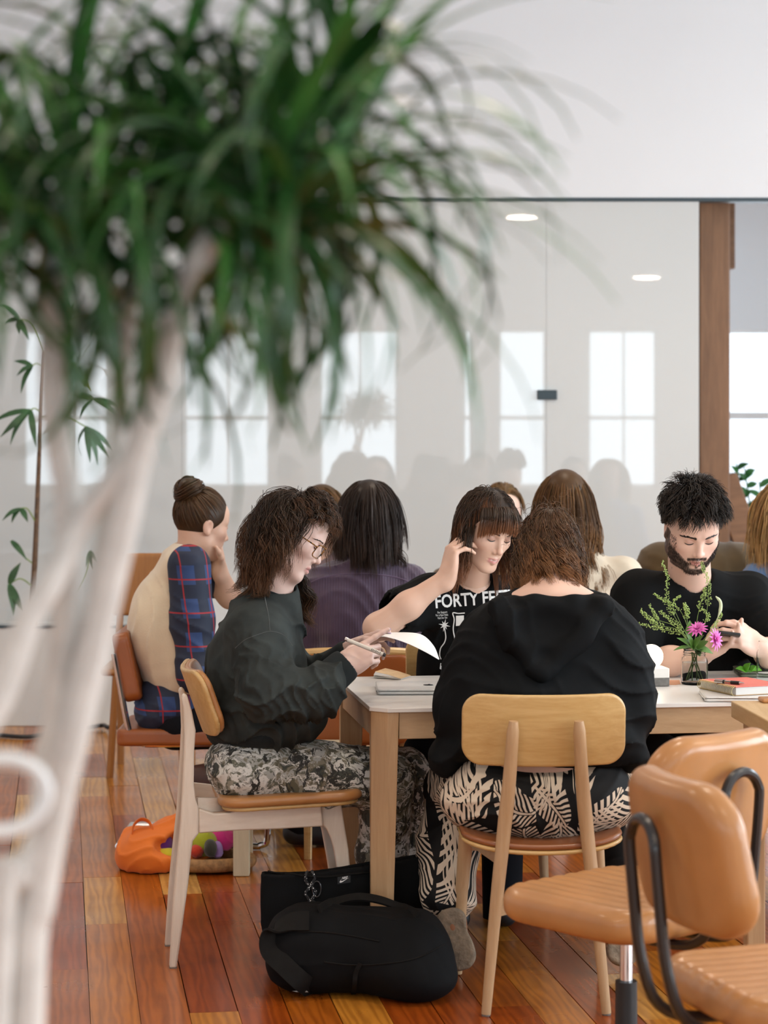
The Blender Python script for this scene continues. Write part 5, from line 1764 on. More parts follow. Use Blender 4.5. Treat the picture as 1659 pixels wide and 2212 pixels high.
# T-shirt
S = SDF()
torso(S, [P(1010, 1600, 7.24), P(1012, 1500, 7.2), P(1018, 1400, 7.14), P(1021, 1285, 7.07)], [.175, .165, .170, .105], [.120, .110, .115, .065], V(1, .2, 0), .06)
S.cap(sl3, sr3, .066, .066, .05)
S.cap(sl3, sl3 * .42 + el3 * .58 + V(.0, .03, .01), .074, .074, .04)
S.chain([sr3, P(1145, 1390, 7.14)], [.074, .072], .04)
S.cap(sl3 * .40 + el3 * .60 + V(0, .03, .01), el3 + V(0, .05, 0), .064, .058, .006, 's')
S.cap(neck3 - V(.0, .0, .0), H3.w(0, -.01, -.06), .058, .058, .012, 's')
S.disp = lambda p: -(.009 * folds(p, (.7, .1, -.6), 7, 61, 1.4) + .003 * waves(p, 65, 6)); S.dmax = .014
tee = sdf_obj('t_shirt', S, .0055, m_black_tee, w3)
tee['label'] = 'black T-shirt with white lettering'
m_print = plain('white_screen_print', (.78, .78, .76), .7, var=.04)
tb = obj_bvh(tee)
def text_print(txt, bvh, x0, y0, x1, y1, height, name, parent, bold=.0, material=None, slim=1.0):
    """flat lettering laid onto a garment: baseline from (x0,y0) to (x1,y1) in the picture"""
    cu = bpy.data.curves.new('lettering', 'FONT'); cu.body = txt; cu.offset = bold; cu.resolution_u = 3
    ob = bpy.data.objects.new('lettering_tmp', cu); COL.objects.link(ob)
    dg = bpy.context.evaluated_depsgraph_get()
    me = bpy.data.meshes.new_from_object(ob.evaluated_get(dg))
    bpy.data.objects.remove(ob); bpy.data.curves.remove(cu)
    bm = bmesh.new(); bm.from_mesh(me)
    bmesh.ops.triangulate(bm, faces=bm.faces)
    for _ in range(3):
        es = [e_ for e_ in bm.edges if e_.calc_length() > .16]
        if es: bmesh.ops.subdivide_edges(bm, edges=es, cuts=1); bmesh.ops.triangulate(bm, faces=bm.faces)
    xs = [v.co.x for v in bm.verts]; w = max(xs) - min(xs); m0 = min(xs)
    d = V(x1 - x0, y1 - y0); n = np.linalg.norm(d); d = d / n; up = V(d[1], -d[0])
    last = V(0, 7, 1)
    for v in bm.verts:
        px = V(x0, y0) + d * (v.co.x - m0) / w * n + up * (v.co.y / .70) * height
        h = from_camera(bvh, px[0], px[1], .0012)
        last = h if h is not None else last
        v.co = last
    bm.to_mesh(me); bm.free()
    return link(name, me, material or m_print, parent)
text_print('FORTY FEET EN', tb, 941, 1313, 1150, 1297, 27, 'lettering', tee, .022)
text_print('For Support', tb, 945, 1325, 966, 1323.5, 4.5, 'small_lettering', tee)
text_print('For a New Habit', tb, 941, 1331, 968, 1329.5, 4.5, 'small_lettering', tee)
text_print('Visit Our Site', tb, 945, 1337, 966, 1335.5, 4.5, 'small_lettering', tee)
def print_poly(pts, bvh, name, parent, n=3):
    q = [from_camera(bvh, x, y, .0014) for x, y in pts]
    q = [x for x in q if x is not None]
    if len(q) < 3: return
    c = sum(q) / len(q)
    b = B(); m = len(q)
    b.add([c] + q, [(0, 1 + i, 1 + (i + 1) % m) for i in range(m)])
    o = b.make(name, m_print, parent, smooth=0)
    so = o.modifiers.new('thickness', 'SOLIDIFY'); so.thickness = .0006
    return o
star = []
for k in range(16):
    an = 2 * math.pi * k / 16 + .2; r = (13 if k % 4 == 0 else 10) if k % 2 == 0 else 4
    star.append((960 + r * math.cos(an), 1350 + r * 1.1 * math.sin(an)))
print_poly(star, tb, 'palm_print', tee)
for nm, pts in (('stem_print', [(960, 1356), (963, 1375), (960, 1388), (952, 1400), (950, 1415), (953, 1424)]), ('frame_print', [(981, 1412), (983, 1385), (979, 1360), (981, 1338), (978, 1324), (990, 1325), (1004, 1324)])):
    q = [from_camera(tb, x, y, .0008) for x, y in smooth_path([V(*p_) for p_ in pts], 6)]
    q = [x for x in q if x is not None]
    B().tube(q, .0019, 6).make(nm, m_print, tee)
print_poly([(985, 1330), (1002, 1329), (1002, 1350), (985, 1352)], tb, 'block_print', tee)
print_poly([(952, 1432), (960, 1436), (957, 1448), (950, 1444)], tb, 'mark_print', tee)
m_darkpants = fabric('dark_trousers', (.006, .0065, .009), .2, sheen=0.)
S = SDF()
S.ell(P(1010, 1645, 7.22), (.18, .13, .10), None, .05)
for hx_, kx_ in ((950, 925), (1075, 1085)):
    S.chain([P(hx_, 1640, 7.2), P(kx_, 1630, 6.80), P(kx_, 1990, 6.85)], [.09, .07, .06], .04)
sdf_obj('trousers', S, .010, m_darkpants, w3)
for kx_ in (925, 1085):
    q = P(kx_, 1990, 6.85)
    S = SDF(); S.cap((q[0], q[1] + .02, .05), (q[0], q[1] - .14, .04), .045, .038, .02); S.box((q[0], q[1], -.05), (.3, .3, .053), None, .002, .002, 's')
    sdf_obj('shoe', S, .007, m_blackshoe, w3)
# ================================================================== bearded man at the right
w4 = person(P(1500, 1600, 7.35), 'bearded man with black hair in a black T-shirt looking down at his phone')
H4 = Head((0, 0, 0), nrm(V(.14, -.84, -.52)), nrm(V(.06, -.50, .86)), 1.04)
H4.c = P(1513, 1204, 6.92) - H4.R @ (V(0, .1155, -.0285) * H4.s)
neck4 = P(1490, 1258, 7.14)
S = H4.sdf(neck4, rn=.062, jaw=1.12)
S.ell(H4.w(0, .02, -.06), np.array((.068, .05, .045)) * H4.s, H4.R, .03)
hv, hf = S.mesh(.0024)
h4b = bvh_of(hv, hf)
SK4 = (.72, .47, .37)
hc = H4.colour(hv, SK4, (.56, .24, .20), .35, beard=(.035, .02, .014), lid=.72)
sl4, sr4 = P(1384, 1295, 7.14), P(1612, 1297, 7.20)
el4, wl4 = P(1362, 1440, 7.02), P(1508, 1420, 6.90)
er4, wr4 = P(1690, 1430, 7.02), P(1642, 1398, 6.90)
A = SDF()
A.chain([el4, wl4 * .6 + el4 * .4, wl4], [.046, .043, .031], .03)
hand(A, wl4, nrm(P(1575, 1392, 6.88) - wl4), nrm(V(.05, -.25, .95)), curls=[(.25, .4, .3), (.3, .5, .3), (.35, .5, .3), (.4, .5, .3)], thumb=(.7, .35, .6), tcurl=(.3, .3), thumb_side=-1, scale=1.02)
A.chain([er4, wr4 * .6 + er4 * .4, wr4], [.046, .043, .032], .03)
hand(A, wr4, nrm(P(1585, 1368, 6.84) - wr4), nrm(V(-.35, .75, -.35)), curls=[(.55, .7, .4), (.7, .8, .5), (.8, .85, .5), (.85, .9, .5)], thumb=(.8, .3, .2), tcurl=(.35, .35), thumb_side=-1, scale=1.05)
av, af = A.mesh(.0028)
pel4, chs4 = P(1500, 1630, 7.4), P(1498, 1420, 7.25)
IN = SDF()
torso(IN, [pel4, (pel4 + chs4) / 2, chs4, neck4 - V(0, 0, .03)], [.15, .14, .16, .08], [.10, .09, .10, .06], V(1, .1, 0))
IN.chain([sl4, el4], [.055, .045], .03); IN.chain([sr4, er4], [.055, .045], .03)
for hx_, kx_ in ((1435, 1420), (1560, 1575)):
    IN.chain([P(hx_, 1650, 7.35), P(kx_, 1640, 6.92), P(kx_, 2000, 6.95)], [.08, .06, .045], .03)
iv, if_ = IN.mesh(.012)
v_, f_, c_ = merge((hv, hf, hc), (av, af, np.array(SK4)), (iv, if_, SK4))
mesh_np('body', v_, f_, m_skin, w4, c_)
H4.lashes_and_brows(h4b, w4, (.018, .012, .009), 1.7, .001)
rs = np.random.RandomState(41)
C4 = head_coll(H4, neck4, sl4, sr4, .06)
# thick short hair combed forward
N = 3600
p, n_ = scalp_roots(H4, N, rs, ([-1, -.4, -.05, .15, .3, .5, .75, 1], [-.42, -.30, -.10, .02, .30, .46, .56, .62]))
flow = np.stack([.25 * np.sign(n_[:, 0]) * np.abs(n_[:, 0]) + .25, .85 - .3 * np.abs(n_[:, 0]), .15 - .5 * np.abs(n_[:, 0])], 1)
d0 = (n_ * .07 + tangent(flow, n_) * .6) @ H4.R.T
top = np.clip((n_[:, 2] - .1) / .5, 0, 1)
L = (.018 + .038 * top) * rs.uniform(.75, 1.25, N)
off = rs.uniform(.005, .012, N) + .018 * top * rs.uniform(0, 1, N)
g1 = grow((p @ H4.R.T) * H4.s + H4.c, d0, L, 9, C4, off, .32, 1., rs, .05, -H4.R[:, 2] * .6 + H4.R[:, 1] * .3)
g1 = clump2(g1, rs, 160, .35, .005, 1.3, .15)
hair_object(H4, g1, rs.uniform(.0008, .0014, N), (.016, .012, .010), w4, rs, .005, ((.055, .078), (-.030, -.020)), .5, tipcol=((.035, .024, .016), .6))
# beard stubble
NB = 1500
pts = []
while len(pts) < NB:
    x = rs.uniform(-.075, .075); z = rs.uniform(-.108, .01)
    ex = abs(x)
    jl = (z < -.062 + .9 * max(0, ex - .03)) or (ex > .064 and z < .010)
    gap_ = ((z + .078) / .008) ** 4 + (ex / .022) ** 4 < 1
    ms = abs(z + .0495 + .22 * max(0, ex - .012)) < .005 and ex < .030
    if z < -.080 and ex > .040: continue
    if (jl and not gap_) or ms: pts.append((x, z))
paths = []
for x, z in pts:
    a_ = H4.surf(h4b, x, z, -.0005)
    if H4.loc(a_[None])[0][1] < .004: continue
    dn = nrm(H4.R @ V(x * 3, .35, -.6) + rs.normal(0, .2, 3))
    paths.append([a_, a_ + dn * .003, a_ + dn * .006 + V(0, 0, -.001)])
v_, f_, c_ = strands(np.array(paths), np.full(len(paths), .00045), np.tile((.03, .018, .012), (len(paths), 1)), 3)
mesh_np('beard', v_, f_, m_hair, w4, c_)
S = SDF()
torso(S, [P(1500, 1620, 7.4), P(1500, 1520, 7.32), P(1498, 1420, 7.24), P(1492, 1282, 7.15)], [.20, .20, .215, .125], [.145, .135, .130, .075], V(1, .1, 0), .06)
S.cap(sl4, sr4, .082, .082, .06)
S.cap(sl4, sl4 * .30 + el4 * .70, .088, .086, .05); S.cap(sr4, sr4 * .3 + er4 * .7, .088, .086, .05)
S.cap(sl4 * .28 + el4 * .72, el4 * 1.2 - sl4 * .2, .074, .06, .006, 's'); S.cap(sr4 * .28 + er4 * .72, er4 * 1.2 - sr4 * .2, .074, .06, .006, 's')
S.cap(neck4 - V(0, .0, .0), H4.w(0, -.01, -.06), .068, .070, .012, 's')
S.disp = lambda p: -(.008 * folds(p, (.7, .1, -.6), 6, 71, 1.4) + .003 * waves(p, 75, 6)); S.dmax = .014
t4 = sdf_obj('t_shirt', S, .006, m_black_tee, w4); t4['label'] = 'plain black T-shirt'
S = SDF()
S.ell(P(1500, 1655, 7.38), (.20, .14, .10), None, .05)
for hx_, kx_ in ((1435, 1420), (1560, 1575)):
    S.chain([P(hx_, 1650, 7.35), P(kx_, 1640, 6.92), P(kx_, 1980, 6.95)], [.095, .075, .062], .04)
sdf_obj('trousers', S, .011, m_darkpants, w4)
for kx_ in (1420, 1575):
    q = P(kx_, 1980, 6.95)
    S = SDF(); S.cap((q[0], q[1] + .02, .05), (q[0], q[1] - .15, .04), .048, .04, .02); S.box((q[0], q[1], -.05), (.3, .3, .053), None, .002, .002, 's')
    sdf_obj('shoe', S, .008, m_blackshoe, w4)
# phone in his hands
ph = thing('mobile_phone', P(1575, 1385, 6.87), 'black mobile phone held by the bearded man', 'phone')
pc = P(1572, 1374, 6.87); pf = nrm(V(.95, -.12, -.10)); pu = nrm(V(.10, .90, -.20)); pu = nrm(pu - pf * np.dot(pu, pf)); pn = np.cross(pf, pu)
B().box(pc, (.036, .072, .004), (pf, pu, pn)).make('case', m_black_plastic, ph, bevel=.003)
m_screen = plain('dark_glass_screen', (.02, .022, .026), .08)
B().box(pc + pn * .0042, (.033, .069, .0004), (pf, pu, pn)).make('screen', m_screen, ph, smooth=0)
# ================================================================== people at the tables behind
def simple_person(label, hc, fwd, up, size, neck, sl, sr, pel, wdir, top_mat, widths, depths, elbows, wrists, skin=(.66, .42, .32), knees=None, lower=None, cell=.010, sleeve=(.068, .055, .045), sleeves=True, ears=True, hd_cell=.004, fold=.008, seed=1, blush=.3, face=None):
    w = person(pel, label)
    H = Head(hc, fwd, up, size)
    S = H.sdf(neck, ears=ears)
    hv, hf = S.mesh(hd_cell)
    hcol = H.colour(hv, skin, LIP, blush)
    mid = (pel + neck) / 2
    IN = SDF()
    torso(IN, [pel, mid, neck - V(0, 0, .10), neck - V(0, 0, .03)], [widths[0] * .7, widths[1] * .7, widths[2] * .7, .06], [depths[0] * .7, depths[1] * .7, depths[2] * .7, .05], wdir)
    f = nrm(V(H.R[0, 1], H.R[1, 1], 0))
    kn = knees or [pel + f * .42 + wdir * s_ * .11 for s_ in (-1, 1)]
    for (s_, e_, w_) in ((sl, elbows[0], wrists[0]), (sr, elbows[1], wrists[1])):
        IN.chain([s_, e_, w_], [.045, .038, .028], .03)
        hand(IN, w_, nrm(w_ - e_), V(0, 0, -1))
    for i, k_ in enumerate(kn):
        IN.chain([pel + wdir * (-.08, .08)[i], k_, V(k_[0], k_[1] + .02, .10)], [.07, .055, .04], .03)
    iv, if_ = IN.mesh(.010)
    v_, f_, c_ = merge((hv, hf, hcol), (iv, if_, skin))
    mesh_np('body', v_, f_, m_skin, w, c_)
    if face: H.lashes_and_brows(bvh_of(hv, hf), w, face, 1.0)
    S = SDF()
    torso(S, [pel + V(0, 0, .02), mid, neck * .75 + pel * .25, neck - V(0, 0, .02)], widths + [.085], depths + [.06], wdir, .06)
    S.cap(sl, sr, sleeve[0], sleeve[0], .05)
    if sleeves:
        for (s_, e_, w_) in ((sl, elbows[0], wrists[0]), (sr, elbows[1], wrists[1])):
            S.chain([s_, e_, w_ * .9 + e_ * .1], list(sleeve), .04)
    S.cap(neck + V(0, 0, .005), H.w(0, -.01, -.06), .058, .058, .01, 's')
    S.disp = lambda p: -(fold * folds(p, (.6, .3, .6), 6, seed, 1.4) + .003 * waves(p, seed + 3, 5)); S.dmax = fold * 1.5 + .004
    o = sdf_obj('top', S, cell, top_mat, w)
    S = SDF()
    S.ell(pel, (.17, .17, .10), None, .05)
    for i, k_ in enumerate(kn):
        S.chain([pel + wdir * (-.08, .08)[i], k_, V(k_[0], k_[1] + .02, .09)], [.09, .075, .06], .04)
    sdf_obj('trousers', S, .012, lower or m_darkpants, w)
    for k_ in kn:
        S = SDF(); S.cap((k_[0], k_[1] + .02, .05), V(k_[0], k_[1], .04) + f * .14, .045, .038, .02); S.box((k_[0], k_[1], -.05), (.3, .3, .053), None, .002, .002, 's')
        sdf_obj('shoe', S, .009, m_blackshoe, w)
    return w, H, o

# ---- purple shirt
m_purple = NT('purple_corduroy')
pv = m_purple.coord('World')
nz_ = m_purple.noise(pv, 8, 4)
wv_ = m_purple.n('ShaderNodeTexWave', i_Vector=pv, i_Scale=32., i_Distortion=1.2, i_Detail=1.)
m_purple.p(Base_Color=m_purple.ramp(nz_, [(.3, (.035, .018, .045)), (.7, (.075, .045, .085))]), Roughness=.75, Sheen_Weight=.35, Sheen_Roughness=.5)
m_purple.bump(wv_.outputs[1], .5, .002)
m_purple = m_purple.m
m_yoke = fabric('purple_yoke', (.085, .055, .100), .15, 6, sheen=.3)
D = 8.15
w7, H7, o7 = simple_person('woman with long straight dark hair in a purple shirt, her back turned', P(798, 1110, D), nrm(V(.12, .98, -.12)), UP, 1.0, P(798, 1208, D - .01), P(705, 1268, D), P(882, 1268, D + .02), P(785, 1540, D), V(1, .1, 0), m_purple, [.19, .19, .20], [.13, .125, .115], [P(655, 1420, D + .05), P(935, 1400, D + .1)], [P(700, 1440, D + .35), P(890, 1430, D + .4)], sleeve=(.072, .066, .05), seed=81, fold=.014)
b7 = obj_bvh(o7)
seam(b7, [(672, 1258), (700, 1247), (750, 1240), (800, 1240), (850, 1246), (885, 1257)], 'yoke_seam', m_yoke, w7, .003)
rs = np.random.RandomState(71)
C7 = head_coll(H7, P(798, 1208, D), P(705, 1275, D), P(882, 1275, D), .066)
lk7 = grow(H7.w(.07, -.02, -.03) + rs.normal(0, .008, (60, 3)), np.tile(nrm(V(.2, -.1, -1)), (60, 1)), rs.uniform(.14, .19, 60), 14, C7, rs.uniform(.006, .02, 60), .2, 1., rs, .02, nrm(V(.35, 0, -1)))
lk7 = clump2(lk7, rs, 4, .7, .014, 1.3, .3)
straight_hair(H7, C7, rs, 1900, (.20, .30), w7, (.026, .015, .010), off=(.004, .022), r=(.0009, .0016), extra=lk7, wave=(.004, 1.0), clumps=40, tipcol=((.05, .028, .018), .6))
# ---- long brown hair and cream shirt
m_cream = fabric('cream_cotton', (.62, .54, .42), .1)
D = 8.35
w9, H9, o9 = simple_person('woman with very long wavy golden brown hair in a cream top, her back turned', P(1219, 1088, D), nrm(V(-.1, .98, -.1)), UP, 1.03, P(1225, 1185, D), P(1150, 1245, D), P(1345, 1245, D), P(1240, 1540, D), V(1, 0, 0), m_cream, [.18, .18, .19], [.12, .12, .11], [P(1110, 1400, D + .05), P(1385, 1400, D + .05)], [P(1150, 1430, D + .35), P(1330, 1430, D + .35)], seed=91)
rs = np.random.RandomState(91)
C9 = head_coll(H9, P(1225, 1185, D), P(1160, 1250, D), P(1335, 1250, D), .066)
straight_hair(H9, C9, rs, 2400, (.32, .48), w9, (.115, .054, .016), off=(.003, .014), r=(.0009, .0017), wave=(.010, 2.0), clumps=70, tipcol=((.22, .10, .028), .4), grav=.42, var=.6)
# ---- brown-blond hair behind the purple shirt
D = 9.3
m_mauve = fabric('dusty_mauve', (.16, .11, .12), .1)
w6, H6, o6 = simple_person('person with parted light brown hair half hidden behind the purple shirt', P(694, 1110, D), nrm(V(-.55, -.8, -.25)), UP, .98, P(688, 1205, D), P(610, 1265, D), P(765, 1265, D), P(690, 1510, D), V(1, 0, 0), m_mauve, [.17, .17, .18], [.12, .11, .11], [P(590, 1380, D - .05), P(790, 1380, D - .05)], [P(640, 1400, D - .3), P(740, 1400, D - .3)], seed=95, cell=.012, face=(.08, .045, .02))
rs = np.random.RandomState(61)
C6 = head_coll(H6, P(688, 1205, D), P(610, 1270, D), P(765, 1270, D), .066)
straight_hair(H6, C6, rs, 1300, (.24, .36), w6, (.12, .062, .022), off=(.004, .018), r=(.001, .0018), keep=(.035, .06, .09, 3), tipcol=((.22, .12, .045), .5))
# ---- fair person facing the camera behind the fringe
D = 9.4
m_brownjacket = fabric('brown_jacket', (.11, .062, .028), .15)
w8, H8, o8 = simple_person('fair haired person facing the camera, mostly hidden behind the woman with the fringe', P(1084, 1108, D), nrm(V(.12, -.97, -.2)), UP, 1.02, P(1070, 1205, D), P(965, 1262, D), P(1160, 1262, D), P(1060, 1510, D), V(1, 0, 0), m_brownjacket, [.18, .18, .19], [.13, .12, .12], [P(940, 1390, D - .05), P(1190, 1390, D - .05)], [P(1000, 1400, D - .3), P(1130, 1400, D - .3)], seed=97, cell=.012, skin=(.74, .50, .40), face=(.14, .08, .04))
rs = np.random.RandomState(81)
p_, n_ = scalp_roots(H8, 1000, rs, ([-1, -.4, -.05, .25, .5, .75, 1], [-.5, -.4, -.2, .15, .48, .62, .7]))
d_ = (tangent(np.stack([.3 * n_[:, 0], -.8 + 0 * n_[:, 1], .1 + 0 * n_[:, 2]], 1), n_) * .8) @ H8.R.T
C8 = head_coll(H8, P(1070, 1205, D), P(965, 1270, D), P(1160, 1270, D))
pp = grow((p_ @ H8.R.T) * H8.s + H8.c, d_, rs.uniform(.05, .08, 1000), 9, C8, rs.uniform(.003, .007, 1000), .35, 1., rs, .015)
hair_object(H8, pp, rs.uniform(.001, .0018, 1000), (.20, .115, .045), w8, rs, .004, ((.062, .082), (-.03, -.03)), .4)
# ---- dark haired person behind the bearded man
D = 9.0
w10, H10, o10 = simple_person('dark haired person in an olive brown jacket behind the bearded man', P(1513, 1092, D), nrm(V(.2, .95, -.1)), UP, 1.03, P(1510, 1190, D), P(1425, 1222, D), P(1592, 1222, D), P(1510, 1510, D), V(1, 0, 0), fabric('olive_brown_jacket', (.085, .052, .018), .25), [.20, .20, .22], [.14, .13, .13], [P(1390, 1380, D + .05), P(1640, 1380, D + .05)], [P(1440, 1400, D + .3), P(1590, 1400, D + .3)], sleeve=(.085, .07, .055), seed=99, cell=.012)
rs = np.random.RandomState(101)
C10 = head_coll(H10, P(1510, 1190, D), P(1425, 1230, D), P(1592, 1230, D))
straight_hair(H10, C10, rs, 900, (.05, .08), w10, (.018, .012, .009), off=(.003, .010), r=(.001, .0018), steps=8)
# ---- blonde at the right edge
D = 8.6
m_blue = fabric('blue_shirt', (.09, .17, .34), .12)
w11, H11, o11 = simple_person('person with long straight blonde hair in a blue shirt at the edge of the picture', P(1700, 1108, D), nrm(V(.1, .98, -.12)), UP, 1.0, P(1702, 1205, D), P(1640, 1262, D), P(1790, 1262, D), P(1700, 1530, D), V(1, 0, 0), m_blue, [.18, .18, .19], [.12, .12, .11], [P(1610, 1400, D + .05), P(1830, 1400, D + .05)], [P(1660, 1430, D + .35), P(1780, 1430, D + .35)], seed=103, cell=.012)
rs = np.random.RandomState(111)
C11 = head_coll(H11, P(1702, 1205, D), P(1640, 1268, D), P(1790, 1268, D), .066)
straight_hair(H11, C11, rs, 1500, (.24, .36), w11, (.40, .23, .085), off=(.004, .028), r=(.001, .0018), wave=(.006, 1.2), tipcol=((.55, .36, .16), .5))

# ---- woman in the fleece vest (left), chin on her hand
pl = NT('navy_plaid')
vec = pl.coord('World')
sp = pl.n('ShaderNodeSeparateXYZ', i_Vector=vec)
def band(sock, per, off, w):
    return pl.math('LESS_THAN', pl.math('FRACT', pl.math('ADD', pl.math('DIVIDE', sock, per), off)), w)
xx = pl.math('ADD', sp.outputs[0], pl.math('MULTIPLY', sp.outputs[1], .35))
xx = pl.math('ADD', xx, pl.math('MULTIPLY', sp.outputs[2], .10))
dark = pl.math('MAXIMUM', band(xx, .105, .15, .42), band(sp.outputs[2], .118, .35, .42))
red = pl.math('MAXIMUM', band(xx, .105, .63, .045), band(sp.outputs[2], .118, .8, .045))
cc_ = pl.mix(dark, (.022, .055, .17), (.010, .018, .045))
cc_ = pl.mix(red, cc_, (.33, .02, .03))
pl.p(Base_Color=cc_, Roughness=.7)
pl.bump(pl.noise(vec, 300, 3), .15, .0006)
m_plaid = pl.m
m_fleece = fabric('cream_fleece', (.70, .585, .42), .07, 5, 160, .45, .95, .5, .002)
D = 8.12
w5 = person(P(385, 1560, D), 'woman with a brown hair bun in a cream fleece vest over a navy plaid shirt')
H5 = Head(P(434, 1133, D), nrm(V(.80, .50, -.22)), nrm(V(.18, .05, .95)), 1.06)
neck5 = P(416, 1192, D)
S = H5.sdf(neck5, rn=.052)
hv, hf = S.mesh(.0034)
SK5 = (.66, .42, .31)
hc = H5.colour(hv, SK5, LIP, .4)
sn5, sf5 = P(406, 1228, D - .14), P(428, 1224, D + .17)
en5, wn5 = P(425, 1455, D - .20), P(520, 1440, D - .05)
ef5, wf5 = P(497, 1290, D + .10), P(474, 1232, D + .04)
A = SDF()
A.chain([sf5, ef5], [.045, .040], .03)
A.chain([ef5, wf5], [.038, .027], .03)
hand(A, wf5, nrm(V(-.12, -.05, .98)), nrm(V(-.75, -.5, .2)), curls=[(.5, .8, .5)] * 4, thumb=(.6, .6, .3), thumb_side=1, scale=.95)
av, af = A.mesh(.004)
pel5, chs5 = P(385, 1555, D), P(372, 1340, D)
IN = SDF()
torso(IN, [pel5, (pel5 + chs5) / 2, chs5, neck5 - V(0, 0, .03)], [.14, .12, .13, .07], [.10, .09, .09, .055], TV)
IN.chain([sn5, en5, wn5], [.045, .036, .027], .03); hand(IN, wn5, V(1, 0, 0), V(0, 0, -1))
for dd in (-.10, .10):
    q = P(385, 1560, D) + V(0, dd, 0)
    IN.chain([q, q + V(.45, 0, .0), V(q[0] + .45, q[1], .1)], [.075, .055, .04], .03)
iv, if_ = IN.mesh(.012)
v_, f_, c_ = merge((hv, hf, hc), (av, af, SK5), (iv, if_, SK5))
mesh_np('body', v_, f_, m_skin, w5, c_)
S = SDF()
torso(S, [P(400, 1470, D), P(368, 1390, D), P(365, 1310, D), P(398, 1208, D)], [.185, .185, .180, .100], [.120, .125, .115, .068], TV, .06)
S.cap(sn5 + V(-.02, .03, 0), sf5 + V(-.02, -.03, 0), .070, .070, .05)
S.ell(P(330, 1350, D), (.08, .16, .15), None, .06)
S.cap(neck5, H5.w(0, -.01, -.06), .062, .06, .012, 's')
S.cap(sn5 + V(.012, -.06, .03), en5 + V(0, -.05, 0), .080, .074, .01, 's')
S.disp = lambda p: -(.012 * folds(p, (.8, .2, .4), 4.5, 121, 1.3) + .003 * waves(p, 123, 6)); S.dmax = .018
vs = sdf_obj('vest', S, .007, m_fleece, w5); vs['label'] = 'cream fleece vest'
m_vtrim = fabric('tan_vest_trim', (.36, .20, .08), .1)
S = SDF()
S.chain([sn5 + V(.005, -.01, .01), (sn5 + en5) / 2, en5, wn5], [.078, .074, .066, .05], .04)
S.disp = lambda p: -(.010 * folds(p, (.3, .2, .9), 6, 131, 1.3)); S.dmax = .013
sl_ = sdf_obj('sleeve', S, .007, m_plaid, w5); sl_['label'] = 'navy plaid sleeve with red lines'
S = SDF(); S.chain([sf5, sf5 * .5 + ef5 * .5], [.07, .062], .04); sdf_obj('sleeve', S, .008, m_plaid, w5)
S = SDF()
S.ell(P(378, 1510, D), (.135, .19, .125), None, .05)
S.ell(P(340, 1540, D), (.07, .18, .09), None, .05)
S.disp = lambda p: -(.012 * folds(p, (.7, .2, .6), 6, 141, 1.3)); S.dmax = .016
st_ = sdf_obj('shirt_tail', S, .008, m_plaid, w5)
S = SDF()
for dd in (-.10, .10):
    q = P(385, 1560, D) + V(0, dd, 0)
    S.chain([q, q + V(.45, 0, .0), V(q[0] + .45, q[1], .09)], [.088, .075, .06], .04)
sdf_obj('trousers', S, .011, m_darkpants, w5)
for dd in (-.10, .10):
    q = P(385, 1560, D) + V(.45, dd, 0)
    S = SDF(); S.cap((q[0] - .02, q[1], .05), (q[0] + .14, q[1], .04), .045, .038, .02); S.box((q[0], q[1], -.05), (.3, .3, .053), None, .002, .002, 's')
    sdf_obj('shoe', S, .009, m_blackshoe, w5)
rs = np.random.RandomState(51)
N = 1700
p, n_ = scalp_roots(H5, N, rs, ([-1, -.4, -.05, .25, .5, .75, 1], [-.80, -.62, -.34, .02, .36, .55, .62]))
nb = nrm(V(.05, -.68, .73))
t = np.linspace(0, 1, 12)[None, :, None]
q = n_[:, None] * (1 - t) + nb[None, None] * t
q = q / np.linalg.norm(q, axis=2, keepdims=True)
lift = (1 + .06 * np.sin(t * 3.14) * rs.uniform(.2, 1.2, N)[:, None, None])
loc = V(0, -.008, .032) + q * V(.080, .097, .092) * lift
pth = loc.reshape(-1, 3) @ H5.R.T * H5.s + H5.c
pth = clump2(pth.reshape(N, 12, 3), rs, 60, .3, .003, 1.2, .2)
bc = V(0, -.008, .032) + nb * V(.10, .105, .105)
NB = 420
u0 = rs.uniform(0, 6.28, NB); ph_ = rs.uniform(-1, 1, NB)
t2 = np.linspace(0, 1, 12)[None]
an = u0[:, None] + t2 * rs.uniform(2.5, 4.5, NB)[:, None]
rr = .046 * np.sqrt(np.clip(1 - (ph_[:, None] * .85) ** 2, 0, 1)) * (1 + .12 * rs.normal(0, 1, NB)[:, None])
e1 = nrm(np.cross(nb, V(1, 0, 0))); e2 = np.cross(nb, e1)
bl = bc + e1 * (rr * np.cos(an))[..., None] + e2 * (rr * np.sin(an))[..., None] + nb * (ph_[:, None] * .030 + .008 * np.sin(an * 1.7))[..., None]
bun = bl.reshape(-1, 3) @ H5.R.T * H5.s + H5.c
allp = np.concatenate([pth, bun.reshape(NB, 12, 3)])
hair_object(H5, allp, np.concatenate([rs.uniform(.0009, .0015, N), rs.uniform(.0016, .0026, NB)]), (.070, .034, .013), w5, rs, .006, ((.075, .055), (-.035, -.095)), .55, extra=lambda S_: S_.ell(bc @ H5.R.T * H5.s + H5.c, .042, None, .01))
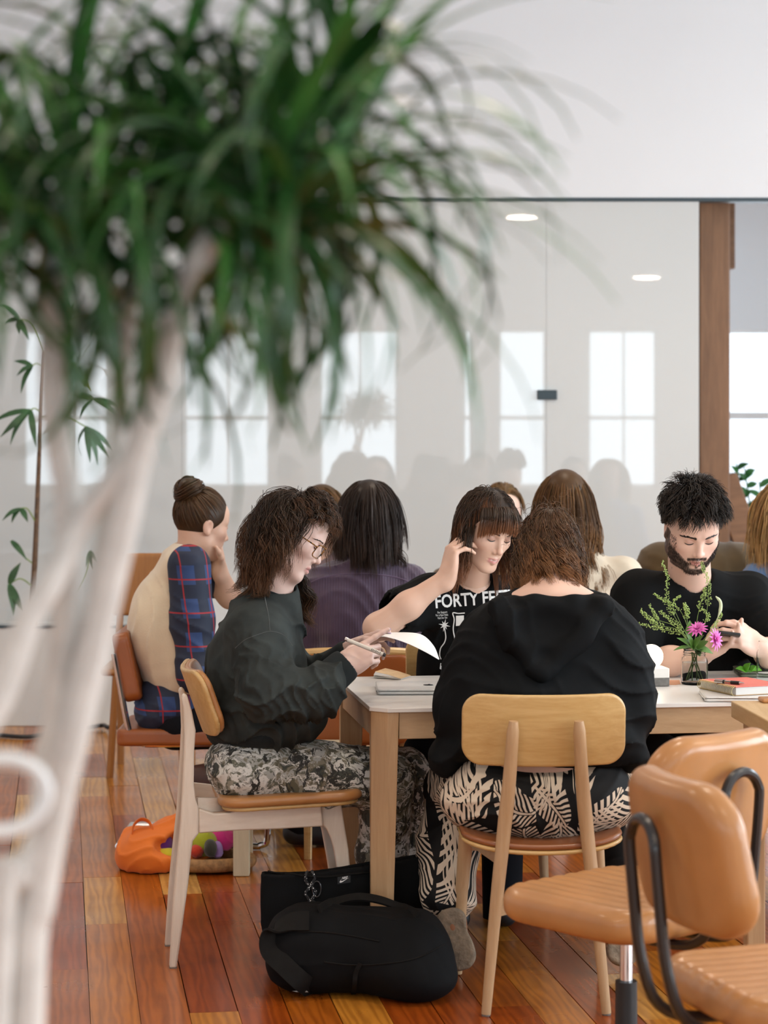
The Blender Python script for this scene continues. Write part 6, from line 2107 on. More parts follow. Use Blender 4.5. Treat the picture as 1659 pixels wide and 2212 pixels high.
# ================================================================== things on the white table
m_alu = plain('silver_aluminium', (.74, .74, .72), .38, .25, var=.02)
m_alu_dark = plain('grey_green_aluminium', (.20, .21, .15), .4, .3, var=.03)
def laptop(corner_px, size, yaw, label, m, z=TZ, th=.016, port=True, logo=False):
    """closed laptop; corner_px = picture place of its near left bottom corner"""
    c0 = on_z(*corner_px, z)
    f = V(math.cos(yaw), math.sin(yaw), 0); r = V(-math.sin(yaw), math.cos(yaw), 0)
    cc = c0 + f * size[0] / 2 + r * size[1] / 2
    t = thing('laptop', (cc[0], cc[1], z), label, 'laptop')
    R = np.stack([f, r, UP], 1)
    S = SDF().box(cc + V(0, 0, th * .31 + .001), (size[0] / 2, size[1] / 2, th * .30), R, .004)
    def lid(name, zz, hh_):
        f_, lo, hi = panel_fn(cc + V(0, 0, zz), np.stack([f, UP, r], 1), size[0] / 2, size[1] / 2, .010, hh_, 0, hh_ * .45)
        return sdf_obj(name, SDF().fn(f_, lo, hi), .0025, m, t)
    lid('base', th * .33 + .0005, th * .60); lid('lid', th * .82 + .001, th * .34)
    if port:
        B().box(c0 + f * size[0] * .62 + V(0, 0, th * .42) - r * .0004, (.010, .001, .0011), (f, r, UP)).make('port', m_black_plastic, t, smooth=0)
        for k in range(3):
            B().box(c0 + r * (.02 + .018 * k) + V(0, 0, th * .36) - f * .0004, (.001, .005, .001), (f, r, UP)).make('port', m_black_plastic, t, smooth=0)
    if logo:
        b = B(); lc_ = cc + V(0, 0, th + .0008) - f * .0 
        pts = []
        for k in range(40):
            an = 2 * math.pi * k / 40
            rr = .0155 * (1 + .10 * math.cos(2 * an) * .6 - .16 * max(0, math.cos(an - math.pi / 2)) ** 10 - .10 * max(0, math.cos(an + math.pi / 2)) ** 12)
            x_, y_ = rr * math.cos(an), rr * 1.08 * math.sin(an)
            db = math.hypot(x_ - .0195, y_ - .002)
            if db < .0085: x_ -= (.0085 - db) * 1.0
            pts.append(lc_ + f * x_ + r * y_)
        b.prism(pts, V(0, 0, .0004))
        lf = []
        for k in range(12):
            an = 2 * math.pi * k / 12
            lf.append(lc_ + f * (.0025 + .0030 * math.cos(an) + .0025 * math.sin(an)) + r * (.0205 + .0048 * math.sin(an)))
        o = b.make('logo', m_screen, t, smooth=0)
        B().prism(lf, V(0, 0, .0004)).make('logo_leaf', m_screen, t, smooth=0)
    return t
laptop((815, 1502, ), (.31, .22), .03, 'closed silver laptop with a dark fruit logo beside the hoodie woman', m_alu, logo=True)
laptop((1522, 1517), (.30, .21), -.06, 'closed silver laptop under the spiral notebook', m_alu, th=.014)
laptop((1600, 1464), (.30, .19), -.02, 'closed grey green laptop in front of the bearded man', m_alu_dark, th=.017)
bpy.context.view_layer.update()
# folded kraft booklet behind the laptop
m_kraft = plain('kraft_card', (.52, .33, .17), .7, var=.06, vscale=20)
m_page = plain('booklet_page', (.66, .65, .62), .7, var=.03)
bk = thing('kraft_booklet', on_z(850, 1466, TZ), 'small kraft covered booklet lying half open behind the silver laptop', 'booklet')
h0, h1 = on_z(866, 1469, TZ), on_z(888, 1462, TZ)
for k, (a_, lift) in enumerate(((0., 0.004), (.06, .008), (.12, .012))):
    far = [on_z(807, 1466, TZ), on_z(812, 1458, TZ)]
    gr = [[h0 + V(0, 0, .002), h1 + V(0, 0, .002)], [(h0 + far[0]) / 2 + V(0, 0, .002 + lift * .5), (h1 + far[1]) / 2 + V(0, 0, .002 + lift * .5)], [far[0] + V(0, 0, lift), far[1] + V(0, 0, lift)]]
    B().sheet(gr, .0012).make('page', m_page, bk, smooth=0)
cA, cB_ = P(810, 1451, 6.62), P(832, 1443.5, 6.80)
gr = [[h0 + V(0, 0, .004), h1 + V(0, 0, .004)], [(h0 + cA) / 2 + V(0, 0, .004), (h1 + cB_) / 2 + V(0, 0, .004)], [cA, cB_]]
B().sheet(gr, .0012).make('cover', m_kraft, bk, smooth=0)
# globe lamp on a two-tone block
lp = thing('globe_lamp', on_z(1418, 1487, TZ), 'small glowing globe lamp on a white and grey stone block', 'lamp')
lpc = on_z(1418, 1484, TZ)
Dl = lpc[1] + .03
k_ = Dl / FPX
m_wblock = plain('white_plaster_block', (.74, .72, .68), .7, var=.03)
m_gblock = plain('grey_concrete_block', (.16, .155, .145), .85, var=.25, vscale=60)
hb = P(0, 1443, Dl)[2] - TZ
B().box((lpc[0] - .012, Dl + .02, TZ + .001 + hb * .23), (.047, .045, hb * .23), AX).make('lower_block', m_gblock, lp, smooth=0, bevel=.002)
B().box((lpc[0] - .012, Dl + .02, TZ + .001 + hb * .73), (.047, .045, hb * .27), AX).make('upper_block', m_wblock, lp, smooth=0, bevel=.002)
e = NT('glowing_opal_glass'); e.p(Base_Color=(.95, .9, .8), Emission_Color=(1.0, .84, .62), Emission_Strength=5.0)
B().sphere((P(1407, 0, Dl + .02)[0], Dl + .02, TZ + hb + .0335), .036, 28).make('globe', e.m, lp)
gl_ = bpy.data.lights.new('globe_lamp_light', 'POINT'); gl_.energy = 1.1; gl_.color = (1.0, .62, .32); gl_.shadow_soft_size = .036
go = bpy.data.objects.new('globe_lamp_light', gl_); COL.objects.link(go); go.location = (P(1407, 0, Dl + .02)[0], Dl + .02, TZ + hb + .0335)
# jar of flowers
gm = NT('clear_glass'); gm.p(Base_Color=(.96, .98, .97), Roughness=.02, Transmission_Weight=1.0, IOR=1.14)
m_clear = gm.m
gm = NT('water'); gm.p(Base_Color=(.97, .98, .98), Roughness=.0, Transmission_Weight=1.0, IOR=1.07)
m_water = gm.m
jc = on_z(1500, 1478, TZ); Dj = jc[1]; sj = Dj / FPX
jar = thing('flower_jar', jc, 'glass jar of water holding green sprigs and two pink flowers', 'vase')
jb = TZ + .001
hj = (1478 - 1402) * sj
rj = 29 * sj
prof = [(0, 0), (rj * .92, 0), (rj, hj * .05), (rj, hj * .66), (rj * .95, hj * .74), (rj * .80, hj * .80), (rj * .80, hj * .97), (rj * .84, hj), (rj * .74, hj), (rj * .73, hj * .80), (rj * .90, hj * .72), (rj * .93, hj * .64), (rj * .93, hj * .07), (0, hj * .05)]
B().lathe((jc[0], jc[1], jb), prof, 40).make('jar', m_clear, jar)
B().lathe((jc[0], jc[1], jb), [(0, hj * .06), (rj * .91, hj * .08), (rj * .91, hj * .62), (0, hj * .62)], 32).make('water', m_water, jar)
for q in (.84, .90):
    B().tube([(jc[0] + rj * .82 * math.cos(t), jc[1] + rj * .82 * math.sin(t), jb + hj * q) for t in np.linspace(0, 6.283, 30)[:-1]], .0013, 6, closed=True).make('thread_ring', m_clear, jar)
m_stem = plain('green_stem', (.20, .30, .06), .5)
m_seed = plain('pale_green_seed_pod', (.36, .48, .14), .5, var=.2, vscale=40)
m_leafg = plain('flower_leaf_green', (.10, .22, .04), .5, var=.2, vscale=30)
m_leafg2 = plain('fresh_leaf_green', (.12, .40, .03), .45, var=.15, vscale=30)
m_pink = plain('pink_petal', (.72, .16, .50), .5, var=.15, vscale=30)
m_pinkw = plain('white_flower_bud', (.55, .62, .40), .5)
rs = np.random.RandomState(7)
jt = V(jc[0], jc[1], jb + hj * .95)
def fl(px, py, dd=0.): return P(px, py, Dj + dd)
def sprig(pts, pods=40, r=.0009, pod_r=.0024, start=.35, spread=.009):
    path = smooth_path(pts, 8)
    t = thing_part = None
    b = B(); b.tube(path, list(np.linspace(r, r * .5, len(path))), 6)
    st = b.make('sprig', m_stem, jar)
    b = B()
    n = len(path)
    pods = int(pods * 1.5)
    for k in range(pods):
        u = start + (1 - start) * (k + .5) / pods
        i = min(n - 2, int(u * (n - 1)))
        base = path[i] + (path[i + 1] - path[i]) * (u * (n - 1) - i)
        d = nrm(path[min(n - 1, i + 1)] - path[max(0, i - 1)])
        o = nrm(np.cross(d, rs.normal(size=3)))
        sc = spread * (1 - .55 * (u - start) / (1 - start)) * rs.uniform(.7, 1.2)
        tip = base + o * sc + d * sc * .35
        b.tube([base, tip], .00035, 4, cap=False)
        b.sphere(tip, (pod_r * .8, pod_r * .8, pod_r * .55), 6, (d, np.cross(d, o), o))
    o = b.make('seed_pods', m_seed, st)
    o['kind'] = 'stuff'
sprig([jt, fl(1478, 1370), fl(1462, 1340), fl(1441, 1300), fl(1441, 1250), fl(1430, 1212)], 60, spread=.010, start=.45)
sprig([jt, fl(1520, 1360), fl(1528, 1310), fl(1530, 1265), fl(1522, 1235), fl(1515, 1214)], 60, spread=.010, start=.4)
sprig([jt, fl(1478, 1370), fl(1430, 1360), fl(1370, 1344)], 46, spread=.009, start=.35)
sprig([jt, fl(1466, 1362), fl(1420, 1350), fl(1402, 1335), fl(1384, 1318)], 46, spread=.010, start=.4, pod_r=.0029)
sprig([jt, fl(1460, 1355), fl(1425, 1340), fl(1413, 1325), fl(1403, 1306)], 36, spread=.007, start=.5)
sprig([jt, fl(1472, 1350), fl(1452, 1310), fl(1432, 1296), fl(1412, 1283)], 40, spread=.008, start=.4)
sprig([jt, fl(1482, 1345), fl(1470, 1320), fl(1455, 1300), fl(1462, 1292), fl(1470, 1287)], 30, spread=.006, start=.4)
sprig([jt, fl(1485, 1345), fl(1484, 1320), fl(1478, 1303)], 40, spread=.010, start=.4, pod_r=.0029)
sprig([jt, fl(1505, 1345), fl(1512, 1310), fl(1520, 1285), fl(1524, 1270)], 40, spread=.009, start=.4)
sprig([jt, fl(1530, 1370), fl(1545, 1350), fl(1560, 1325)], 34, spread=.008, start=.45)
sprig([jt, fl(1470, 1360), fl(1450, 1340), fl(1425, 1320)], 44, spread=.010, start=.3)
sprig([jt, fl(1520, 1350), fl(1530, 1330), fl(1515, 1315)], 30, spread=.008, start=.4)
# veronica spike
vp = smooth_path([jt, fl(1535, 1370), fl(1548, 1340), fl(1556, 1318), fl(1556, 1300), fl(1546, 1288)], 8)
B().tube(vp, list(np.interp(np.linspace(0, 1, len(vp)), [0, .45, .6, .9, 1], [.001, .0012, .0055, .0045, .0015])), 8).make('flower_spike', m_pinkw, jar)
def leaf(name, base, tip, width, normal, material, parent, fold=.15):
    base = np.asarray(base); tip = np.asarray(tip)
    d = tip - base; n = nrm(normal - d * np.dot(normal, d) / max(1e-9, np.dot(d, d))); a_ = nrm(np.cross(d, n))
    gr = []
    for i in range(7):
        t = i / 6
        w = width * math.sin(math.pi * min(1, .08 + .92 * t) ** .8) * .5 + .0006
        c = base + d * t + n * (.12 * np.linalg.norm(d) * math.sin(math.pi * t))
        gr.append([c - a_ * w + n * w * fold, c, c + a_ * w + n * w * fold])
    return B().sheet(gr, .0006).make(name, material, parent)
for (x0, y0, x1, y1, wd) in ((1500, 1402, 1462, 1378, .022), (1502, 1400, 1540, 1412, .024), (1498, 1400, 1520, 1372, .022), (1505, 1400, 1530, 1385, .026), (1495, 1400, 1480, 1365, .018), (1505, 1402, 1512, 1418, .02), (1490, 1398, 1455, 1405, .012), (1490, 1375, 1490, 1340, .03)):
    leaf('leaf', fl(x0, y0, -.02), fl(x1, y1, -.04 + rs.uniform(-.02, .03)), wd, V(0, -.7, .7), m_leafg, jar)
for (cx_, cy_, R_, tilt) in ((1507, 1362, 24, V(-.25, -.55, .8)), (1541, 1382, 27, V(.75, -.5, .15))):
    c = fl(cx_, cy_, -.05); tn = nrm(tilt)
    fo = B().sphere(c, .006, 12).make('flower', m_pink, jar)
    e1 = nrm(np.cross(tn, V(.3, .2, 1))); e2 = np.cross(tn, e1)
    for ring, (n, ln, el) in enumerate(((13, 1.0, .15), (11, .85, .6), (7, .6, 1.1))):
        for k in range(n):
            an = 2 * math.pi * k / n + ring * .25 + rs.normal(0, .06)
            d = nrm((e1 * math.cos(an) + e2 * math.sin(an)) * math.cos(el) + tn * math.sin(el))
            leaf('petal', c + tn * .001, c + d * R_ * sj * ln, .009, tn, m_pink, fo, .2)
for k in range(6):
    an = k * 1.05
    a0 = V(jc[0], jc[1], jb + hj * .9) + V(.010 * math.cos(an), .010 * math.sin(an), 0)
    a1 = V(jc[0], jc[1], jb + .012) + V(rj * .6 * math.cos(an + 2.2), rj * .6 * math.sin(an + 2.2), 0)
    B().tube([a0, a1], .0019, 6).make('stem', m_stem, jar)
# spiral notebook with red cover, pen on top
nb0 = on_z(1540, 1503, TZ)
zN = TZ + .016
nc = on_z(1540, 1498, zN)
ny = -.30
nf = V(math.cos(ny), math.sin(ny), 0); nr = V(-math.sin(ny), math.cos(ny), 0)
ntb = thing('spiral_notebook', (nc[0] + .12, nc[1], zN), 'thick spiral notebook with a coral cover on the silver laptop', 'notebook')
m_coral = plain('coral_cover', (.72, .17, .13), .5, var=.05)
m_gold = plain('brass_wire', (.62, .52, .25), .3, .8)
fdn = nrm(on_z(1583, 1500, zN) - on_z(1503, 1483, zN))          # the bound edge
pn_ = V(-fdn[1], fdn[0], 0); pn_ = pn_ if pn_[0] > 0 else -pn_
p00 = on_z(1585, 1503, zN); Ls = .20
cN = p00 - fdn * Ls / 2 + pn_ * .085
B().box(cN + V(0, 0, .012), (Ls / 2, .078, .011), (fdn, pn_, UP)).make('pages', m_page, ntb, smooth=0, bevel=.001)
B().box(cN + V(0, 0, .0245), (Ls / 2 + .002, .080, .0012), (fdn, pn_, UP)).make('cover', m_coral, ntb, smooth=0)
B().box(cN + V(0, 0, .0008), (Ls / 2 + .002, .080, .0008), (fdn, pn_, UP)).make('back_cover', m_kraft, ntb, smooth=0)
for k in range(24):
    c = p00 - fdn * (Ls * (k + .5) / 24) + pn_ * .008 + V(0, 0, .0125)
    ring = [c + (pn_ * math.cos(t) * .013 + UP * math.sin(t) * .0135) + fdn * .002 * math.sin(t) for t in np.linspace(0, 6.283, 15)[:-1]]
    B().tube(ring, .0009, 5, closed=True).make('wire_ring', m_gold, ntb)
zp = zN + .0262
qa, qb = on_z(1544, 1471.5, zp + .005), on_z(1608, 1476, zp + .005)
pen2 = thing('ballpoint_pen', qa, 'silver and black ballpoint pen on the coral notebook', 'pen')
dd = nrm(qb - qa); Lp = np.linalg.norm(qb - qa)
B().tube([qa, qa + dd * Lp * .55], .0048, 10).make('barrel', m_chrome, pen2)
B().tube([qa + dd * Lp * .28, qa + dd * Lp * .34], .0052, 10).make('band', m_black_plastic, pen2)
B().tube([qa + dd * Lp * .55, qa + dd * Lp * .84], .0054, 10).make('grip', m_black_plastic, pen2)
B().tube([qa + dd * Lp * .84, qb], [.0046, .0012], 10).make('tip', m_chrome, pen2)
B().tube([qa + UP * .006, qa + dd * .035 + UP * .006], .0011, 6).make('clip', m_chrome, pen2)
# drinking glass, leaves, pink card
gc = on_z(1655, 1478, TZ)
dg = thing('drinking_glass', gc, 'clear straight drinking glass with a little water at the picture edge', 'glass')
rg = 21 * gc[1] / FPX; hg = 92 * gc[1] / FPX
B().lathe((gc[0], gc[1], TZ + .001), [(0, 0), (rg, 0), (rg, hg * .74), (rg * .82, hg * .84), (rg * .80, hg), (rg * .72, hg), (rg * .75, hg * .83), (rg * .92, hg * .73), (rg * .92, hg * .04), (0, hg * .04)], 36).make('glass_wall', m_clear, dg)
B().lathe((gc[0], gc[1], TZ + .001), [(0, hg * .05), (rg * .90, hg * .05), (rg * .90, hg * .26), (0, hg * .26)], 28).make('water', m_water, dg)
lt = on_z(1612, 1452, TZ + .02)
lv = thing('loose_leaves', lt, 'bright green leaves lying on the grey green laptop', 'leaves')
for (dx, dy, tx, tz) in ((0, 0, -.035, .012), (.01, .0, .03, .02), (.0, .01, .045, .006), (-.005, 0, .012, .03)):
    leaf('leaf', lt + V(dx, dy, .002), lt + V(tx, -.01, tz), .026, V(0, -.5, .8), m_leafg2, lv)
cd = [on_z(1441, 1470, TZ), on_z(1468, 1470, TZ), on_z(1470, 1478, TZ), on_z(1460, 1480, TZ), on_z(1441, 1480, TZ)]
o = B().prism([q + V(0, 0, .0005) for q in cd], V(0, 0, .001)).make('pink_card', plain('salmon_card', (.70, .36, .22), .6), None, smooth=0)
tag(o, 'salmon coloured card lying between the globe lamp and the jar', 'card')
# ================================================================== bags on the floor
m_blackcanvas = fabric('black_canvas', (.0042, .0046, .0052), .3, 10, 300, .4, .8, .0)
m_blackstrap = fabric('black_webbing', (.008, .0075, .007), .2, 30, 250, .4, .75, .0)
m_whiteprint = plain('white_logo_print', (.85, .85, .85), .5, var=.01)
# tote, standing under the table
tb_ = thing('tote_bag', P(745, 2050, 6.26) * V(1, 1, 0), 'open black tote bag with a small white logo tag behind the table leg', 'bag')
tx0, tx1 = P(558, 0, 6.26)[0], P(934, 0, 6.26)[0]
tyc, thd = 6.262, .030
def tote(p):
    x = (p[:, 0] - (tx0 + tx1) / 2); hw_ = (tx1 - tx0) / 2
    ang = .02
    y = p[:, 1] - tyc - x * .05 - .012 * np.sin(x * 9)
    zt_ = .283 - .018 * np.cos(x / hw_ * 1.5 + .6) + .012 * (x / hw_)
    a = np.abs(x) - (hw_ - .02 - .03 * np.clip((.12 - p[:, 2]) / .12, 0, 1)); b = np.abs(y) - (thd - .012)
    d2 = np.hypot(np.maximum(a, 0), np.maximum(b, 0)) + np.minimum(np.maximum(a, b), 0) - .012
    shell = np.abs(d2 + .007) - .007
    inside = np.maximum(shell, p[:, 2] - zt_)
    bottom = np.maximum(d2, p[:, 2] - .19)
    return np.maximum(np.minimum(inside, bottom), -(p[:, 2] - .004)) + .0025 * waves(p, 201, 7)
S = SDF().fn(tote, (tx0 - .02, 6.20, 0), (tx1 + .02, 6.33, .32))
to = sdf_obj('bag_body', S, .005, m_blackcanvas, tb_)
tbv = obj_bvh(to)
def on_bag(x, y, lift=.001):
    return from_camera(tbv, x, y, lift)
b = B()
q = [on_bag(x, y, .0012) for x, y in ((729, 1892), (757, 1888), (757, 1906), (729, 1910))]
if all(x is not None for x in q):
    tagp = B().prism(q, V(0, -.0012, 0)).make('logo_tag', m_black_plastic, tb_, smooth=0)
    o0, ex_, ey_ = q[3] + V(0, -.0018, 0), (q[2] - q[3]), (q[0] - q[3])
    sw = [(.18, .34), (.16, .20), (.24, .14), (.40, .22), (.88, .62), (.42, .36), (.30, .33), (.26, .40), (.30, .55)]
    B().prism([o0 + ex_ * u + ey_ * v for u, v in sw], V(0, -.0006, 0)).make('swoosh_print', m_whiteprint, tagp, smooth=0)
    cu = bpy.data.curves.new('tag_lettering', 'FONT'); cu.body = 'NIKE'; cu.offset = .03
    ob = bpy.data.objects.new('tag_lettering', cu); COL.objects.link(ob)
    me = bpy.data.meshes.new_from_object(ob.evaluated_get(bpy.context.evaluated_depsgraph_get()))
    bpy.data.objects.remove(ob)
    xs = [v.co.x for v in me.vertices]; wx = max(xs)
    for v in me.vertices:
        u = .32 + .42 * v.co.x / wx + .10 * v.co.y; w_ = .56 + .26 * v.co.y / .7
        v.co = o0 + ex_ * u + ey_ * w_ + V(0, -.0008, 0)
    link('tag_lettering', me, m_whiteprint, tagp)
# zip line, strap with white flecked cord
def strip(pts, name, r, material, parent, flat=None):
    q = [on_bag(x, y, .002) for x, y in smooth_path([V(*p_) for p_ in pts], 6)]
    q = [x for x in q if x is not None]
    if len(q) > 3: return B().tube(q, r, 6).make(name, material, parent)
strip([(566, 1882), (640, 1890), (700, 1894), (760, 1888), (798, 1884)], 'zip', .003, m_blackstrap, tb_)
cordm = NT('flecked_cord')
cv_ = cordm.coord('World')
cordm.p(Base_Color=cordm.ramp(cordm.n('ShaderNodeTexVoronoi', i_Vector=cv_, i_Scale=170.).outputs[0], [(.26, (.75, .75, .74)), (.30, (.012, .012, .014))]), Roughness=.7)
strip([(664, 1880), (660, 1900), (668, 1915), (660, 1930), (668, 1945), (662, 1955)], 'cord', .0042, cordm.m, tb_)
strip([(674, 1882), (680, 1897), (672, 1912), (682, 1927), (674, 1942), (680, 1950)], 'cord', .0042, cordm.m, tb_)
q = on_bag(684, 1920, .004)
if q is not None:
    B().tube([q + V(.012 * math.cos(t), 0, .022 * math.sin(t)) for t in np.linspace(0, 6.283, 20)[:-1]], .0022, 6, closed=True).make('carabiner', m_black_metal, tb_)
# backpack lying in front
bp = thing('backpack', (-.07, 5.95, 0), 'black backpack lying on the floor in front of the table leg', 'bag')
S = SDF()
Rb_ = frame(nrm(V(.10, .99, .0)))
S.box((-.075, 5.98, .105), (.235, .135, .100), Rb_, .075)
S.ell((.065, 5.93, .085), (.115, .155, .085), None, .06)
S.ell((-.20, 6.0, .105), (.10, .12, .10), None, .05)
S.ell((.09, 5.88, .05), (.10, .10, .05), None, .05)
S.box((-.05, 5.9, -.10), (.6, .5, .103), None, .003, .004, 's')
S.disp = lambda p: -(.012 * folds(p, (.4, .6, .7), 5, 211, 1.4) + .004 * waves(p, 213, 5)); S.dmax = .018
bpo = sdf_obj('bag_body', S, .0055, m_blackcanvas, bp)
bpv = obj_bvh(bpo)
def strap(pts, name, width, lift, parent=bp, wdir=None, th=.006):
    c = smooth_path([np.asarray(x, float) for x in pts], 7)
    g_ = []
    for i in range(len(c)):
        t = nrm(c[min(len(c) - 1, i + 1)] - c[max(0, i - 1)])
        wv2 = nrm(wdir - t * np.dot(wdir, t))
        g_.append([c[i] + wv2 * width * u for u in (-.5, -.2, .2, .5)])
    return B().sheet(g_, th).make(name, m_blackstrap, parent)
def bpp(x, y, lift=.012):
    h = from_camera(bpv, x, y, lift)
    return h if h is not None else P(x, y, 6.0)
strap([bpp(668, 1995), bpp(630, 1998), bpp(596, 2016), bpp(590, 2050), bpp(620, 2085), bpp(660, 2120), bpp(700, 2150), bpp(728, 2166)], 'shoulder_strap', .052, 0, wdir=nrm(V(.75, .3, .6)))
strap([bpp(690, 1972, .006), P(720, 1950, 6.05), P(770, 1938, 6.06), P(820, 1944, 6.06), P(868, 1962, 6.05), bpp(900, 1982, .006)], 'haul_handle', .030, 0, wdir=nrm(V(.0, .9, .45)))
strap([bpp(780, 2080, .006), bpp(770, 2100, .006), bpp(766, 2130, .006), bpp(762, 2160, .006)], 'side_strap', .012, 0, wdir=V(1, 0, 0), th=.003)
def bseam(pts, name):
    q = [from_camera(bpv, x, y, .001) for x, y in smooth_path([V(*p_) for p_ in pts], 8)]
    q = [x for x in q if x is not None]
    if len(q) > 3: B().tube(q, .0022, 6).make(name, m_blackstrap, bp)
bseam([(640, 2012), (700, 2014), (760, 2022), (820, 2034)], 'zip')
bseam([(700, 2078), (760, 2084), (830, 2082), (900, 2070), (960, 2040)], 'zip')
q0, q1 = P(614, 2136, 5.93), P(666, 2143, 5.86)
gr = [[q0, q0 + V(.01, .02, .012)], [(q0 + q1) / 2 + V(0, 0, -.004), (q0 + q1) / 2 + V(0, .02, .008)], [q1, q1 + V(-.01, .02, .002)]]
B().sheet(gr, .002).make('pale_tag', m_page, bp, smooth=0)
# orange bag with bright knitting
m_orange = fabric('orange_nylon', (.78, .19, .025), .10, 6, 120, .2, .55, .1)
ob_ = thing('orange_bag', P(380, 1885, 7.55) * V(1, 1, 0), 'bright orange tote bag spilling colourful cloth on the floor', 'bag')
S = SDF()
oc = P(345, 1845, 7.62)
S.ell(P(330, 1845, 7.62), (.125, .13, .085), None, .03)
S.ell(P(390, 1835, 7.66), (.12, .12, .10), None, .04)
S.cap(P(355, 1795, 7.66), P(400, 1760, 7.70), .035, .02, .03)
S.cap(P(290, 1850, 7.6), P(290, 1810, 7.66), .05, .04, .04)
S.ell(P(420, 1825, 7.56), (.10, .10, .052), None, .02, 's')
S.ell(P(360, 1830, 7.52), (.045, .05, .030), None, .02, 's')
S.box((oc[0], oc[1], -.1), (.6, .6, .103), None, .002, .003, 's')
S.disp = lambda p: -(.010 * folds(p, (.6, .3, .6), 6, 221, 1.5)); S.dmax = .014
sdf_obj('bag_body', S, .006, m_orange, ob_)
hp_ = smooth_path([P(286, 1815, 7.58), P(288, 1785, 7.60), P(304, 1770, 7.62), P(322, 1776, 7.62), P(330, 1795, 7.60)], 6)
B().tube(hp_, .010, 8, flat=((0, 1, 0), .35)).make('handle', m_orange, ob_)
for (px, py, dD, r, col, nm) in ((352, 1822, 7.60, (.035, .04, .035), (.10, .012, .16), 'purple_cloth'), (356, 1845, 7.575, (.04, .04, .022), (.60, .50, .02), 'yellow_cloth'), (440, 1822, 7.62, (.05, .05, .045), (.36, .40, .02), 'lime_cloth'), (425, 1838, 7.58, (.025, .03, .022), (.50, .04, .015), 'red_cloth'), (455, 1832, 7.56, (.022, .03, .03), (.04, .04, .03), 'dark_cloth'), (480, 1812, 7.66, (.05, .05, .04), (.65, .03, .22), 'pink_cloth'), (470, 1836, 7.60, (.018, .03, .03), (.36, .22, .55), 'lilac_cloth')):
    S = SDF(); S.ell(P(px, py, dD), r); S.disp = lambda p: -.006 * folds(p, (.5, .3, .7), 14, 231, 1.5); S.dmax = .008
    sdf_obj(nm, S, .005, fabric(nm, col, .15), ob_)
m_wicker = plain('brown_wicker', (.30, .16, .06), .7, var=.4, vscale=50, bscale=80, bstr=.8, bdist=.003)
wb_ = thing('wicker_tray', P(445, 1875, 7.5) * V(1, 1, 0), 'low brown wicker tray under the colourful cloth', 'basket')
S = SDF(); S.fn(lambda p: (lambda q: np.hypot(np.hypot(q[:, 0] / 1.35, q[:, 1]) - .105, q[:, 2] * .8) - .018)(p - P(450, 1858, 7.60).astype(np.float32)), P(450, 1858, 7.60) - .2, P(450, 1858, 7.60) + .2)
sdf_obj('rim', S, .005, m_wicker, wb_)
S = SDF(); S.ell(P(450, 1872, 7.60), (.125, .09, .028)); S.box((oc[0], oc[1], -.1), (.8, .6, .103), None, .002, .003, 's'); sdf_obj('base', S, .006, m_wicker, wb_)
# dark leather satchel further back
m_darkleather = plain('dark_brown_leather', (.045, .014, .009), .5, var=.2, bscale=120)
S = SDF(); S.box(P(455, 1748, 7.88), (.10, .055, .155), frame(nrm(V(.2, 1, 0))), .05); S.ell(P(468, 1680, 7.88), (.06, .04, .05), None, .04)
S.box((-.6, 8, -.1), (.6, .6, .103), None, .002, .003, 's')
sa_ = sdf_obj('satchel', S, .008, m_darkleather, None)
tag(sa_, 'dark brown leather satchel standing behind the bleached chair', 'bag')
# pale stool behind the reading woman
st0 = P(522, 1888, 7.5)
stl = thing('stool', (st0[0] + .17, 7.65, 0), 'pale wooden stool half hidden behind the bleached chair', 'stool')
m_palewood = wood('pale_painted_wood', (.50, .44, .30), (.62, .55, .40), .5, 'z')
for dx in (0, .34):
    for dy in (0, .16):
        B().box((st0[0] + dx, 7.5 + dy, .20), (.027, .027, .20)).make('leg', m_palewood, stl, smooth=0, bevel=.003)
B().box((st0[0] + .17, 7.58, .415), (.21, .115, .015)).make('seat', m_palewood, stl, smooth=0, bevel=.004)

# ================================================================== plants
m_planter = plain('white_planter', (.66, .67, .65), .5, var=.02)
m_soil = plain('soil', (.03, .02, .013), .95, bscale=60, bstr=1., bdist=.01)
def trough(c, hx, hy, h, label):
    t = thing('planter', (c[0], c[1], 0), label, 'planter')
    b = B()
    b.box((c[0], c[1] - hy, h / 2), (hx, .012, h / 2)); b.box((c[0], c[1] + hy, h / 2), (hx, .012, h / 2))
    b.box((c[0] - hx, c[1], h / 2), (.012, hy, h / 2)); b.box((c[0] + hx, c[1], h / 2), (.012, hy, h / 2))
    b.make('box', m_planter, t, smooth=0, bevel=.003)
    B().box((c[0], c[1], h - .05), (hx - .012, hy - .012, .02)).make('soil', m_soil, t, smooth=0)
    B().box((c[0], c[1] - hy, h + .004), (hx + .015, .02, .006)).make('rim', m_dark, t, smooth=0)
    return t
trough((P(120, 0, 11.3)[0], 11.45, 0), .42, .16, .50, 'long white planter box by the glass wall at the left')
m_palm = plain('palm_leaf_green', (.035, .10, .035), .45, var=.35, vscale=14)
m_palmy = plain('yellowing_palm_leaf', (.26, .28, .04), .5, var=.2)
m_cane = plain('brown_cane', (.13, .075, .04), .7, var=.4, vscale=50)
DP = 11.4
pt = thing('lady_palm', (P(78, 0, DP)[0], DP, .45), 'slender lady palm with fingered leaves in the white planter', 'plant')
cane = smooth_path([V(P(72, 0, DP)[0], DP, .44), P(72, 1290, DP), P(78, 1150, DP), P(84, 1000, DP), P(90, 860, DP), P(96, 760, DP)], 6)
B().tube(cane, list(np.linspace(.018, .007, len(cane))), 8).make('cane', m_cane, pt)
rs = np.random.RandomState(77)
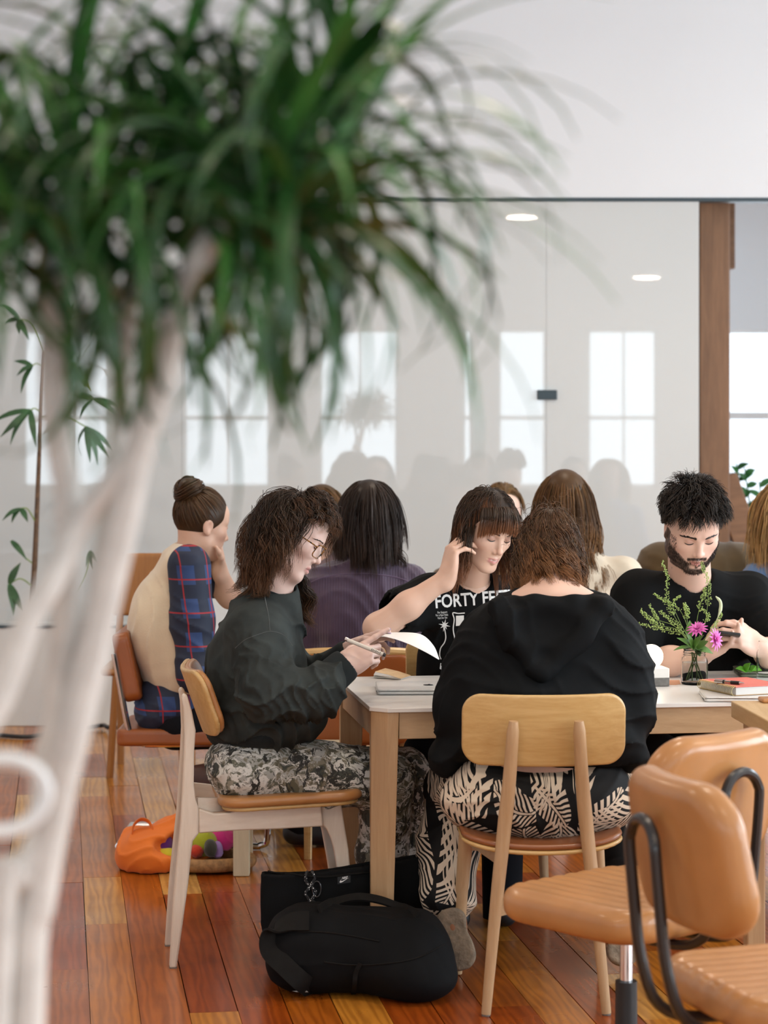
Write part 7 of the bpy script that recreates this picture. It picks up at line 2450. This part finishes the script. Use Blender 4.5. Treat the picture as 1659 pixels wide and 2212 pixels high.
def fan(stalk, tips, m=m_palm, wd=.030):
    st = [P(x, y, DP + d) for x, y, d in stalk]
    B().tube(smooth_path(st, 4), .0035, 6).make('leaf_stalk', m_palmy if m is m_palmy else m_stem, pt)
    for (x, y, d) in tips:
        tip = P(x, y, DP + d)
        leaf('leaflet', st[-1], tip, wd, nrm(V(rs.normal(0, .3), -.8, .6)), m, pt, .1)
fan([(96, 770, 0), (150, 690, -.05), (212, 686, -.08)], [(196, 728, -.1), (236, 745, -.12), (286, 770, -.1), (299, 768, -.05), (262, 720, .1)])
fan([(92, 840, 0), (150, 850, -.05), (200, 862, -.1)], [(172, 905, -.15), (255, 900, -.1), (268, 884, -.05), (262, 905, -.02), (165, 858, 0)])
fan([(90, 900, 0), (140, 900, -.1), (186, 922, -.12)], [(195, 1000, -.15), (211, 1006, -.12), (238, 990, -.1), (246, 975, -.02), (176, 985, .05)])
fan([(90, 890, 0), (75, 882, -.03), (66, 886, -.05)], [(0, 945, -.08), (22, 962, -.1), (-20, 915, -.05), (78, 966, -.1)], wd=.034)
fan([(96, 760, 0), (70, 700, -.03), (42, 690, -.05)], [(-5, 655, -.1), (62, 735, -.1), (42, 722, -.08), (8, 700, 0)])
fan([(97, 765, 0), (110, 730, 0), (150, 690, 0)], [(140, 640, .05), (160, 655, .02), (120, 650, 0)])
fan([(95, 790, 0), (120, 770, -.05), (154, 782, -.06)], [(196, 846, -.1)], m_palmy, .034)
fan([(92, 790, 0), (80, 785, 0), (70, 790, 0)], [(36, 812, -.05), (45, 850, -.06), (30, 780, 0)])
fan([(78, 1130, 0), (60, 1100, -.04), (45, 1098, -.06)], [(5, 1125, -.1), (25, 1130, -.1), (60, 1128, -.1)])
fan([(74, 1220, 0), (50, 1200, -.03), (24, 1168, -.05)], [(58, 1210, -.1)], wd=.03)
fan([(74, 1270, 0), (45, 1250, -.05), (20, 1262, -.06)], [(52, 1322, -.1), (30, 1330, -.1), (45, 1215, -.05)], wd=.04)
fan([(150, 1300, 0), (185, 1240, -.05), (195, 1190, -.05)], [(185, 1225, -.1), (212, 1215, -.1), (202, 1230, -.08)], wd=.02)
# cables by the planter
o = B().tube(smooth_path([P(-30, 1560, 10.9) * V(1, 1, 0) + V(0, 0, .012), V(P(60, 0, 10.8)[0], 10.8, .012), V(P(140, 0, 11.0)[0], 11.0, .012), V(P(215, 0, 11.1)[0], 11.15, .02), V(P(240, 0, 11.1)[0], 11.0, .03), V(P(275, 0, 11.1)[0], 11.15, .012)], 6), .011, 6).make('power_cable', m_black_plastic, None)
tag(o, 'black power cable on the floor in front of the planter', 'cable')
# ZZ plant in the alcove
DZ = 13.0
zz = thing('potted_plant', (P(1605, 0, DZ)[0], DZ, 0), 'glossy green plant in a pot behind the timber post', 'plant')
m_zz = plain('glossy_dark_leaf', (.03, .13, .035), .3, var=.3, vscale=14)
B().lathe((P(1610, 0, DZ)[0], DZ, 0), [(0, 0), (.14, 0), (.18, .45), (.165, .45), (.15, .40), (0, .40)], 28).make('pot', m_planter, zz)
for (pts, n) in (([(1608, 1400), (1612, 1200), (1606, 1100), (1590, 1000)], 14), ([(1608, 1400), (1618, 1220), (1622, 1120), (1608, 1010)], 14), ([(1605, 1400), (1590, 1240), (1588, 1160), (1582, 1080)], 10), ([(1612, 1400), (1640, 1220), (1648, 1130), (1640, 1040)], 12)):
    path = smooth_path([P(x, y, DZ) for x, y in pts], 8)
    B().tube(path, list(np.linspace(.010, .004, len(path))), 6).make('stem', m_zz, zz)
    for k in range(n):
        i = int(len(path) * (.35 + .63 * k / n)); i = min(i, len(path) - 2)
        sd = 1 if k % 2 else -1
        tip = path[i] + V(sd * rs.uniform(.05, .09), rs.uniform(-.05, .03), rs.uniform(.02, .06))
        leaf('leaf', path[i], tip, .04, nrm(V(0, -.8, .5)), m_zz, zz, .15)

# ================================================================== the tree close to the camera
DT = 1.9
tree = thing('indoor_tree', (P(40, 0, DT)[0], DT, 0), 'pale multi-stemmed indoor tree with long arching green leaves close to the camera', 'tree')
m_bark = plain('whitish_bark', (.64, .61, .57), .7, var=.10, vscale=30, bscale=70, bstr=.5, bdist=.003)
def trunk(pts, r0, r1):
    path = smooth_path([np.asarray(q, float) for q in pts], 6)
    B().tube(path, list(np.linspace(r0, r1, len(path))), 10).make('trunk', m_bark, tree)
t1b = V(P(35, 0, DT)[0], DT, .36)
trunk([t1b, P(56, 2203, DT), P(82, 1942, DT), P(123, 1725, DT), P(172, 1531, DT), P(224, 1307, DT), P(269, 1120, DT), P(299, 978, DT), P(344, 844, DT), P(368, 732, DT), P(430, 560, DT), P(540, 420, DT)], .017, .011)
trunk([P(95, 1880, DT + .02), P(105, 1650, DT + .03), P(131, 1531, DT + .03), P(146, 1307, DT + .03), P(149, 1083, DT + .03), P(123, 933, DT + .03), P(112, 784, DT + .03), P(118, 640, DT + .03), P(130, 420, DT + .03)], .015, .010)
trunk([P(-90, 1640, DT - .05), P(0, 1508, DT - .04), P(60, 1344, DT - .03), P(112, 1255, DT - .02), P(172, 1135, DT), P(246, 1038, DT), P(290, 985, DT)], .013, .010)
trunk([V(P(-60, 0, DT)[0], DT - .03, .38), P(0, 2024, DT - .02), P(45, 1904, DT - .01), P(95, 1800, DT)], .013, .012)
trunk([P(185, 1480, DT + .02), P(225, 1200, DT + .04), P(255, 1000, DT + .06), P(270, 700, DT + .08), P(330, 370, DT + .08)], .010, .008)
B().lathe((P(20, 0, DT)[0], DT, 0), [(0, 0), (.15, 0), (.19, .36), (.175, .36), (.165, .31), (0, .31)], 28).make('pot', m_planter, tree)
m_tl = plain('tree_leaf_green', (.018, .070, .016), .36, var=.35, vscale=10)
m_tl2 = plain('tree_leaf_light_green', (.045, .155, .03), .34, var=.3, vscale=10)
protos = []
for mv, dr in ((m_tl, .9), (m_tl, 1.5), (m_tl2, 1.2), (m_tl, 2.1), (m_tl2, .6)):
    L_, w_ = .25, .0052
    g_ = []
    n = 11
    p_ = V(0, 0, 0); an = .75
    for i in range(n):
        t = i / (n - 1)
        w2 = w_ * (1 - t ** 2.2) * min(1, .5 + 3 * t) + .0004
        g_.append([p_ + V(-w2, 0, w2 * .25), p_ + V(0, 0, 0), p_ + V(w2, 0, w2 * .25)])
        p_ = p_ + V(0, math.cos(an), math.sin(an)) * L_ / (n - 1)
        an -= dr * 2.0 / (n - 1) * (.35 + 1.1 * t)
    o = B().sheet(g_, .0005).make('leaf', mv, tree, world=False)
    protos.append(o)
crowns = [(P(590, 440, DT), 78, 1.25), (P(150, 450, DT + .03), 66, 1.2), (P(360, 380, DT + .08), 46, 1.15), (P(730, 300, DT + .05), 44, 1.15), (P(-60, 430, DT), 26, 1.15), (P(470, 230, DT + .10), 22, 1.0), (P(420, 540, DT + .01), 22, .85)]
trunk([P(540, 420, DT), P(630, 360, DT + .03), P(720, 302, DT + .05)], .008, .006)
used = [False] * len(protos)
def leaf_pose(c, sc):
    az = rs.uniform(0, 2 * math.pi); ti = rs.uniform(-1.35, .75)
    q = c + V(rs.normal(0, .018), rs.normal(0, .018), rs.uniform(-.06, .05))
    s_ = sc * rs.uniform(.7, 1.12)
    return q - np.array(tree.location), Euler((ti, rs.normal(0, .25), az), 'XYZ'), V(s_ * rs.uniform(.9, 1.5), s_, s_)
for (c, n, sc) in crowns:
    for k in range(n):
        i = rs.randint(0, len(protos))
        if not used[i]: o = protos[i]; used[i] = True
        else:
            o = bpy.data.objects.new('leaf', protos[i].data); COL.objects.link(o); o.parent = tree
        q, eu, s_ = leaf_pose(c, sc)
        o.location = tuple(q); o.rotation_euler = eu; o.scale = tuple(s_)
# the many further leaves inside the crowns, past what can be told apart
pv = []
for o in protos:
    a_ = np.empty(len(o.data.vertices) * 3, dtype=np.float32); o.data.vertices.foreach_get('co', a_)
    pv.append((a_.reshape(-1, 3), [tuple(p_.vertices) for p_ in o.data.polygons]))
for mv, idx in ((m_tl, (0, 1, 3)), (m_tl2, (2, 4))):
    b = B()
    for k in range(75 if mv is m_tl else 30):
        c, n, sc = crowns[rs.randint(0, len(crowns))]
        q, eu, s_ = leaf_pose(c, sc * .95)
        R_ = np.array(eu.to_matrix())
        v_, f_ = pv[idx[rs.randint(0, len(idx))]]
        b.add((v_ * s_) @ R_.T + q, f_)
    o = b.make('inner_foliage', mv, tree, world=False, fix=False)
    o['kind'] = 'stuff'
# white metal ring at the left edge
rc_ = P(2, 1718, DT - .12)
o = B().tube([rc_ + V(.034 * math.cos(t), .012 * math.cos(t), .029 * math.sin(t)) for t in np.linspace(0, 6.283, 40)[:-1]], .0065, 10, closed=True).make('white_ring', plain('white_enamel', (.72, .73, .72), .4), tree)
o['label'] = 'white metal ring clipped round the trunk'
